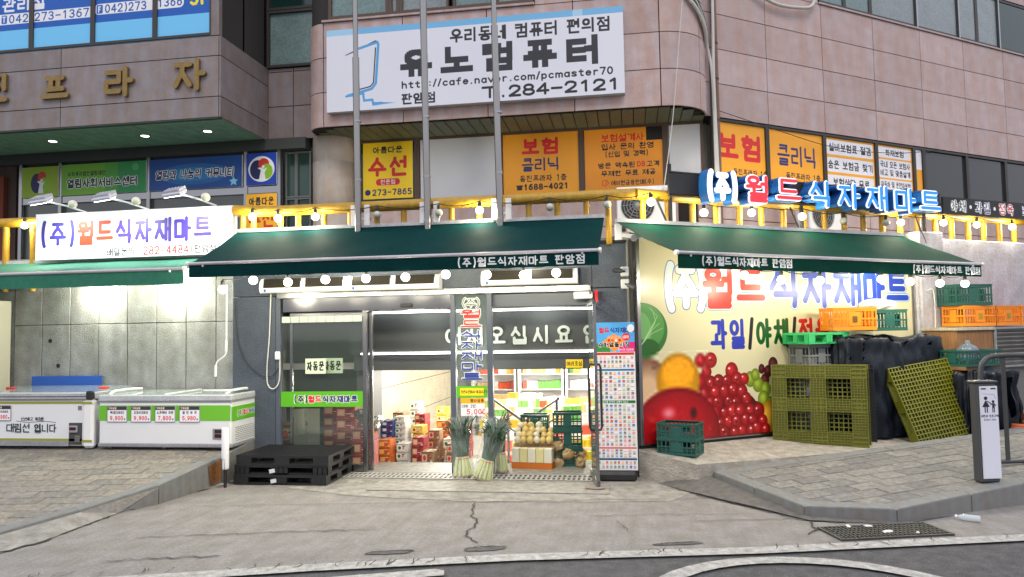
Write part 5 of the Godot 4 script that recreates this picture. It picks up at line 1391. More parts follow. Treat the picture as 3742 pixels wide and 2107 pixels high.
func make_signs():
	var white := mat(0.7, 0.7, 0.72, 0.5)
	# blue film on the upper left windows
	var f := thing("window_film_sign", "blue and white printed film with phone numbers on the upper windows", "sign", Vector3(-9.3, 7.8, -11.545))
	var p := Pad.new(1000, 280, Color(0.02, 0.33, 0.68))
	p.rect(0, 190, 1000, 90, Color(0.42, 0.74, 0.92))
	p.rect(0, 124, 505, 42, SNOW); p.rrect(512, 118, 370, 42, 18, SNOW)
	p.rrect(108, 128, 24, 34, 5, Color(0.1, 0.36, 0.7)); p.text("T", 111, 132, 20, 26, 5, SNOW)
	p.text("042)273-1367", 140, 128, 42, 34, 5, Color(0.1, 0.3, 0.62), {"gap": 4})
	p.rrect(520, 122, 26, 34, 5, Color(0.1, 0.36, 0.7)); p.text("F", 525, 127, 22, 25, 5, SNOW)
	p.text("042)273", 554, 122, 38, 34, 5, Color(0.1, 0.3, 0.62), {"gap": 3}); p.text("1366", 774, 119, 36, 34, 5, Color(0.1, 0.3, 0.62), {"gap": 4})
	p.text("3F", 905, 100, 62, 58, 11, Color(0.93, 0.85, 0.12), {"gap": 4})
	p.text("관리실", 110, 60, 60, 56, 9, SNOW)
	print_quad(f, "print", 4.66, 1.3, print_mat(p.tex(), 0.6), Vector3(0, 0, 0))
	part(f, "film", MB.new().bb(-2.33, -0.65, -0.012, 2.33, 0.65, -0.004), mat(0.3, 0.4, 0.5, 0.4))
	# signs of the social centre under the canopy
	p = Pad.new(300, 190, Color(0.55, 0.66, 0.12)); emblem(p, 150, 98, 78)
	var s := thing("emblem_panel", "yellow green panel with round emblem at the end of the centre's sign band", "sign", Vector3(-11.68, 5.14, -13.12)); board(s, 0.82, 0.62, 0.03, white, p.tex())
	p = Pad.new(640, 210, Color(0.42, 0.66, 0.16))
	p.rect(430, 0, 210, 210, Color(0.16, 0.56, 0.30)); p.rect(330, 0, 100, 210, Color(0.30, 0.62, 0.22))
	for q in [[-1, 0], [1, 0], [0, -1], [0, 1]]: p.text("열림사회서비스센터", 40 + q[0] * 4, 98 + q[1] * 4, 56, 66, 12, SNOW, {"gap": 4})
	p.text("열림사회서비스센터", 40, 98, 56, 66, 10, Color(0.06, 0.2, 0.08), {"gap": 4}); p.text("사회복지법인열림재단", 46, 50, 26, 32, 4.5, Color(0.08, 0.25, 0.1), {"gap": 3})
	p.disc(560, 40, 26, 24, Color(0.3, 0.68, 0.42))
	s = thing("centre_sign", "green sign of the social service centre with dark outlined lettering", "sign", Vector3(-10.26, 5.15, -13.12)); board(s, 1.86, 0.62, 0.03, white, p.tex())
	p = Pad.new(680, 210, Color(0.03, 0.26, 0.56))
	p.disc(330, 110, 260, 70, Color(0.06, 0.38, 0.66)); p.disc(320, 110, 180, 46, Color(0.10, 0.48, 0.72))
	for q in [[-1, 0], [1, 0], [0, -1], [0, 1]]: p.text("열림과 나눔의 커뮤니티", 50 + q[0] * 4, 76 + q[1] * 4, 50, 62, 10, SNOW, {"gap": 3, "slant": 0.1})
	p.text("열림과 나눔의 커뮤니티", 50, 76, 50, 62, 8, Color(0.03, 0.08, 0.25), {"gap": 3, "slant": 0.1})
	p.poly([Vector2(620, 140), Vector2(630, 160), Vector2(652, 163), Vector2(636, 178), Vector2(640, 200), Vector2(620, 188), Vector2(600, 200), Vector2(604, 178), Vector2(588, 163), Vector2(610, 160)], Color(0.5, 0.75, 0.85))
	s = thing("centre_sign", "blue sign with handwritten style slogan in the centre's sign band", "sign", Vector3(-8.28, 5.15, -13.12)); board(s, 1.96, 0.62, 0.03, white, p.tex())
	p = Pad.new(240, 240, Color(0.02, 0.22, 0.62)); p.disc(120, 120, 104, 96, SNOW); emblem(p, 120, 120, 92)
	s = thing("emblem_panel", "blue panel with round emblem of a figure with raised arms", "sign", Vector3(-6.9, 5.16, -13.12)); board(s, 0.62, 0.62, 0.03, white, p.tex())
	p = Pad.new(240, 320, Color(0.93, 0.68, 0.05)); p.text("아름다운", 120, 26, 46, 62, 9, INK, {"mid": true, "gap": 5}); p.text("수선", 120, 130, 96, 130, 18, RED, {"mid": true, "gap": 8})
	s = thing("tailor_poster", "narrow orange yellow tailoring poster below the blue emblem panel", "poster", Vector3(-6.9, 4.28, -13.12)); board(s, 0.62, 0.8, 0.02, white, p.tex())
	# white shop sign over the freezers
	p = Pad.new(1080, 236, Color(0.93, 0.93, 0.93))
	shop_name(p, 28, 42, 96, 126, 19, 10, 0, SNOW, Color(0.20, 0.18, 0.52), Color(0.90, 0.25, 0.10), Color(0.24, 0.18, 0.55))
	p.text("배달문의:", 400, 186, 36, 42, 5, INK, {"gap": 4}); p.text("282-4484", 600, 184, 44, 44, 6, RED, {"gap": 4}); p.text("(판암점)", 856, 186, 36, 42, 5, INK, {"gap": 4})
	s = thing("shop_sign", "long white shop sign lit by floodlights above the freezer awning", "sign", Vector3(-7.55, 3.585, -10.3)); board(s, 3.36, 0.73, 0.12, white, p.tex())
	# the computer shop's sign on the overhang
	p = Pad.new(1240, 350, Color(0.84, 0.85, 0.89))
	p.rect(0, 0, 1240, 26, Color(0.42, 0.68, 0.85)); p.rect(0, 0, 130, 26, Color(0.60, 0.78, 0.90)); p.rect(1040, 0, 40, 26, Color(0.62, 0.78, 0.88))
	p.text("우리동네 컴퓨터 편의점", 535, 36, 54, 60, 8.5, INK, {"gap": 6, "sq": true})
	p.text("유노컴퓨터", 322, 106, 136, 120, 25, Color(0.13, 0.13, 0.17), {"gap": 36, "sq": true})
	p.text("http://cafe.naver.com/pcmaster70", 326, 240, 42, 32, 6, INK, {"gap": 2.4})
	p.text("판암점", 326, 292, 46, 46, 7, INK, {"gap": 4, "sq": true}); p.text("T.284-2121", 664, 286, 88, 50, 10, INK, {"gap": 2})
	var blue := Color(0.30, 0.60, 0.82)
	p.poly([Vector2(80, 112), Vector2(215, 58), Vector2(228, 62), Vector2(90, 112)], INK); p.path([Vector2(140, 88), Vector2(224, 66), Vector2(228, 78), Vector2(216, 240), Vector2(198, 262), Vector2(95, 284)], 11, blue); p.path([Vector2(216, 90), Vector2(206, 236), Vector2(192, 252), Vector2(140, 262)], 5, INK)
	p.path([Vector2(160, 275), Vector2(164, 310), Vector2(200, 308), Vector2(204, 326), Vector2(240, 324)], 10, blue); p.poly([Vector2(200, 318), Vector2(300, 326), Vector2(200, 334)], blue); p.poly([Vector2(80, 284), Vector2(160, 268), Vector2(160, 284), Vector2(84, 292)], blue)
	s = thing("computer_shop_sign", "large pale sign with bold black lettering and blue monitor drawing on the overhang", "sign", Vector3(-2.63, 6.70, -12.43)); board(s, 5.3, 1.5, 0.13, mat(0.45, 0.46, 0.48, 0.5), p.tex())
	# posters in the first floor windows
	var zw := -13.632
	p = Pad.new(300, 330, Color(0.95, 0.80, 0.05)); p.text("아름다운", 150, 24, 42, 40, 6, INK, {"mid": true, "gap": 4}); p.text("수선", 150, 82, 112, 120, 20, RED, {"mid": true, "gap": 16}); p.rrect(78, 214, 144, 38, 18, RED); p.text("전문점", 150, 219, 28, 28, 4, SNOW, {"mid": true, "gap": 3})
	p.disc(28, 292, 17, 17, NAVY); p.text("273-7865", 54, 274, 44, 38, 7, NAVY, {"gap": 3})
	s = thing("tailor_poster", "bright yellow tailoring poster with red lettering beside the round column", "poster", Vector3(-4.55, 5.12, zw)); board(s, 1.0, 1.1, 0.008, white, p.tex())
	for b in [[-3.15, 5.1, 1.5, 1.14, "large blank white board in the window behind the middle flagpole"], [1.07, 5.1, 0.56, 1.14, "narrow blank white board in the window beside the cable bundle"]]:
		s = thing("window_board", b[4], "board", Vector3(b[0], b[1], zw)); part(s, "sheet", MB.new().cbox(Vector3(0, 0, -0.004), Vector3(b[2], b[3], 0.008), 0.002), mat(0.56, 0.57, 0.61, 0.4))
	var amber := Color(0.90, 0.60, 0.10)
	p = Pad.new(420, 340, amber); p.text("보험", 105, 26, 100, 96, 17, RED, {"gap": 10}); p.text("클리닉", 105, 138, 66, 76, 9, NAVY, {"gap": 6}); p.text("동진프라자 1층", 92, 236, 34, 36, 5, INK, {"gap": 3}); p.text("1688-4021", 112, 284, 42, 36, 8, INK, {"gap": 2}); p.rrect(76, 298, 30, 20, 5, INK); p.rect(72, 290, 38, 8, INK)
	s = thing("insurance_poster", "orange insurance poster with big red word and phone number, facing the flagpoles", "poster", Vector3(-1.575, 5.1, zw)); board(s, 1.42, 1.14, 0.008, white, p.tex())
	p = Pad.new(420, 340, Color(0.88, 0.56, 0.10)); p.rect(335, 0, 85, 74, Color(0.03, 0.03, 0.03)); p.text("보험설계사", 92, 28, 44, 46, 6, RED, {"gap": 3}); p.text("입사 문의 환영", 92, 82, 38, 36, 5, INK, {"gap": 3}); p.text("(신입 및 경력)", 112, 126, 32, 32, 4.5, INK, {"gap": 2}); p.text("방문 약속된", 72, 188, 34, 32, 5, INK, {"gap": 3}); p.text("DB", 282, 188, 34, 30, 5, RED, {"gap": 3}); p.text("고객", 334, 188, 32, 32, 5, INK, {"gap": 3}); p.text("무제한 무료 제공", 88, 232, 34, 32, 5, INK, {"gap": 3})
	p.text("에이원금융판매(주)", 140, 288, 24, 28, 3.4, INK, {"gap": 2}); p.path([Vector2(120, 284), Vector2(96, 288), Vector2(92, 312), Vector2(112, 318), Vector2(128, 300), Vector2(118, 290), Vector2(108, 310)], 5, Color(0.85, 0.30, 0.08))
	s = thing("insurance_poster", "orange recruiting poster with several black lines, beside the blank white board", "poster", Vector3(-0.04, 5.1, zw)); board(s, 1.42, 1.14, 0.008, white, p.tex())
	var wp := func(x0: float, x1: float, pad: Pad, label: String):
		var t := thing("insurance_poster", label, "poster")
		t.transform = upper * Transform3D(Basis(), Vector3((x0 + x1) * 0.5, 5.15, -0.036))
		board(t, x1 - x0, 1.07, 0.008, white, pad.tex())
	p = Pad.new(340, 300, Color(0.92, 0.63, 0.10)); p.text("보험", 20, 50, 140, 140, 24, RED, {"gap": 16}); p.text("동진프라자 1층", 120, 232, 30, 30, 4.5, INK, {"gap": 3})
	wp.call(0.26, 1.5, p, "orange poster with one big red word next to the drain pipe")
	p = Pad.new(400, 300, Color(0.92, 0.63, 0.10)); p.text("클리닉", 60, 74, 92, 114, 12.5, NAVY, {"gap": 8}); p.text("동진프라자 1층", 118, 222, 34, 34, 5, INK, {"gap": 3}); p.text("1688-4021", 110, 262, 38, 30, 6, INK, {"gap": 2})
	wp.call(1.6, 3.02, p, "orange poster with one big navy word above the glowing letters")
	p = Pad.new(400, 300, Color(0.92, 0.63, 0.10))
	for k in 3:
		p.rrect(10, 12 + k * 98, 380, 82, 8, SNOW); p.text(["실비보험료 절감", "숨은 보험금 찾기", "보험상담 무료"][k], 200, 28 + k * 98, 44, 48, 6.5, INK, {"mid": true, "gap": 3})
	wp.call(3.12, 4.54, p, "orange poster with three wide white boxes of black text")
	p = Pad.new(330, 300, Color(0.92, 0.63, 0.10))
	p.rrect(10, 10, 310, 64, 8, SNOW); p.text("화재보험", 165, 22, 42, 40, 6, INK, {"mid": true, "gap": 3}); p.rrect(10, 84, 310, 108, 8, SNOW); p.text("국내 모든 보험사", 165, 94, 34, 38, 5, INK, {"mid": true, "gap": 2}); p.text("비교 및 맞춤설계", 165, 142, 34, 38, 5, INK, {"mid": true, "gap": 2}); p.rrect(10, 202, 310, 60, 8, SNOW); p.text("자동차 및 운전자보험", 165, 212, 27, 36, 4.5, INK, {"mid": true, "gap": 1.5})
	wp.call(4.64, 5.73, p, "orange poster with white boxes of small text, last before the dark windows")
	p = Pad.new(80, 300, Color(0.92, 0.63, 0.10)); p.rect(0, 0, 80, 120, SNOW)
	wp.call(5.83, 6.05, p, "slim strip poster half white, half orange at the dark window")
	# fruit mural
	mural()
	# glowing letters on the wing railing
	var N := thing("glowing_letter_sign", "glowing outlined channel letters in white, red and blue on the yellow railing", "sign", wing.origin, WT)
	part(N, "backboard", MB.new().cbox(Vector3(3.2, 3.97, 0.12), Vector3(5.5, 0.30, 0.03), 0.006), M.black)
	part(N, "trim", MB.new().bb(0.45, 4.125, 0.11, 5.96, 4.14, 0.145).bb(0.45, 3.79, 0.11, 5.96, 3.805, 0.145), M.frame_dark)
	for x in [0.5, 2.9, 5.6]: part(N, "bracket", MB.new().bb(x, 3.3, 0.05, x + 0.03, 4.25 if x < 1.0 else 3.8, 0.1).bar(Vector3(x, 3.3, 0.1), Vector3(x - 0.25, 3.75, 0.12), 0.02, 0.02), M.black)
	var cs := [["(", 0.94, 0.16, 0], ["주", 1.07, 0.30, 0], [")", 1.34, 0.16, 0], ["월", 1.60, 0.45, 1], ["드", 2.17, 0.50, 1], ["식", 2.80, 0.47, 2], ["자", 3.38, 0.50, 2], ["재", 3.97, 0.50, 2], ["마", 4.59, 0.52, 2], ["트", 5.18, 0.52, 2]]
	var faces := [glow(0.92, 0.94, 1.0, 0.6), glow(0.85, 0.03, 0.05, 0.45), glow(0.02, 0.24, 0.85, 0.45)]
	for c in cs:
		var b := part(N, "channel_letter", letter3d(c[0], c[2], 0.43, 0.088, 0.17, 0.0), mat(0.012, 0.10, 0.32, 0.35), Vector3(c[1], 3.72, 0.14))
		part(b, "light_rim", letter3d(c[0], c[2] - 0.006, 0.424, 0.082, 0.008, 0.0), glow(0.95, 0.97, 1.0, 0.55), Vector3(0.003, 0.003, 0.184))
		part(b, "light_face", letter3d(c[0], c[2] - 0.04, 0.39, 0.048, 0.006, 0.0), faces[c[3]], Vector3(0.02, 0.02, 0.203))
	p = Pad.new(620, 80, Color(0.03, 0.03, 0.035))
	for pass_ in 2:
		var x := 40.0
		for seg in [["야채", Color(0.05, 0.12, 0.05)], ["·", Color(0.85, 0.85, 0.85)], ["과일", Color(0.08, 0.1, 0.35)], ["·", Color(0.85, 0.85, 0.85)], ["정육", Color(0.75, 0.05, 0.1)], [" ", INK], ["배달문의", Color(0.05, 0.08, 0.3)]]:
			p.text(seg[0], x, 12 if pass_ else 9, 50 if pass_ else 52, 54 if pass_ else 60, 5 if pass_ else 15, seg[1] if pass_ else Color(0.95, 0.95, 0.95), {"gap": 4 if pass_ else 2})
			x += Pad.wide(seg[0], 50, 4) + 12
	s = thing("produce_sign", "long black sign with outlined produce words beyond the glowing letters", "sign"); s.transform = wing * Transform3D(Basis(), Vector3(7.25, 3.95, 0.15)); board(s, 2.5, 0.29, 0.04, M.black, p.tex())
	# entrance: vertical name strip, stickers, price cards
	s = thing("vertical_name_sign", "vertical row of white outlined letters on the glass between the entrance posts", "sign", Vector3(-2.21, 1.26, STORE - 0.028))
	var navy := mat(0.012, 0.04, 0.30, 0.5); var red := mat(0.6, 0.015, 0.015, 0.5); var wl := mat(0.72, 0.74, 0.74, 0.5)
	var yy := 1.05
	for seg in [["(", wl, -0.15, 0.12], ["주", mat(0.25, 0.33, 0.31), -0.085, 0.17], [")", wl, 0.03, 0.12]]:
		part(s, "letter", letter3d(seg[0], seg[3], 0.15, 0.034, 0.002, 0.0), wl, Vector3(seg[2], yy, 0)); part(s, "letter", letter3d(seg[0], seg[3] - 0.018, 0.132, 0.014, 0.002, 0.0), mat(0.10, 0.14, 0.13), Vector3(seg[2] + 0.009, yy + 0.009, 0.009))
	for seg in [["월", red], ["드", red], ["식", navy], ["자", navy], ["재", navy], ["마", navy], ["트", navy]]:
		yy -= 0.148
		part(s, "letter", letter3d(seg[0], 0.32, 0.145, 0.04, 0.002, 0.0), wl, Vector3(-0.16, yy, 0)); part(s, "letter", letter3d(seg[0], 0.30, 0.125, 0.019, 0.002, 0.0), seg[1], Vector3(-0.15, yy + 0.01, 0.011))
	p = Pad.new(180, 66, Color(0.36, 0.68, 0.10)); p.rect(22, 12, 138, 42, Color(0.95, 0.82, 0.1)); p.text("오픈시간06시~마감시간11시", 26, 24, 13, 18, 2.4, INK, {"gap": 0.2})
	s = thing("opening_hours_sign", "green and yellow opening hours sticker below the vertical name strip", "sign", Vector3(-2.21, 1.14, STORE + 0.006)); board(s, 0.44, 0.16, 0.006, M.black, p.tex())
	p = Pad.new(150, 110, SNOW); p.rect(0, 0, 150, 34, Color(0.93, 0.66, 0.08)); p.text("행사상품", 60, 6, 20, 22, 3, INK, {"gap": 2}); p.text("대파 2단", 6, 40, 20, 20, 2.6, INK, {"gap": 2}); p.text("5,000", 36, 68, 38, 32, 5, RED, {"gap": 3}); p.text("원", 128, 84, 14, 14, 2, RED)
	s = thing("leek_price_card", "white and orange price card for leeks on the entrance glass", "sign", Vector3(-2.2, 0.93, STORE + 0.006)); board(s, 0.34, 0.25, 0.006, M.white_paint, p.tex())
	p = Pad.new(400, 70, Color(0.33, 0.66, 0.08)); shop_name(p, 66, 18, 32, 34, 6, 3, 2.5, SNOW, Color(0.15, 0.2, 0.2), RED, NAVY)
	s = thing("door_band_sticker", "bright green band sticker with shop name across the fixed glass pane", "sign", Vector3(-4.43, 1.045, STORE + 0.004)); board(s, 1.25, 0.22, 0.004, mat(0.1, 0.4, 0.02), p.tex())
	p = Pad.new(200, 140, Color(0.80, 0.86, 0.76)); p.text("자동문", 100, 26, 54, 86, 13, INK, {"mid": true, "gap": 5})
	s = thing("door_note", "white automatic door note stuck on the fixed glass pane", "sign", Vector3(-4.52, 1.52, STORE + 0.004)); board(s, 0.31, 0.22, 0.003, M.white_paint, p.tex())
	p = Pad.new(200, 140, Color(0.72, 0.80, 0.68)); p.text("자동문", 100, 26, 54, 86, 13, INK, {"mid": true, "gap": 5})
	s = thing("door_note", "white automatic door note on the sliding leaf, partly behind the other note", "sign", Vector3(-4.3, 1.52, STORE - 0.09)); board(s, 0.31, 0.22, 0.003, M.white_paint, p.tex())
	flyer()

func emblem(p: Pad, x: float, y: float, r: float):
	p.disc(x - r * 0.36, y + r * 0.05, r * 0.62, r * 0.78, Color(0.05, 0.10, 0.32)); p.disc(x + r * 0.2, y - r * 0.42, r * 0.46, r * 0.44, Color(0.75, 0.18, 0.10)); p.disc(x + r * 0.46, y + r * 0.22, r * 0.52, r * 0.62, Color(0.50, 0.70, 0.12))
	p.poly([Vector2(x - r * 0.2, y + r * 0.85), Vector2(x - r * 0.05, y + r * 0.1), Vector2(x - r * 0.35, y - r * 0.1), Vector2(x + r * 0.02, y - r * 0.12), Vector2(x + r * 0.2, y + r * 0.02), Vector2(x + r * 0.5, y - r * 0.1), Vector2(x + r * 0.28, y + r * 0.3), Vector2(x + r * 0.36, y + r * 0.85)], SNOW)
	p.disc(x + r * 0.16, y - r * 0.18, r * 0.12, r * 0.12, SNOW)

func fruit(p: Pad, x: float, y: float, rx: float, ry: float, c: Color, n := 12):
	# a printed photograph of a round fruit: rings towards its printed highlight
	for k in n:
		var t := float(k) / (n - 1)
		p.disc(x - rx * 0.16 * t, y - ry * 0.2 * t, rx * (1.0 - 0.72 * t), ry * (1.0 - 0.72 * t), c.darkened(0.3 * (1.0 - t)).lightened(0.10 * t * t))
func mural():
	# sheet 5.3 m x 2.9 m: x from 0 at the corner, y from 0.43 to 3.33
	var W := 1480; var H := 810
	var k := W / 5.3
	var p := Pad.new(W, H, Color(0.79, 0.76, 0.63))
	var X := func(x: float) -> float: return x * k
	var Y := func(y: float) -> float: return (3.33 - y) * k
	# big name
	var xs := [["(", 0.40, 0.22, 0], ["주", 0.56, 0.42, 0], [")", 0.92, 0.22, 0], ["월", 1.06, 0.56, 1], ["드", 1.66, 0.54, 1], ["식", 2.26, 0.62, 2], ["자", 2.92, 0.62, 2], ["재", 3.56, 0.62, 2], ["마", 4.2, 0.5, 2], ["트", 4.72, 0.52, 2]]
	var cols := [Color(0.80, 0.84, 0.86), Color(0.84, 0.16, 0.12), Color(0.14, 0.24, 0.66)]
	for c in xs:
		for q in [[0.05, Color(0.30, 0.48, 0.75)], [0.028, Color(0.82, 0.84, 0.82)], [0.0, cols[c[3]]]]:
			var e: float = q[0]
			if c[3] == 0: q = [e, Color(0.16, 0.26, 0.62) if e > 0.04 else Color(0.80, 0.84, 0.86)]
			p.text(c[0], X.call(c[1] - e * 0.5), Y.call(2.86 + e * 0.5), (c[2] + e) * k / Pad.adv(c[0].unicode_at(0)), (0.62 + e) * k, (0.095 + e) * k, q[1], {"gap": 0})
	var x := 1.17
	for c in [["과", Color(0.15, 0.2, 0.62)], ["일", Color(0.15, 0.2, 0.62)], ["/", INK], ["야", Color(0.05, 0.3, 0.12)], ["채", Color(0.05, 0.3, 0.12)], ["/", INK], ["정", Color(0.75, 0.1, 0.1)], ["육", Color(0.75, 0.1, 0.1)]]:
		p.text(c[0], X.call(x), Y.call(2.1), 0.30 * k, 0.44 * k, 0.062 * k, c[1], {"gap": 0}); x += 0.155 if c[0] == "/" else 0.335
	# cabbage leaf, potato
	p.disc(X.call(0.02), Y.call(1.95), 0.42 * k, 0.38 * k, Color(0.20, 0.42, 0.18)); p.disc(X.call(0.05), Y.call(2.0), 0.34 * k, 0.32 * k, Color(0.30, 0.54, 0.26)); p.disc(X.call(-0.02), Y.call(1.95), 0.2 * k, 0.26 * k, Color(0.40, 0.62, 0.36)); p.disc(X.call(0.1), Y.call(1.72), 0.2 * k, 0.12 * k, Color(0.16, 0.36, 0.14))
	for v in 5: p.path([Vector2(X.call(0.0), Y.call(1.75)), Vector2(X.call(0.16 + 0.03 * v), Y.call(1.9 + 0.06 * v)), Vector2(X.call(0.36 - 0.05 * v), Y.call(1.98 + 0.07 * v))], 2.2, Color(0.62, 0.75, 0.55))
	for v in 6: p.disc(X.call(0.1), Y.call(1.02), (0.40 - v * 0.04) * k, (0.56 - v * 0.05) * k, Color(0.46, 0.32, 0.24).lerp(Color(0.80, 0.66, 0.52), v / 5.0))
	p.disc(X.call(0.2), Y.call(1.45), 0.03 * k, 0.02 * k, Color(0.4, 0.25, 0.15))
	# tomatoes on the vine, grapes, lemon
	for q in [[2.14, 1.2, 0.08], [2.2, 1.32, 0.075], [2.08, 1.36, 0.06], [2.3, 1.42, 0.09], [2.4, 1.3, 0.08]]: fruit(p, X.call(q[0]), Y.call(q[1]), q[2] * k, q[2] * 1.2 * k, Color(0.34, 0.10, 0.13), 5)
	for q in [[1.86, 1.22, 0.1], [2.0, 1.14, 0.1], [1.96, 1.28, 0.08], [2.14, 1.06, 0.1], [2.1, 0.92, 0.11], [2.02, 0.76, 0.1], [2.22, 0.84, 0.1]]: fruit(p, X.call(q[0]), Y.call(q[1]), q[2] * k, q[2] * 1.15 * k, Color(0.56, 0.66, 0.16), 5)
	fruit(p, X.call(2.2), Y.call(0.66), 0.16 * k, 0.24 * k, Color(0.90, 0.66, 0.15)); p.disc(X.call(1.95), Y.call(0.74), 0.14 * k, 0.16 * k, Color(0.10, 0.22, 0.08))
	var rt := RandomNumberGenerator.new(); rt.seed = 5
	var toms := []
	for row in 8:
		for cc in 9:
			var q := [0.98 + cc * 0.155 + (0.075 if row % 2 else 0.0) + rt.randf_range(-0.03, 0.03), 1.5 - row * 0.145 + rt.randf_range(-0.025, 0.025), rt.randf_range(0.085, 0.115)]
			var lim := 1.58 - 0.32 * absf(q[0] - 1.02) - (0.22 if q[0] > 1.2 and q[0] < 1.42 else 0.0)
			if q[0] > 1.8: lim = 0.98 - (q[0] - 1.8) * 0.9
			if q[1] < lim and q[0] < 2.18: toms.append(q)
	p.disc(X.call(1.45), Y.call(0.75), 0.55 * k, 0.36 * k, Color(0.30, 0.04, 0.05))
	for q in toms:
		var base := Color(0.72, 0.07, 0.08).lerp(Color(0.60, 0.03, 0.06), rt.randf()); var rx: float = q[2] * k
		fruit(p, X.call(q[0]), Y.call(q[1]), rx, rx * rt.randf_range(0.98, 1.12), base, 9)
		var hx: float = X.call(q[0]) - rx * rt.randf_range(0.15, 0.4); var hy: float = Y.call(q[1]) - rx * rt.randf_range(0.25, 0.5)
		p.disc(hx, hy, rx * 0.22, rx * 0.18, base.lerp(Color(1, 0.9, 0.9), 0.45)); p.disc(hx, hy, rx * 0.1, rx * 0.09, Color(0.96, 0.88, 0.88))
		if rt.randf() < 0.4: p.disc(X.call(q[0]) + rx * rt.randf_range(-0.1, 0.4), Y.call(q[1]) + rx * rt.randf_range(0.0, 0.5), rx * 0.09, rx * 0.08, Color(0.92, 0.7, 0.7))
		if rt.randf() < 0.18:
			for a in 5: p.line(Vector2(X.call(q[0]), Y.call(q[1])), Vector2(X.call(q[0]) + cos(a * 1.26 + q[0] * 9.0) * rx * 0.5, Y.call(q[1]) + sin(a * 1.26 + q[0] * 9.0) * rx * 0.4), 2.4, Color(0.10, 0.12, 0.05))
	# orange and apple in front
	fruit(p, X.call(0.6), Y.call(1.25), 0.36 * k, 0.38 * k, Color(0.97, 0.66, 0.04), 26); p.disc(X.call(0.47), Y.call(1.02), 0.06 * k, 0.04 * k, Color(0.85, 0.5, 0.03))
	for v in 30: p.disc(X.call(0.56 - v * 0.004), Y.call(0.56 + v * 0.005), (0.72 - v * 0.02) * k, (0.60 - v * 0.017) * k, Color(0.42, 0.03, 0.05).lerp(Color(0.72, 0.07, 0.11), sqrt(v / 29.0)))
	for v in 14: p.disc(X.call(0.42), Y.call(0.82), (0.15 - v * 0.01) * k, (0.11 - v * 0.0075) * k, Color(0.72, 0.07, 0.11).lerp(Color(0.90, 0.52, 0.58), v / 13.0))
	for v in 6: p.disc(X.call(0.84), Y.call(0.80), (0.09 - v * 0.012) * k, (0.12 - v * 0.014) * k, Color(0.66, 0.06, 0.10).lerp(Color(0.26, 0.05, 0.05), v / 5.0)); p.rect(0, H - 4, W, 4, Color(0.35, 0.06, 0.06))
	for v in 260:
		var aa := rt.randf() * TAU; var rr := sqrt(rt.randf())
		p.disc(X.call(0.6 + cos(aa) * rr * 0.26), Y.call(1.36 + sin(aa) * rr * 0.2), 5, 5, Color(0.97, 0.67, 0.05).lerp(Color(0.94, 0.60, 0.04), rt.randf()))
		var ax := 0.56 + cos(aa) * rr * 0.56; var ay := 0.56 + sin(aa) * rr * 0.46
		if Vector2(ax - 0.42, ay - 0.82).length() > 0.17: p.line(Vector2(X.call(ax), Y.call(ay)), Vector2(X.call(ax + (ax - 0.84) * 0.16), Y.call(ay + (ay - 0.80) * 0.16)), 4, Color(0.70, 0.07, 0.10).lerp(Color(0.50, 0.03, 0.06), rt.randf()) if rt.randf() < 0.85 else Color(0.78, 0.30, 0.16))
	var near := Rect2i(0, int(Y.call(1.66) * 2), int(X.call(1.12) * 2), int(H * 2 - Y.call(1.66) * 2))
	var soft := p.im.get_region(near); var sz := soft.get_size()
	soft.resize(sz.x / 22, sz.y / 22, Image.INTERPOLATE_LANCZOS); soft.resize(sz.x, sz.y, Image.INTERPOLATE_CUBIC)
	p.im.blit_rect(soft, Rect2i(Vector2i.ZERO, sz), near.position)
	var s := thing("fruit_mural", "large cream wall banner with printed fruit and big shop name under the awning", "banner", wing.origin, WT)
	part(s, "board", MB.new().bb(0.0, 0.43, -0.06, 5.34, 3.35, -0.012), M.white_paint); var q := print_quad(s, "print", 5.3, 2.9, print_mat(p.tex(), 0.28), Vector3(2.67, 1.88, 0.0))
	part(s, "frame", MB.new().bb(-0.03, 0.42, -0.06, 0.02, 3.36, 0.02).bb(0.02, 0.41, -0.06, 5.36, 0.43, 0.015).bb(5.32, 0.43, -0.06, 5.36, 3.36, 0.015), M.steel)
	part(s, "plinth", MB.new().bb(0.0, 0.0, -0.2, 5.36, 0.41, -0.03), mat(0.025, 0.022, 0.02))
	# wall behind, and the white plastered wall further along
	var w := thing("plaster_wall", "streaky white plastered wall beyond the fruit mural, below the railing", "wall", wing.origin, WT)
	part(w, "face", MB.new().bb(-0.1, 0.0, -0.5, 5.38, 3.2, -0.07), mat(0.16, 0.16, 0.15)); part(w, "face", MB.new().cbox(Vector3(9.7, 1.55, -0.2), Vector3(8.6, 3.7, 0.5), 0.02), M.plaster); part(w, "pilaster", MB.new().cbox(Vector3(5.72, 1.6, -0.12), Vector3(0.6, 3.8, 0.46), 0.02), M.plaster)

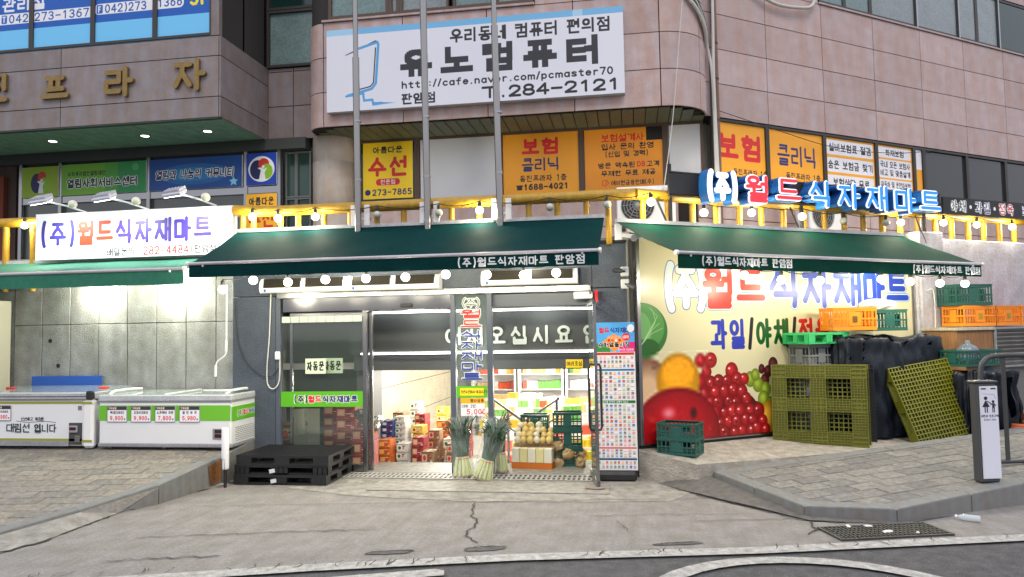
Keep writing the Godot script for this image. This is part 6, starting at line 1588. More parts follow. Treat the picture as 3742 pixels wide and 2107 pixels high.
func flyer():
	var W := 300; var H := 1040
	var p := Pad.new(W, H, Color(0.84, 0.85, 0.87))
	p.rect(0, 0, W, 210, Color(0.30, 0.62, 0.86)); p.text("월드", 40, 36, 38, 40, 7, RED, {"gap": 2}); p.text("식자재마트", 122, 36, 36, 40, 6, Color(0.1, 0.15, 0.5), {"gap": 1}); p.disc(272, 44, 26, 28, SNOW)
	p.rect(0, 150, 120, 60, Color(0.2, 0.5, 0.2)); p.rect(190, 140, 110, 70, Color(0.85, 0.1, 0.45)); p.poly([Vector2(60, 140), Vector2(150, 80), Vector2(240, 140), Vector2(150, 210)], Color(0.95, 0.55, 0.1))
	for kk in 4: p.disc(112 + kk * 26, 108, 11, 13, Color(0.85, 0.6, 0.45)); p.rect(104 + kk * 26, 118, 17, 18, [Color(0.8, 0.1, 0.1), Color(0.8, 0.3, 0.2), Color(0.9, 0.8, 0.8), Color(0.7, 0.1, 0.2)][kk])
	p.text("슈퍼알뜰시장", 32, 138, 38, 40, 11, SNOW, {"gap": 1}); p.text("슈퍼알뜰시장", 34, 140, 36, 36, 6, INK, {"gap": 3}); p.disc(238, 104, 30, 26, Color(0.85, 0.15, 0.12)); p.text("내자", 214, 92, 22, 24, 4, SNOW); p.text("프라이팬 보상판매", 176, 186, 13, 16, 2, SNOW, {"gap": 0.5})
	var r := RandomNumberGenerator.new(); r.seed = 99
	var bands := [[214, 232, Color(0.75, 0.15, 0.1)], [330, 344, Color(0.1, 0.4, 0.6)], [552, 572, Color(0.12, 0.42, 0.15)], [880, 890, Color(0.8, 0.15, 0.1)], [956, 970, Color(0.05, 0.25, 0.4)]]
	var groups := [[236, 326, 3, 10], [348, 546, 7, 9], [578, 876, 11, 9], [892, 954, 3, 9], [974, 1034, 2, 10]]
	for b in bands: p.rect(6, b[0], W - 12, b[1] - b[0], b[2])
	p.text("인기공산품 전기간 초특가 SALE", 24, 555, 14, 15, 2.2, SNOW, {"gap": 0.6})
	var pal := [Color(0.75, 0.15, 0.15), Color(0.85, 0.5, 0.45), Color(0.85, 0.6, 0.2), Color(0.25, 0.45, 0.2), Color(0.2, 0.35, 0.65), Color(0.5, 0.35, 0.25), Color(0.8, 0.75, 0.5), Color(0.3, 0.3, 0.32), Color(0.9, 0.8, 0.82)]
	for g in groups:
		for j in g[2]:
			for i in g[3]:
				var cw: float = (W - 16.0) / g[3]; var ch: float = float(g[1] - g[0]) / g[2]
				var c: Color = pal[r.randi() % pal.size()].lightened(r.randf_range(0.1, 0.45))
				var x: float = 8 + i * cw; var y: float = g[0] + j * ch
				if r.randf() < 0.5: p.disc(x + cw * 0.5, y + ch * 0.4, cw * 0.36, ch * 0.3, c)
				else: p.rect(x + cw * 0.2, y + ch * 0.1, cw * 0.55, ch * 0.55, c)
				p.rect(x + cw * 0.1, y + ch * 0.74, cw * 0.7, 2.5, Color(0.7, 0.1, 0.1) if r.randf() < 0.4 else Color(0.35, 0.35, 0.4))
	var s := thing("flyer_stand", "tall narrow banner of supermarket offers on a black base beside the open door", "banner", Vector3(-0.215, 0.0, -9.93), 0.03)
	part(s, "base", MB.new().cbox(Vector3(0.0, 0.06, 0.0), Vector3(0.5, 0.12, 0.24), 0.03), M.black_plastic)
	part(s, "pole", MB.new().bb(-0.01, 0.1, -0.03, 0.01, 2.05, -0.01), M.steel)
	part(s, "sheet", MB.new().bb(-0.27, 0.13, -0.008, 0.27, 2.07, 0.0), M.white_paint); print_quad(s, "print", 0.54, 1.94, print_mat(p.tex(), 0.4), Vector3(0, 1.1, 0.004))

# ---------------------------------------------------------------- lamps
func bulb(lit: bool) -> Node3D:
	var t := thing("string_bulb", "", "light bulb")
	part(t, "socket", MB.new().lathe(Vector3(0, 0.0, 0), [[0.0, 0.125], [0.014, 0.12], [0.026, 0.1], [0.026, 0.05], [0.022, 0.045]], 10), M.wire)
	var gl := part(t, "bulb", MB.new().ball(Vector3.ZERO, Vector3(0.056, 0.056, 0.056), 8), glow(1.0, 0.96, 0.82, 4.2) if lit else mat(0.45, 0.45, 0.36, 0.25))
	if lit: lamp(t, 0.5, Color(1.0, 0.96, 0.83), Vector3.ZERO, 0.05)
	return t
func string(pts: Array, hang_: float) -> Array:
	var o := []
	for i in pts.size() - 1:
		for k in 8:
			var t := k / 8.0
			var p: Vector3 = pts[i].lerp(pts[i + 1], t)
			o.append(p + Vector3(0, 0.13 - hang_ * 4.0 * t * (1 - t), 0))
	o.append(pts[-1] + Vector3(0, 0.13, 0))
	return o
func make_lights():
	var runs := [
		["lit round bulb hanging below the green awning's valance over the entrance", "bulbs under the entrance awning", [Vector3(-5.25, 2.59, -8.95), Vector3(-4.82, 2.7, -8.95), Vector3(-4.34, 2.66, -8.95), Vector3(-3.83, 2.68, -8.95), Vector3(-3.29, 2.68, -8.95), Vector3(-2.77, 2.68, -8.95), Vector3(-2.25, 2.7, -8.95), Vector3(-1.73, 2.68, -8.95), Vector3(-1.27, 2.66, -8.95), Vector3(-0.87, 2.68, -8.95)], [1, 1, 1, 1, 1, 1, 1, 1, 1, 1], "black bulb string under the entrance awning"],
		["lit round bulb hanging below the awning in front of the fruit mural", "bulbs under the mural awning", [wing * Vector3(0.84, 2.63, 1.13), wing * Vector3(1.45, 2.58, 1.13), wing * Vector3(2.12, 2.58, 1.13), wing * Vector3(3.27, 2.61, 1.13), wing * Vector3(3.85, 2.58, 1.13), wing * Vector3(4.47, 2.56, 1.13), wing * Vector3(5.02, 2.56, 1.13)], [1, 1, 1, 1, 1, 1, 1], "black bulb string under the mural awning"],
		["lit round bulb hanging from the yellow railing above the entrance", "bulbs on the entrance railing", [Vector3(-5.4, 3.71, -10.0), Vector3(-5.0, 3.67, -10.0), Vector3(-4.43, 3.67, -10.0), Vector3(-3.5, 3.66, -10.0), Vector3(-2.6, 3.65, -10.0), Vector3(-2.02, 3.66, -10.0), Vector3(-1.04, 3.66, -10.0), Vector3(-0.26, 3.66, -10.0), Vector3(0.32, 3.67, -10.0)], [1, 1, 1, 0, 0, 1, 0, 0, 1], "black bulb string looped along the yellow railing above the entrance"],
		["lit round bulb hanging from the yellow railing below the glowing letters", "bulbs on the wing railing", [wing * Vector3(1.05, 3.59, 0.12), wing * Vector3(1.91, 3.63, 0.12), wing * Vector3(2.88, 3.62, 0.12), wing * Vector3(3.73, 3.59, 0.12), wing * Vector3(4.66, 3.6, 0.12), wing * Vector3(5.0, 3.62, 0.12), wing * Vector3(6.03, 3.66, 0.12), wing * Vector3(6.88, 3.66, 0.12), wing * Vector3(7.83, 3.66, 0.12)], [1, 1, 1, 0, 0, 1, 1, 1, 1], "black bulb string below the glowing letters"]]
	bulb_lit = bulb(true); bulb_off = bulb(false)
	var first := [true, true]
	for r in runs:
		for i in r[2].size():
			var lit: bool = r[3][i] == 1
			var src := bulb_lit if lit else bulb_off
			var lb: String = r[0] if lit else r[0].replace("lit round", "unlit cream")
			var gr: String = r[1] if lit else r[1].replace("bulbs", "unlit bulbs")
			var k := 0 if lit else 1
			if first[k]:
				src.position = r[2][i]; src.set_meta("label", lb); src.set_meta("group", gr); first[k] = false
			else: copy(src, r[2][i], 0.0, lb, gr)
		var w := thing("light_string", r[4], "cable")
		part(w, "cable", MB.new().tube(string(r[2], 0.05), 0.007, 6), M.wire)
	copy(bulb_lit, Vector3(-9.51, 3.80, -10.38), 0.0, "lit round bulb at the yellow post beside the white shop sign", "bulb beside the white sign").set_meta("group", "bulb beside the white sign")
	# floodlights on arms over the white sign
	var fl := thing("floodlight", "white floodlight over the end of the white shop sign farthest from the entrance", "lamp", Vector3(-8.42, 3.96, -10.28), 0.0, "floodlights over the white sign")
	part(fl, "arm", MB.new().tube([Vector3(0.1, -0.02, 0), Vector3(-0.05, 0.05, 0.25), Vector3(-0.2, 0.09, 0.45)], 0.014, 8), M.white_paint)
	part(fl, "head", MB.new().cbox(Vector3(-0.27, 0.1, 0.5), Vector3(0.3, 0.05, 0.2), 0.012, Basis(Vector3.BACK, 0.1) * Basis(Vector3.RIGHT, 0.5)), mat(0.5, 0.5, 0.55))
	var fin := MB.new()
	for k in 6: fin.box(Vector3(-0.39 + k * 0.048, 0.135 - k * -0.005, 0.5), Vector3(0.012, 0.04, 0.18), Basis(Vector3.RIGHT, 0.5))
	part(fl, "cooling_fins", fin, mat(0.45, 0.45, 0.5)); part(fl, "globe", MB.new().ball(Vector3(0.1, 0.06, 0.3), Vector3(0.065, 0.065, 0.065), 8), mat(0.6, 0.6, 0.48, 0.3))
	part(fl, "light_lens", MB.new().cbox(Vector3(-0.27, 0.072, 0.488), Vector3(0.26, 0.006, 0.16), 0.002, Basis(Vector3.BACK, 0.1) * Basis(Vector3.RIGHT, 0.5)), glow(1, 1, 1, 6.0))
	var sp := SpotLight3D.new()
	sp.name = "light"; sp.light_energy = 1.5; sp.light_color = Color(1.0, 1.0, 0.97); sp.spot_angle = 62.0; sp.spot_range = 20.0; sp.spot_attenuation = 2.0; sp.light_size = 0.12; sp.shadow_enabled = true
	sp.transform = Transform3D(Basis(), Vector3(-0.27, 0.03, 0.47)).looking_at(Vector3(-0.1, -0.7, 0.02), Vector3.RIGHT)
	fl.add_child(sp)
	copy(fl, Vector3(-7.36, 3.96, -10.28), 0.0, "white floodlight on the middle arm over the white shop sign"); copy(fl, Vector3(-6.23, 3.97, -10.28), 0.0, "white floodlight over the end of the white shop sign next to the entrance")
	# LED bars below the awnings
	var bars := [[Vector3(-8.24, 2.86, -10.38), 0.0, 0.4, 1.3, "short LED bar under the freezer awning, farther from the entrance"], [Vector3(-6.9, 2.86, -10.38), 0.0, 0.4, 1.5, "short LED bar under the freezer awning, nearer the entrance"], [Vector3(-3.9, 3.02, -9.85), 0.0, 2.2, 0.22, "long LED bar above the air curtains near the left pier"], [Vector3(-1.3, 3.02, -9.85), 0.0, 1.2, 0.16, "LED bar above the air curtain of the hinged door"], [wing * Vector3(1.75, 3.0, 0.28), WT, 0.4, 0.36, "short LED bar lighting the red letters of the mural"], [wing * Vector3(4.2, 2.95, 0.28), WT, 0.5, 0.45, "short LED bar lighting the blue letters of the mural"]]
	for b in bars:
		var t := thing("led_bar", b[4], "lamp", b[0], b[1])
		part(t, "housing", MB.new().cbox(Vector3(0, 0.02, 0), Vector3(b[2], 0.04, 0.06), 0.006), M.white_paint)
		part(t, "light_strip", MB.new().bb(-b[2] * 0.48, -0.012, -0.022, b[2] * 0.48, -0.002, 0.022), glow(1, 1, 0.95, 6.0))
		lamp(t, b[3], Color(1.0, 0.995, 0.92), Vector3(0, -0.06, 0), 0.12)
		part(t, "hanger", MB.new().bb(-0.01, 0.04, -0.01, 0.01, 0.12, 0.01), M.white_paint)

# ---------------------------------------------------------------- plastic pallet lying flat, underside cells open
func pallet(t: Node3D, l: float, w: float, h: float, m: Material, fine := 0.052):
	var deck := MB.new()
	var nx := int(l / fine); var nz := int(w / fine)
	for i in nx + 1:
		var x := -l * 0.5 + 0.006 + (l - 0.012) * i / nx
		deck.bb(x - 0.007, h - 0.028, -w * 0.5, x + 0.007, h - 0.001, w * 0.5)
	for j in nz + 1:
		var z := -w * 0.5 + 0.006 + (w - 0.012) * j / nz
		deck.bb(-l * 0.5, h - 0.026, z - 0.007, l * 0.5, h, z + 0.007)
	part(t, "deck", deck, m)
	var rim := MB.new()
	for s in [-1, 1]:
		rim.bb(-l * 0.5, h - 0.034, s * w * 0.5 - s * 0.012, l * 0.5, h + 0.001, s * w * 0.5)
		rim.bb(s * l * 0.5 - s * 0.012, h - 0.033, -w * 0.5, s * l * 0.5, h + 0.0005, w * 0.5)
	part(t, "deck_rim", rim, m)
	# runners between the blocks, as strips of small lattice
	var run := MB.new()
	var bw := l * 0.165; var bd := w * 0.165
	for k in 3:
		var z := -w * 0.5 + bd * 0.5 + (w - bd) * k * 0.5
		var x := -l * 0.5 + bw * 0.5 + (l - bw) * k * 0.5
		for q in 6:
			var dz := z - bd * 0.5 + (bd - 0.008) * q / 5.0
			run.bb(-l * 0.5 + bw, 0.0, dz, l * 0.5 - bw, 0.018, dz + 0.008)
			var dx := x - bw * 0.5 + (bw - 0.008) * q / 5.0
			run.bb(dx, 0.001, -w * 0.5 + bd, dx + 0.008, 0.019, w * 0.5 - bd)
		for q in 30:
			var c := -0.5 + (q + 0.5) / 30.0
			if absf(absf(c) * l - 0.0) > bw * 0.5 and absf(c) * l < l * 0.5 - bw: run.bb(c * l - 0.004, 0.002, z - bd * 0.5, c * l + 0.004, 0.017, z + bd * 0.5)
			if absf(c) * w > bd * 0.5 and absf(c) * w < w * 0.5 - bd: run.bb(x - bw * 0.5, 0.0025, c * w - 0.004, x + bw * 0.5, 0.0165, c * w + 0.004)
	for k in 3:
		var z := -w * 0.5 + bd * 0.5 + (w - bd) * k * 0.5; var x := -l * 0.5 + bw * 0.5 + (l - bw) * k * 0.5
		run.bb(-l * 0.5 + 0.004, 0.0205, z - bd * 0.5, l * 0.5 - 0.004, 0.024, z + bd * 0.5); run.bb(x - bw * 0.5, 0.0212, -w * 0.5 + 0.004, x + bw * 0.5, 0.0248, w * 0.5 - 0.004)
	part(t, "runners", run, m)
	for i in 3:
		for j in 3:
			var x := -l * 0.5 + bw * 0.5 + (l - bw) * i * 0.5
			var z := -w * 0.5 + bd * 0.5 + (w - bd) * j * 0.5
			var b := MB.new()
			for q in 4:
				var dx := -bw * 0.5 + (bw - 0.011) * q / 3.0; var dz := -bd * 0.5 + (bd - 0.011) * q / 3.0
				b.bb(x + dx, -0.001, z - bd * 0.5, x + dx + 0.011, h - 0.028, z + bd * 0.5)
				b.bb(x - bw * 0.5, 0.0, z + dz, x + bw * 0.5, h - 0.029, z + dz + 0.011)
			part(t, "block", b, m)

func cards(p: Pad, name_: String, price: String):
	p.rect(0, 0, p.w, p.h, INK); p.rect(3, 3, p.w - 6, p.h - 6, SNOW); p.rect(4, 4, p.w - 8, 26, Color(0.18, 0.18, 0.2)); p.rect(30, 8, 44, 18, Color(0.6, 0.15, 0.12)); p.text("기획상품", 8, 8, 16, 17, 3, Color(0.8, 0.8, 0.75))
	p.text(name_, p.w * 0.5, 38, 19, 22, 3.4, INK, {"mid": true, "gap": 1.5}); p.text(price, p.w * 0.5 - 4, 74, 34, 32, 5.5, RED, {"mid": true, "gap": 2}); p.text("원", p.w - 26, 92, 14, 14, 2.4, INK)

func make_left_side():
	var wht: Material = M.white_plastic
	var gry := surf(0.25, 0.25, 0.275, G.fine, 0.8, 0.4)
	# chest freezer with the green band
	var F := thing("chest_freezer", "white chest freezer with green band, price cards and sliding glass lid", "freezer", Vector3(-6.485, 0.36, -10.03))
	var hw := 1.015; var hd := 0.475
	part(F, "body", MB.new().cbox(Vector3(0, 0.40, 0), Vector3(hw * 2, 0.64, hd * 2), 0.02), wht)
	part(F, "base_rail", MB.new().cbox(Vector3(0, 0.11, 0), Vector3(hw * 2 + 0.02, 0.06, hd * 2 + 0.02), 0.012), gry)
	part(F, "front_band", MB.new().bb(-hw + 0.004, 0.45, hd, hw - 0.01, 0.665, hd + 0.003), mat(0.13, 0.42, 0.02, 0.5)); part(F, "side_band", MB.new().bb(hw, 0.44, -hd + 0.01, hw + 0.003, 0.64, hd - 0.01), mat(0.13, 0.42, 0.02, 0.5))
	var rim := MB.new()
	for r in [[-hw - 0.01, hd - 0.05, hw + 0.01, hd + 0.015], [-hw - 0.01, -hd - 0.015, hw + 0.01, -hd + 0.05], [-hw - 0.01, -hd + 0.05, -hw + 0.05, hd - 0.05], [hw - 0.05, -hd + 0.05, hw + 0.01, hd - 0.05]]:
		rim.cbox(Vector3((r[0] + r[2]) * 0.5, 0.765, (r[1] + r[3]) * 0.5), Vector3(r[2] - r[0], 0.09, r[3] - r[1]), 0.014)
	part(F, "lid_frame", rim, surf(0.40, 0.42, 0.44, G.fine, 0.8, 0.35))
	part(F, "seal", MB.new().bb(-hw - 0.004, 0.70, -hd - 0.004, hw + 0.004, 0.722, hd + 0.004), gry)
	part(F, "glass_lid", MB.new().bb(-hw + 0.04, 0.80, -hd + 0.04, 0.03, 0.812, hd - 0.03), clear_mat(0.5, 0.6, 0.58, 0.5, 0.05)); part(F, "glass_lid", MB.new().bb(-0.03, 0.785, -hd + 0.04, hw - 0.04, 0.797, hd - 0.03), clear_mat(0.5, 0.6, 0.58, 0.5, 0.05))
	for x in [-hw + 0.1, hw - 0.12]: part(F, "handle", MB.new().tube([Vector3(x, 0.81, hd - 0.08), Vector3(x, 0.85, hd - 0.2), Vector3(x, 0.855, 0.0), Vector3(x, 0.84, -hd + 0.15)], 0.02, 8), M.white_paint)
	part(F, "lid_divider", MB.new().bb(-0.02, 0.80, -hd + 0.05, 0.02, 0.826, hd - 0.04), M.white_paint)
	part(F, "inner_goods", MB.new().bb(-hw + 0.06, 0.7, -hd + 0.06, hw - 0.06, 0.735, hd - 0.06), surf(0.35, 0.38, 0.38, G.concrete, 3.0, 0.6))
	var pc := part(F, "control_panel", MB.new().cbox(Vector3(hw - 0.19, 0.27, hd), Vector3(0.17, 0.15, 0.02), 0.006), gry); part(pc, "display", MB.new().bb(hw - 0.24, 0.22, hd + 0.01, hw - 0.12, 0.27, hd + 0.014), mat(0.05, 0.01, 0.015, 0.2)); part(pc, "vent", MB.new().bb(hw - 0.24, 0.28, hd + 0.01, hw - 0.12, 0.33, hd + 0.013), M.black)
	var items := [["박대(5마리)", "9,900"], ["오징어3마리", "9,900"], ["노르웨이 자반", "7,800"], ["절 단 아 귀", "5,980"]]
	for k in 4:
		var p := Pad.new(160, 120, SNOW); cards(p, items[k][0], items[k][1])
		var c := thing("price_card", ["white price card with red 9,900 price nearest the olive striped freezer", "white price card with red 9,900 price beside the 7,800 card", "white price card with red 7,800 price on the green banded freezer", "white price card with red 5,980 price on the green banded freezer"][k], "price card", Vector3(-6.485 - hw + 0.295 + k * 0.372, 0.36 + 0.545, -10.03 + hd + 0.008), 0.0, "price cards on the green banded freezer")
		board(c, 0.31, 0.225, 0.003, M.white_paint, p.tex())
	var g := MB.new()
	for r in 8:
		for k in 13: g.bb(hw + 0.001, 0.16 + r * 0.026, hd - 0.13 - k * 0.058 + (0.02 if r % 2 else 0.0), hw + 0.004, 0.167 + r * 0.026, hd - 0.13 - k * 0.058 - 0.036 + (0.02 if r % 2 else 0.0))
	part(F, "vent_slots", g, mat(0.10, 0.10, 0.11))
	var lp := Pad.new(400, 90, Color(0.36, 0.66, 0.1)); shop_name(lp, 56, 26, 34, 38, 6, 2, 3, SNOW, Color(0.1, 0.3, 0.1), RED, NAVY); print_quad(F, "side_print", 0.86, 0.19, print_mat(lp.tex()), Vector3(hw + 0.006, 0.54, 0.0), Basis(Vector3.UP, PI / 2))
	for x in [-hw + 0.12, -0.05, hw - 0.1]:
		for z in [-hd + 0.12, hd - 0.1]:
			var wh := part(F, "caster", MB.new().bb(x - 0.025, 0.04, z - 0.025, x + 0.025, 0.085, z + 0.025), M.steel); part(wh, "wheel", MB.new().lathe(Vector3(x, 0.035, z), [[0.0, -0.014], [0.034, -0.014], [0.034, 0.014], [0.0, 0.014]], 14, false, Basis(Vector3.BACK, PI / 2)), M.black)
	# chest freezer with olive stripes
	F = thing("chest_freezer", "white chest freezer with olive stripes and grey rim at the pavement's far side", "freezer", Vector3(-8.63, 0.36, -10.03))
	hw = 1.04
	part(F, "body", MB.new().cbox(Vector3(-0.02, 0.42, 0), Vector3(hw * 2 - 0.04, 0.66, hd * 2), 0.02), wht)
	part(F, "corner_post", MB.new().cbox(Vector3(hw - 0.08, 0.41, hd - 0.04), Vector3(0.17, 0.7, 0.11), 0.035), M.white_paint)
	for y in [0.69, 0.16]: part(F, "olive_stripe", MB.new().bb(-hw, y, hd + 0.001, hw - 0.165, y + 0.035, hd + 0.004), mat(0.26, 0.27, 0.03, 0.5))
	for y in [0.685, 0.145]: part(F, "olive_stripe", MB.new().bb(hw - 0.16, y, hd + 0.0152, hw - 0.005, y + 0.035, hd + 0.018), mat(0.26, 0.27, 0.03, 0.5))
	part(F, "base_rail", MB.new().bb(-hw, 0.09, hd - 0.1, hw - 0.38, 0.155, hd + 0.012), gry)
	var rb := MB.new()
	rb.cbox(Vector3(0, 0.80, hd), Vector3(hw * 2, 0.11, 0.06), 0.02).cbox(Vector3(0, 0.80, -hd), Vector3(hw * 2, 0.10, 0.06), 0.02).cbox(Vector3(hw - 0.03, 0.80, 0), Vector3(0.06, 0.10, hd * 2 - 0.06), 0.01).cbox(Vector3(-hw + 0.03, 0.80, 0), Vector3(0.06, 0.10, hd * 2 - 0.06), 0.01)
	part(F, "rim", rb, surf(0.36, 0.37, 0.39, G.fine, 0.8, 0.35)); part(F, "rim_groove", MB.new().bb(-hw, 0.79, hd + 0.03, hw - 0.06, 0.80, hd + 0.033), M.black); part(F, "corner_cap", MB.new().cbox(Vector3(hw - 0.05, 0.81, hd - 0.0), Vector3(0.11, 0.125, 0.075), 0.02), M.black_plastic)
	part(F, "glass_lid", MB.new().box(Vector3(0, 0.862, -0.02), Vector3(hw * 2 - 0.1, 0.012, hd * 2 - 0.08), Basis(Vector3.RIGHT, 0.04)), clear_mat(0.35, 0.42, 0.45, 0.6, 0.05)); part(F, "lid_handle", MB.new().cbox(Vector3(hw - 0.25, 0.88, -0.05), Vector3(0.16, 0.03, 0.05), 0.012), mat(0.6, 0.05, 0.02)); part(F, "lid_handle", MB.new().cbox(Vector3(-hw + 0.25, 0.88, -0.05), Vector3(0.16, 0.03, 0.05), 0.012), mat(0.6, 0.05, 0.02))
	part(F, "compressor_bay", MB.new().bb(hw - 0.38, 0.11, hd, hw - 0.17, 0.42, hd + 0.004), mat(0.05, 0.05, 0.05)); part(F, "control_panel", MB.new().cbox(Vector3(hw - 0.3, 0.33, hd + 0.014), Vector3(0.13, 0.1, 0.03), 0.008), gry); part(F, "display", MB.new().bb(hw - 0.35, 0.32, hd + 0.03, hw - 0.25, 0.36, hd + 0.034), mat(0.06, 0.01, 0.015, 0.2)); part(F, "compressor", MB.new().cbox(Vector3(hw - 0.24, 0.19, hd + 0.01), Vector3(0.08, 0.1, 0.02), 0.008), mat(0.12, 0.11, 0.1))
	words(F, "대림선", Vector3(-0.36, 0.28, hd + 0.001), Basis(), 0.125, 0.13, 0.015, mat(0.01, 0.03, 0.045), 0.006)
	words(F, "입니다", Vector3(0.10, 0.28, hd + 0.001), Basis(), 0.115, 0.125, 0.015, mat(0.01, 0.03, 0.045), 0.006)
	words(F, "신선하고 깨끗한", Vector3(-0.12, 0.45, hd + 0.001), Basis(), 0.046, 0.05, 0.006, mat(0.07, 0.09, 0.1), 0.004)
	part(F, "swoosh", MB.new().tube(smooth([Vector3(-0.2, 0.445, hd), Vector3(0.0, 0.425, hd), Vector3(0.25, 0.44, hd), Vector3(0.45, 0.425, hd)], 5), 0.004, 5), mat(0.01, 0.03, 0.045))
	var p := Pad.new(160, 120, SNOW); cards(p, "오징어4마리", "6,980")
	var c6 := thing("price_card", "white price card with red 6,980 price on the olive striped freezer", "price card", Vector3(-8.63 - 0.42, 0.36 + 0.56, -10.03 + hd + 0.01)); board(c6, 0.28, 0.22, 0.003, M.white_paint, p.tex())
	part(F, "badge", MB.new().bb(hw - 0.24, 0.6, hd + 0.001, hw - 0.18, 0.66, hd + 0.004), mat(0.15, 0.15, 0.16))
	for x in [-hw + 0.15, hw - 0.25]: part(F, "foot", MB.new().bb(x - 0.04, 0.0, -hd + 0.1, x + 0.04, 0.1, hd - 0.12), M.black)
	var b := thing("blue_board", "bright blue board leaning behind the olive striped freezer", "board", Vector3(-8.85, 1.2, -10.54), 0.0); part(b, "panel", MB.new().cbox(Vector3(0, 0.04, 0), Vector3(1.24, 0.30, 0.03), 0.006, Basis(Vector3.RIGHT, -0.05)), mat(0.012, 0.09, 0.42, 0.5))
	# stacked black pallets
	var P := thing("black_pallet", "black plastic pallet at the bottom of the stack beside the entrance", "pallet", Vector3(-4.62, 0.012, -9.72), 0.0, "stacked black pallets")
	pallet(P, 1.3, 0.9, 0.126, M.black_plastic, 0.06)
	copy(P, Vector3(-4.61, 0.14, -9.73), 0.012, "black plastic pallet in the middle of the stack beside the entrance"); copy(P, Vector3(-4.58, 0.268, -9.72), -0.008, "black plastic pallet on top of the stack beside the entrance")
	for q in [[-4.72, 0.19], [-4.7, 0.06]]:
		var st := thing("pallet_sticker", "torn white sticker on the side of a stacked black pallet", "sticker", Vector3(q[0], q[1], -9.262), 0.0, "stickers on the black pallets"); part(st, "paper", MB.new().cbox(Vector3(0, 0, 0), Vector3(0.08, 0.05, 0.003), 0.001, Basis(Vector3.BACK, 0.2)), mat(0.6, 0.6, 0.6))
	# white post at the kerb end, awning crank
	var W := thing("white_post", "white plastic roll on a black peg at the end of the kerb", "post", Vector3(-5.29, 0.0, -9.1))
	part(W, "peg", MB.new().tube([Vector3(0, 0, 0), Vector3(0, 0.3, 0)], 0.02, 8), M.black); part(W, "roll", MB.new().lathe(Vector3(0, 0.24, 0), [[0.0, 0.0], [0.046, 0.0], [0.048, 0.02], [0.048, 0.52], [0.04, 0.54], [0.0, 0.54]], 16), M.white_paint); part(W, "clip", MB.new().tube([Vector3(-0.02, 0.24, 0.05), Vector3(-0.02, 0.38, 0.052), Vector3(0.02, 0.38, 0.052), Vector3(0.02, 0.24, 0.05)], 0.004, 6), M.steel)
	var C := thing("awning_crank", "long white awning crank rod hanging beside the concrete wall", "crank", Vector3(-5.74, 2.62, -9.9))
	part(C, "rod", MB.new().tube([Vector3(0, 0.1, 0), Vector3(-0.005, -0.72, 0)], 0.012, 8), M.white_paint); part(C, "grip", MB.new().tube([Vector3(-0.005, -0.70, 0), Vector3(-0.008, -0.86, 0)], 0.019, 8), M.white_paint); part(C, "elbow", MB.new().tube(smooth([Vector3(-0.008, -0.86, 0), Vector3(-0.03, -0.92, 0), Vector3(-0.14, -1.0, 0), Vector3(-0.17, -1.07, 0)], 4), 0.01, 8), M.white_paint); part(C, "handle", MB.new().tube([Vector3(-0.17, -1.06, 0), Vector3(-0.17, -1.22, 0)], 0.02, 8), M.white_paint)
	# cables on the left pier
	var K := thing("wall_cable", "white power cable with plug looping down the grey pier", "cable", Vector3(0, 0, STORE + 0.01))
	part(K, "cable", MB.new().tube(smooth([Vector3(-5.2, 2.6, 0.02), Vector3(-5.22, 2.0, 0.02), Vector3(-5.26, 1.5, 0.02), Vector3(-5.24, 1.26, 0.03), Vector3(-5.15, 1.2, 0.03), Vector3(-5.07, 1.32, 0.02), Vector3(-5.06, 1.7, 0.02)], 5), 0.009, 6), M.wire_white); part(K, "socket", MB.new().cbox(Vector3(-5.09, 1.68, 0.03), Vector3(0.07, 0.12, 0.05), 0.012), M.white_paint)
	K = thing("wall_cable", "thin black cable sagging across the grey pier", "cable", Vector3(0, 0, STORE + 0.012)); part(K, "cable", MB.new().tube(smooth([Vector3(-5.78, 2.5, 0.0), Vector3(-5.7, 1.8, 0.0), Vector3(-5.45, 1.45, 0.01), Vector3(-5.2, 1.38, 0.02), Vector3(-5.08, 1.5, 0.02)], 5), 0.006, 6), M.wire)

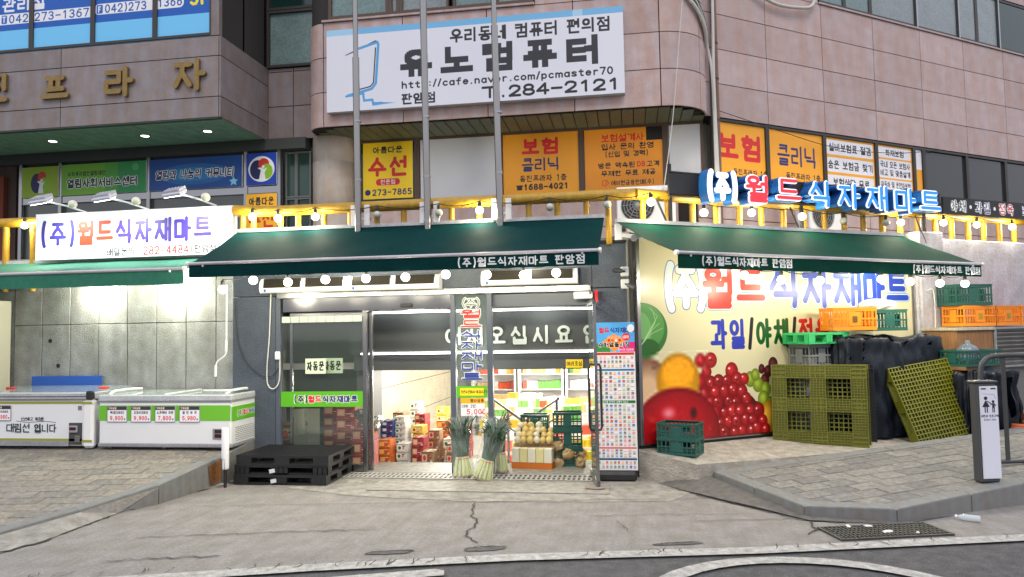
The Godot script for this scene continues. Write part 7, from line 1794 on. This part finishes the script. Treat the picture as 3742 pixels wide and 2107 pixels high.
# pile under a tarpaulin: superellipse plan, sagging folds
func tarp(t: Node3D, size: Vector3, sd: int):
	var n := FastNoiseLite.new(); n.seed = sd; n.frequency = 1.0; n.fractal_octaves = 2
	var mb := MB.new(); mb.st.set_smooth_group(1)
	var na := 144; var nr := 48
	var g := []
	for i in nr + 1:
		var row := []
		var v := float(i) / nr
		for j in na:
			var a := TAU * j / na
			var c := cos(a); var s := sin(a)
			var e := pow(pow(absf(c), 5.0) + pow(absf(s), 5.0), -0.2)
			var rad := minf(1.0, v * 2.1)
			var y := 1.0 if v < 0.47 else 1.0 - (v - 0.47) / 0.53
			var p := Vector3(c * e * rad * size.x * 0.5, y * size.y, s * e * rad * size.z * 0.5)
			var lump := n.get_noise_3d(p.x * 1.1, 3.0, p.z * 1.1) * 0.10 * (1.0 if v < 0.5 else y)
			var fold := n.get_noise_3d(c * 5.5, s * 5.5, y * 0.6) * 0.11 * (1.0 - 0.4 * y) + n.get_noise_3d(p.x * 3.5, p.y * 2.0, p.z * 3.5) * 0.05 - absf(n.get_noise_3d(p.x * 3.0 + p.y * 1.8, p.y * 0.8 - 4.0, p.z * 3.0)) * 0.06
			if v >= 0.44: p += Vector3(c, 0, s) * (fold + (1.0 - y) * 0.03)
			p.y += lump - absf(n.get_noise_3d(p.x * 2.6, 2.0, p.z * 2.6 + 7.0)) * 0.05 - rad * rad * 0.03
			if i == nr: p.y = maxf(0.0, p.y * 0.0)
			row.append(p)
		g.append(row)
	var mid := Vector3(0, size.y * 0.4, 0)
	for i in nr:
		for j in na:
			mb.quad(g[i][j], g[i][(j + 1) % na], g[i + 1][(j + 1) % na], g[i + 1][j], mid)
	part(t, "sheet", mb, M.tarp)

func plat(s: float, o: float) -> float:   # height of the platform in the wing's frame
	return lerpf(0.375, 0.21, clampf(o / 0.75, 0.0, 1.0)) + maxf(0.0, s - 3.0) * 0.01
func on_wing(t: Node3D, s: float, y: float, o: float, turn := 0.0): 
	t.transform = Transform3D(wing.basis * Basis(Vector3.UP, turn), wing * Vector3(s, y, o))

func make_right_side():
	# stacked crates near the corner
	var G1 := thing("green_crate", "green plastic crate standing on the platform in front of the mural, under another", "crate"); crate(G1, 0.52, 0.36, 0.21, M.crate_green)
	on_wing(G1, 0.40, 0.325, 0.30, -0.95)
	var G2 := copy(G1, G1.position, 0.0, "green plastic crate stacked on another in front of the mural"); G2.transform = Transform3D(G1.basis, G1.position + Vector3(0, 0.20, 0))
	# olive pallets standing on edge, underside out
	var O := thing("olive_pallet", "olive plastic pallet standing on edge with its underside showing, foremost of two", "pallet")
	pallet(O, 1.25, 1.12, 0.14, M.olive, 0.06)
	var face := Basis(Vector3.UP, deg_to_rad(-49.0)) * Basis(Vector3.RIGHT, -PI / 2 - 0.05)
	O.transform = wing * Transform3D(face, Vector3(2.56, 0.86, 0.60))
	var O2 := copy(O, O.position, 0.0, "olive plastic pallet standing on edge behind the foremost one")
	O2.transform = wing * Transform3D(face, Vector3(2.74, 0.86, 0.48))
	var K := thing("black_pallet", "black plastic pallet standing on edge beside the two olive pallets", "pallet"); pallet(K, 0.95, 1.12, 0.13, M.black_plastic, 0.075)
	K.transform = wing * Transform3D(face, Vector3(3.06, 0.85, 0.50))
	var O3 := copy(O, O.position, 0.0, "olive plastic pallet leaning against the dark tarpaulin, deck side out")
	O3.transform = wing * Transform3D(Basis(Vector3.UP, -0.05) * Basis(Vector3.BACK, 0.10) * Basis(Vector3.RIGHT, PI / 2 - 0.36), Vector3(4.36, 0.83, 0.93))
	# pile under dark tarpaulin
	var T := thing("tarpaulin_pile", "tall pile of goods under a dark blue tarpaulin against the mural", "tarpaulin"); tarp(T, Vector3(2.05, 1.45, 0.74), 4); on_wing(T, 3.98, 0.36, 0.45)
	T = thing("tarpaulin_pile", "low heap under a dark tarpaulin behind the leaning olive pallet", "tarpaulin"); tarp(T, Vector3(1.0, 1.0, 0.45), 12); on_wing(T, 5.25, 0.30, 1.2)
	# on top of the pile
	var R := thing("orange_crate", "bright orange plastic crate on top of the dark tarpaulin", "crate"); crate(R, 0.66, 0.40, 0.33, M.crate_orange, mat(0.10, 0.05, 0.01)); on_wing(R, 3.36, 1.90, 0.45, -0.35)
	var g3 := thing("green_basket", "dark green slotted basket with a crumpled white bag, on the tarpaulin", "basket"); crate(g3, 0.60, 0.40, 0.32, M.crate_green); on_wing(g3, 4.08, 1.88, 0.42, -0.2)
	var bag := thing("plastic_bag", "crumpled white plastic bag lying in the green basket", "bag"); part(bag, "film", pillow(0.72, 0.24, 0.36, 77), surf(0.42, 0.44, 0.38, G.fine, 2.0, 0.4, G.nf, 0.8)); on_wing(bag, 4.0, 2.25, 0.42)
	var gp := thing("green_pallet", "bright green plastic pallet jutting from the pile beside the tarpaulin", "pallet"); pallet(gp, 0.8, 0.5, 0.16, mat(0.03, 0.42, 0.13, 0.5), 0.06); on_wing(gp, 2.86, 1.715, 0.31, 0.0)
	var gs := thing("grey_crate", "grey slotted crate carrying the bright green pallet", "crate"); crate(gs, 0.48, 0.40, 0.34, mat(0.16, 0.17, 0.18, 0.5)); on_wing(gs, 2.80, 1.375, 0.27, 0.0)
	for k in 3: var g4 := copy(gs, gs.position, 0.0, ["grey slotted crate, second from the top below the green pallet", "grey slotted crate, third from the top below the green pallet", "grey slotted crate standing on the platform below the green pallet"][k]); g4.transform = Transform3D(gs.basis, gs.position - Vector3(0, 0.335 * (k + 1), 0))
	# counter and louvred unit by the white wall
	var C := thing("wooden_counter", "plywood counter box against the white plastered wall", "counter"); on_wing(C, 5.82, 0.3, 0.42)
	part(C, "top", MB.new().cbox(Vector3(0, 1.58, 0), Vector3(0.9, 0.05, 0.62), 0.006), surf(0.35, 0.32, 0.25, G.wood, 1.0, 0.6)); part(C, "front", MB.new().bb(-0.43, 0.0, 0.25, 0.43, 1.55, 0.28), M.wood); part(C, "side", MB.new().bb(-0.43, 0.0, -0.28, -0.40, 1.55, 0.25), M.wood); part(C, "side", MB.new().bb(0.40, 0.0, -0.28, 0.43, 1.55, 0.25), M.wood)
	var L := thing("louvred_unit", "grey metal unit with horizontal louvres beside the plywood counter", "ventilation unit"); on_wing(L, 7.08, 0.3, 0.42)
	part(L, "casing", MB.new().bb(-0.8, 0.0, -0.3, 0.8, 1.6, 0.24), mat(0.12, 0.12, 0.12)); part(L, "frame", MB.new().bb(-0.8, 0.95, 0.24, -0.76, 1.6, 0.30).bb(0.76, 0.95, 0.24, 0.8, 1.6, 0.30).bb(-0.76, 1.57, 0.24, 0.76, 1.6, 0.3).bb(-0.76, 0.95, 0.24, 0.76, 0.98, 0.3), surf(0.3, 0.3, 0.3, G.plaster, 1.0, 0.4, null, 0.5, 0.5))
	for k in 9: part(L, "louvre", MB.new().box(Vector3(0, 1.02 + k * 0.066, 0.272), Vector3(1.52, 0.06, 0.006), Basis(Vector3.RIGHT, 0.75)), surf(0.3, 0.29, 0.28, G.streak, 1.0, 0.45, null, 0.5, 0.4))
	for k in 3:
		var o := thing("orange_crate", ["orange plastic crate on the plywood counter below a green crate", "orange plastic crate on the louvred unit, next to the counter's crate", "orange plastic crate at the far end of the louvred unit"][k], "crate"); crate(o, 0.66, 0.42, 0.33, M.crate_orange, mat(0.3, 0.22, 0.01)); on_wing(o, 6.1 + k * 0.68, 1.92, 0.42, [-0.1, 0.05, 0.0][k])
	var gt := thing("green_crate", "dark green folding crate on top of the orange crate by the white wall", "crate"); crate(gt, 0.66, 0.42, 0.34, mat(0.012, 0.07, 0.055, 0.45)); on_wing(gt, 6.02, 2.255, 0.42, -0.25)
	var gb := thing("green_crate", "flat dark green crate holding a water bottle beside the plywood counter", "crate"); crate(gb, 0.8, 0.5, 0.24, M.crate_green); on_wing(gb, 5.28, 1.33, 0.96, 0.0)
	var gbs := thing("crate_stand", "plank stand below the flat green crate", "stand"); on_wing(gbs, 5.28, 0.3, 0.93); part(gbs, "top", MB.new().bb(-0.4, 0.98, -0.25, 0.4, 1.03, 0.25), M.wood); part(gbs, "leg", MB.new().bb(-0.38, 0.0, -0.05, -0.32, 0.98, 0.05), M.wood); part(gbs, "leg", MB.new().bb(0.32, 0.0, -0.05, 0.38, 0.98, 0.05), M.wood)
	var jug := thing("water_bottle", "large clear water cooler bottle lying in the flat green crate", "bottle"); on_wing(jug, 5.25, 1.4, 0.96)
	part(jug, "body", MB.new().lathe(Vector3(0, 0, 0), [[0.0, 0.0], [0.14, 0.0], [0.15, 0.02], [0.15, 0.09], [0.14, 0.1], [0.15, 0.11], [0.15, 0.17], [0.12, 0.22], [0.04, 0.26], [0.035, 0.31], [0.0, 0.31]], 20), clear_mat(0.10, 0.14, 0.19, 0.62, 0.1))
	# posts, planks, odds and ends behind the bollard
	var pk := thing("wooden_post", "weathered square wooden post with plank behind the warning bollard", "post"); on_wing(pk, 5.6, 0.28, 0.98); part(pk, "post", MB.new().bb(-0.04, 0, -0.04, 0.04, 1.05, 0.04), surf(0.3, 0.24, 0.18, G.wood, 1.5, 0.85)); part(pk, "plank", MB.new().bb(-0.5, 0.98, -0.03, -0.04, 1.06, 0.0), surf(0.36, 0.27, 0.17, G.wood, 1.5, 0.85)); part(pk, "ribbon", MB.new().box(Vector3(0.06, 0.4, 0.05), Vector3(0.1, 0.5, 0.006), Basis(Vector3.BACK, 0.3)), mat(0.05, 0.3, 0.16, 0.6))
	var jc := thing("jerrycan", "translucent white jerrycan behind the steel guard rail", "canister"); on_wing(jc, 6.15, 0.62, 0.95); part(jc, "body", MB.new().cbox(Vector3(0, 0.17, 0), Vector3(0.28, 0.34, 0.2), 0.04), mat(0.6, 0.55, 0.56, 0.5)); part(jc, "cap", MB.new().lathe(Vector3(-0.06, 0.34, 0), [[0.03, 0.0], [0.03, 0.035], [0.0, 0.035]], 12), M.white_paint); part(jc, "handle", MB.new().tube([Vector3(0.0, 0.33, 0), Vector3(0.02, 0.38, 0), Vector3(0.1, 0.38, 0), Vector3(0.12, 0.33, 0)], 0.014, 8), mat(0.6, 0.55, 0.56, 0.5))
	var ot := thing("orange_tub", "orange plastic tub behind the steel guard rail", "tub"); on_wing(ot, 6.1, 0.3, 1.0); part(ot, "bowl", MB.new().lathe(Vector3.ZERO, [[0.0, 0.02], [0.26, 0.02], [0.28, 0.0], [0.34, 0.3], [0.36, 0.3], [0.35, 0.32]], 24), mat(0.45, 0.09, 0.02, 0.5)); part(ot, "lid", MB.new().lathe(Vector3(0, 0.3, 0), [[0.34, 0.0], [0.3, 0.02], [0.0, 0.02]], 24), mat(0.10, 0.10, 0.11, 0.5))
	var hs := thing("orange_hose", "coiled orange hose lying on the platform behind the guard rail", "hose"); on_wing(hs, 5.75, 0.30, 1.4)
	var ring := []
	for k in 60: ring.append(Vector3(cos(k * 0.42) * (0.34 - k * 0.001), 0.06 + k * 0.002, sin(k * 0.42) * 0.26))
	part(hs, "coil", MB.new().tube(ring, 0.035, 8), mat(0.42, 0.08, 0.015, 0.5))
	var net := thing("green_sack", "pale green plastic sack slumped beside the wooden post", "sack"); part(net, "film", pillow(0.22, 0.5, 0.2, 61), mat(0.10, 0.3, 0.22, 0.4)); on_wing(net, 5.18, 0.5, 1.25)
	# warning bollard with pictogram
	var pb := Pad.new(90, 520, Color(0.80, 0.81, 0.86)); pb.rect(6, 8, 26, 8, INK); pb.rect(56, 8, 26, 8, INK)
	pb.disc(28, 66, 9, 10, INK); pb.poly([Vector2(28, 76), Vector2(8, 116), Vector2(48, 116)], INK); pb.rect(20, 114, 6, 34, INK); pb.rect(31, 114, 6, 34, INK); pb.line(Vector2(34, 82), Vector2(56, 98), 5, INK)
	pb.disc(66, 86, 7, 8, INK); pb.rect(60, 95, 13, 28, INK); pb.rect(60, 120, 5, 28, INK); pb.rect(68, 120, 5, 28, INK); pb.line(Vector2(62, 98), Vector2(50, 104), 4, INK); pb.line(Vector2(72, 98), Vector2(80, 112), 4, INK)
	pb.path([Vector2(14, 40), Vector2(72, 46), Vector2(80, 70)], 2, Color(0.4, 0.4, 0.45)); pb.text("어린이 보호구역", 45, 160, 12, 15, 2.2, INK, {"mid": true, "gap": 0.3}); pb.text("School Zone", 45, 182, 8.5, 11, 1.5, INK, {"mid": true, "gap": 0.6})
	var bo := thing("warning_bollard", "slim grey bollard with white school zone panel on the pavement edge", "bollard", Vector3(3.86, 0.22, -9.02), 0.22)
	part(bo, "post", MB.new().cbox(Vector3(0, 0.55, 0), Vector3(0.235, 1.1, 0.13), 0.02), mat(0.045, 0.05, 0.055, 0.45)); part(bo, "panel", MB.new().bb(-0.09, 0.05, 0.07, 0.115, 1.06, 0.076), M.white_paint); print_quad(bo, "print", 0.2, 1.0, print_mat(pb.tex(), 0.4), Vector3(0.012, 0.555, 0.079)); part(bo, "cap", MB.new().cbox(Vector3(0, 1.105, 0), Vector3(0.27, 0.03, 0.15), 0.012), mat(0.035, 0.038, 0.042, 0.4))
	# steel guard rail
	var gr := thing("guard_rail", "dark steel pedestrian guard rail with rounded corner behind the bollard", "railing", Vector3(4.12, 0.2, -9.66), deg_to_rad(14.0))
	part(gr, "frame", MB.new().tube(smooth([Vector3(0, 0.0, 0), Vector3(0, 0.6, 0), Vector3(0, 1.15, 0), Vector3(0.06, 1.32, 0), Vector3(0.22, 1.38, 0), Vector3(0.8, 1.38, 0), Vector3(2.4, 1.38, 0)], 6), 0.03, 8), mat(0.04, 0.042, 0.045, 0.5)); part(gr, "lower_rail", MB.new().tube([Vector3(0.0, 0.22, 0), Vector3(0.1, 0.12, 0), Vector3(2.4, 0.12, 0)], 0.022, 8), mat(0.04, 0.042, 0.045, 0.5))
	for k in 7: part(gr, "bar", MB.new().bb(0.27 + k * 0.3, 0.12, -0.008, 0.32 + k * 0.3, 1.37, 0.008), mat(0.04, 0.042, 0.045, 0.5))
	# cables on the white wall
	var wc := thing("wall_cable", "white cable dangling from a peg on the plastered wall", "cable"); on_wing(wc, 5.6, 0, 0.14); part(wc, "cable", MB.new().tube(smooth([Vector3(-0.1, 2.5, 0), Vector3(0.03, 2.52, 0.02), Vector3(0.06, 2.2, 0.02), Vector3(0.02, 1.7, 0.03), Vector3(-0.02, 1.2, 0.05)], 5), 0.008, 6), M.wire_white)

func make_small_things():
	# gutter grate
	var g := thing("gutter_grate", "rusty steel gutter grate beside the white road line", "drain", Vector3(2.35, 0.0, -7.66), deg_to_rad(15.0))
	part(g, "pit", MB.new().bb(-0.54, 0.004, -0.2, 0.54, 0.010, 0.2), M.black)
	var gm_ := surf(0.045, 0.045, 0.042, G.fine, 1.0, 0.6, null, 0.5, 0.2)
	part(g, "frame", MB.new().bb(-0.56, 0.004, -0.22, 0.56, 0.02, -0.195).bb(-0.56, 0.004, 0.195, 0.56, 0.02, 0.22).bb(-0.56, 0.004, -0.195, -0.535, 0.02, 0.195).bb(0.535, 0.004, -0.195, 0.56, 0.02, 0.195), gm_)
	for k in 26: part(g, "bar", MB.new().bb(-0.525 + k * 0.042, 0.011, -0.195, -0.513 + k * 0.042, 0.022, 0.195), gm_)
	for z in [-0.13, -0.065, 0.0, 0.065, 0.13]: part(g, "cross_bar", MB.new().bb(-0.535, 0.0112, z - 0.007, 0.535, 0.0205, z + 0.007), gm_)
	for q in [[2.36, -7.6, 0.12, 0.06], [2.05, -7.76, 0.09, 0.04], [2.24, -7.78, 0.08, 0.035], [2.62, -7.58, 0.04, 0.03]]:
		var t := thing("litter_scrap", "torn scrap of white paper lying on the gutter grate", "litter", Vector3(q[0], 0.026, q[1]), rng.randf() * 3.0, "paper scraps on the grate"); part(t, "scrap", pillow(q[2], 0.02, q[3], int(q[0] * 100)), mat(0.6, 0.6, 0.55))
	var b := thing("litter_bottle", "empty clear plastic bottle lying in the gutter by the kerb", "bottle", Vector3(3.3, 0.035, -8.15), 0.5)
	b.rotation = Vector3(0, -0.5, 0)
	var lay := Basis(Vector3.BACK, PI / 2)
	part(b, "body", MB.new().lathe(Vector3(0.1, 0, 0), [[0.0, 0.0], [0.03, 0.0], [0.033, 0.01], [0.031, 0.05], [0.033, 0.06], [0.031, 0.11], [0.033, 0.13], [0.028, 0.16], [0.013, 0.19], [0.013, 0.205]], 16, true, lay), clear_mat(0.6, 0.66, 0.7, 0.5, 0.1)); part(b, "cap", MB.new().lathe(Vector3(-0.1, 0, 0), [[0.016, 0.0], [0.016, 0.02], [0.0, 0.02]], 12, true, lay), M.white_paint)
	# leek bundles in clear bags
	var data := [[-2.29, -9.97, 0.08, 0.0, "upright bundle of leeks in a clear bag leaning on the door post"], [-2.0, -9.82, -0.28, 0.14, "foremost bundle of leeks in a clear bag, tilted against the post"], [-1.84, -10.34, 0.05, 0.0, "bundle of leeks in a clear bag behind the door post"]]
	for d in data:
		var L := thing("leek_bundle", d[4], "leeks", Vector3(d[0], 0.015, d[1])); L.rotation = Vector3(-0.06, 0.0, d[2])
		var lo := MB.new(); var hi := MB.new()
		for k in 42:
			var a := rng.randf() * TAU; var r := sqrt(rng.randf()) * 0.125
			var foot := Vector3(cos(a) * r * 1.1, 0.02, sin(a) * r * 1.1); var mid := Vector3(cos(a) * r * 0.62, 0.28, sin(a) * r * 0.62)
			lo.tube([foot, mid], 0.012, 6, false, 0.011)
			for q in 2:
				var a2 := a + rng.randf_range(-0.7, 0.7); var sp := rng.randf_range(0.03, 0.11)
				var tip := rng.randf_range(0.30, 0.46); var bend := rng.randf_range(-0.06, 0.1)
				hi.tube([mid - Vector3(0, 0.01, 0), mid + Vector3(cos(a2) * sp * 0.4, tip * 0.55, sin(a2) * sp * 0.4), mid + Vector3(cos(a2) * sp, tip, sin(a2) * sp), mid + Vector3(cos(a2) * (sp + 0.07), tip + bend, sin(a2) * (sp + 0.07))], 0.017, 5, false, 0.005)
		part(L, "stalks", lo, mat(0.52, 0.56, 0.26, 0.45)); part(L, "leaves", hi, mat(0.012, 0.06, 0.022, 0.45))
		part(L, "root_tuft", pillow(0.24, 0.09, 0.2, int(d[0] * -100)), mat(0.30, 0.22, 0.15))
		var band := []
		for k in 16: band.append(Vector3(cos(TAU * k / 16) * 0.085, 0.24, sin(TAU * k / 16) * 0.085))
		part(L, "red_tie", MB.new().tube(band, 0.006, 6, true), mat(0.6, 0.04, 0.05))
		var n := FastNoiseLite.new(); n.seed = int(d[0] * 50); n.frequency = 2.2
		var bag := MB.new(); var rows := []
		for i in 11:
			var row := []
			for j in 22:
				var a := TAU * j / 22; var y := 0.0 + i * 0.081
				var r := 0.135 + 0.05 * absf(y - 0.25) + n.get_noise_3d(cos(a) * 2.0, y * 4.0, sin(a) * 2.0) * 0.05
				row.append(Vector3(cos(a) * r, y, sin(a) * r))
			rows.append(row)
		for i in 10:
			for j in 22: bag.quad(rows[i][j], rows[i][(j + 1) % 22], rows[i + 1][(j + 1) % 22], rows[i + 1][j], Vector3(0, rows[i][j].y, 0))
		part(L, "clear_bag", bag, clear_mat(0.85, 0.9, 0.88, 0.075, 0.04))
	var hw_ := thing("hanging_wire", "thin white wire hanging across the pink overhang beside the computer shop sign", "cable"); part(hw_, "wire", MB.new().tube(smooth([Vector3(1.1, 8.3, -12.42), Vector3(0.95, 6.9, -12.45), Vector3(0.80, 5.5, -12.47), Vector3(0.60, 4.2, -12.5)], 5), 0.008, 6), M.wire_white)
	# rag at the foot of the open door
	var rag := thing("floor_rag", "grey brown rag wedged under the open glass door", "rag", Vector3(-0.47, 0.03, -9.3)); part(rag, "cloth", pillow(0.24, 0.05, 0.1, 5), mat(0.22, 0.18, 0.15, 0.9))
	# cameras on the right pier, cables in the gap
	for k in 2:
		var c := thing("security_camera", ["dark security camera on the upper white junction box", "dark security camera on the lower white junction box"][k], "camera", Vector3(-0.05, 2.76 - k * 0.17, STORE + 0.01))
		part(c, "junction_box", MB.new().cbox(Vector3(0, 0, 0.03), Vector3(0.12, 0.13, 0.06), 0.012), M.white_plastic)
		var dir := Vector3(-0.16, 0.02, 0.1) if k == 0 else Vector3(0.14, -0.06, 0.1)
		part(c, "arm", MB.new().tube([Vector3(0, 0, 0.05), dir * 0.5 + Vector3(0, 0, 0.05)], 0.014, 8), M.frame_dark); part(c, "barrel", MB.new().tube([dir * 0.3 + Vector3(0, 0.0, 0.07), dir * 0.95 + Vector3(0, -0.01, 0.07)], 0.032, 12), mat(0.05, 0.055, 0.065, 0.4)); part(c, "lens", MB.new().tube([dir * 0.95 + Vector3(0, -0.01, 0.07), dir * 0.98 + Vector3(0, -0.01, 0.07)], 0.024, 12), M.black)
	var cb := thing("cable_bundle", "tangle of black cables running down beside the mural's edge", "cable", Vector3(0.06, 0.0, -10.12))
	for k in 6:
		var pts := []
		for q in 8: pts.append(Vector3(rng.randf_range(-0.035, 0.035), 3.3 - q * 0.28, rng.randf_range(0.0, 0.05)))
		part(cb, "cable", MB.new().tube(smooth(pts, 3), 0.011, 6), M.wire)
	var mb := thing("motor_bracket", "white folding arm bracket between the two awnings", "bracket", Vector3(-0.12, 3.28, -9.95)); part(mb, "plate", MB.new().cbox(Vector3(0, 0, 0), Vector3(0.1, 0.22, 0.05), 0.008), M.white_paint); part(mb, "arm", MB.new().bar(Vector3(0.02, -0.05, 0.02), Vector3(0.42, -0.1, 0.05), 0.05, 0.05), M.white_paint); part(mb, "joint", MB.new().tube([Vector3(0.2, -0.1, 0.0), Vector3(0.2, -0.1, 0.1)], 0.04, 12), M.grey_plastic)
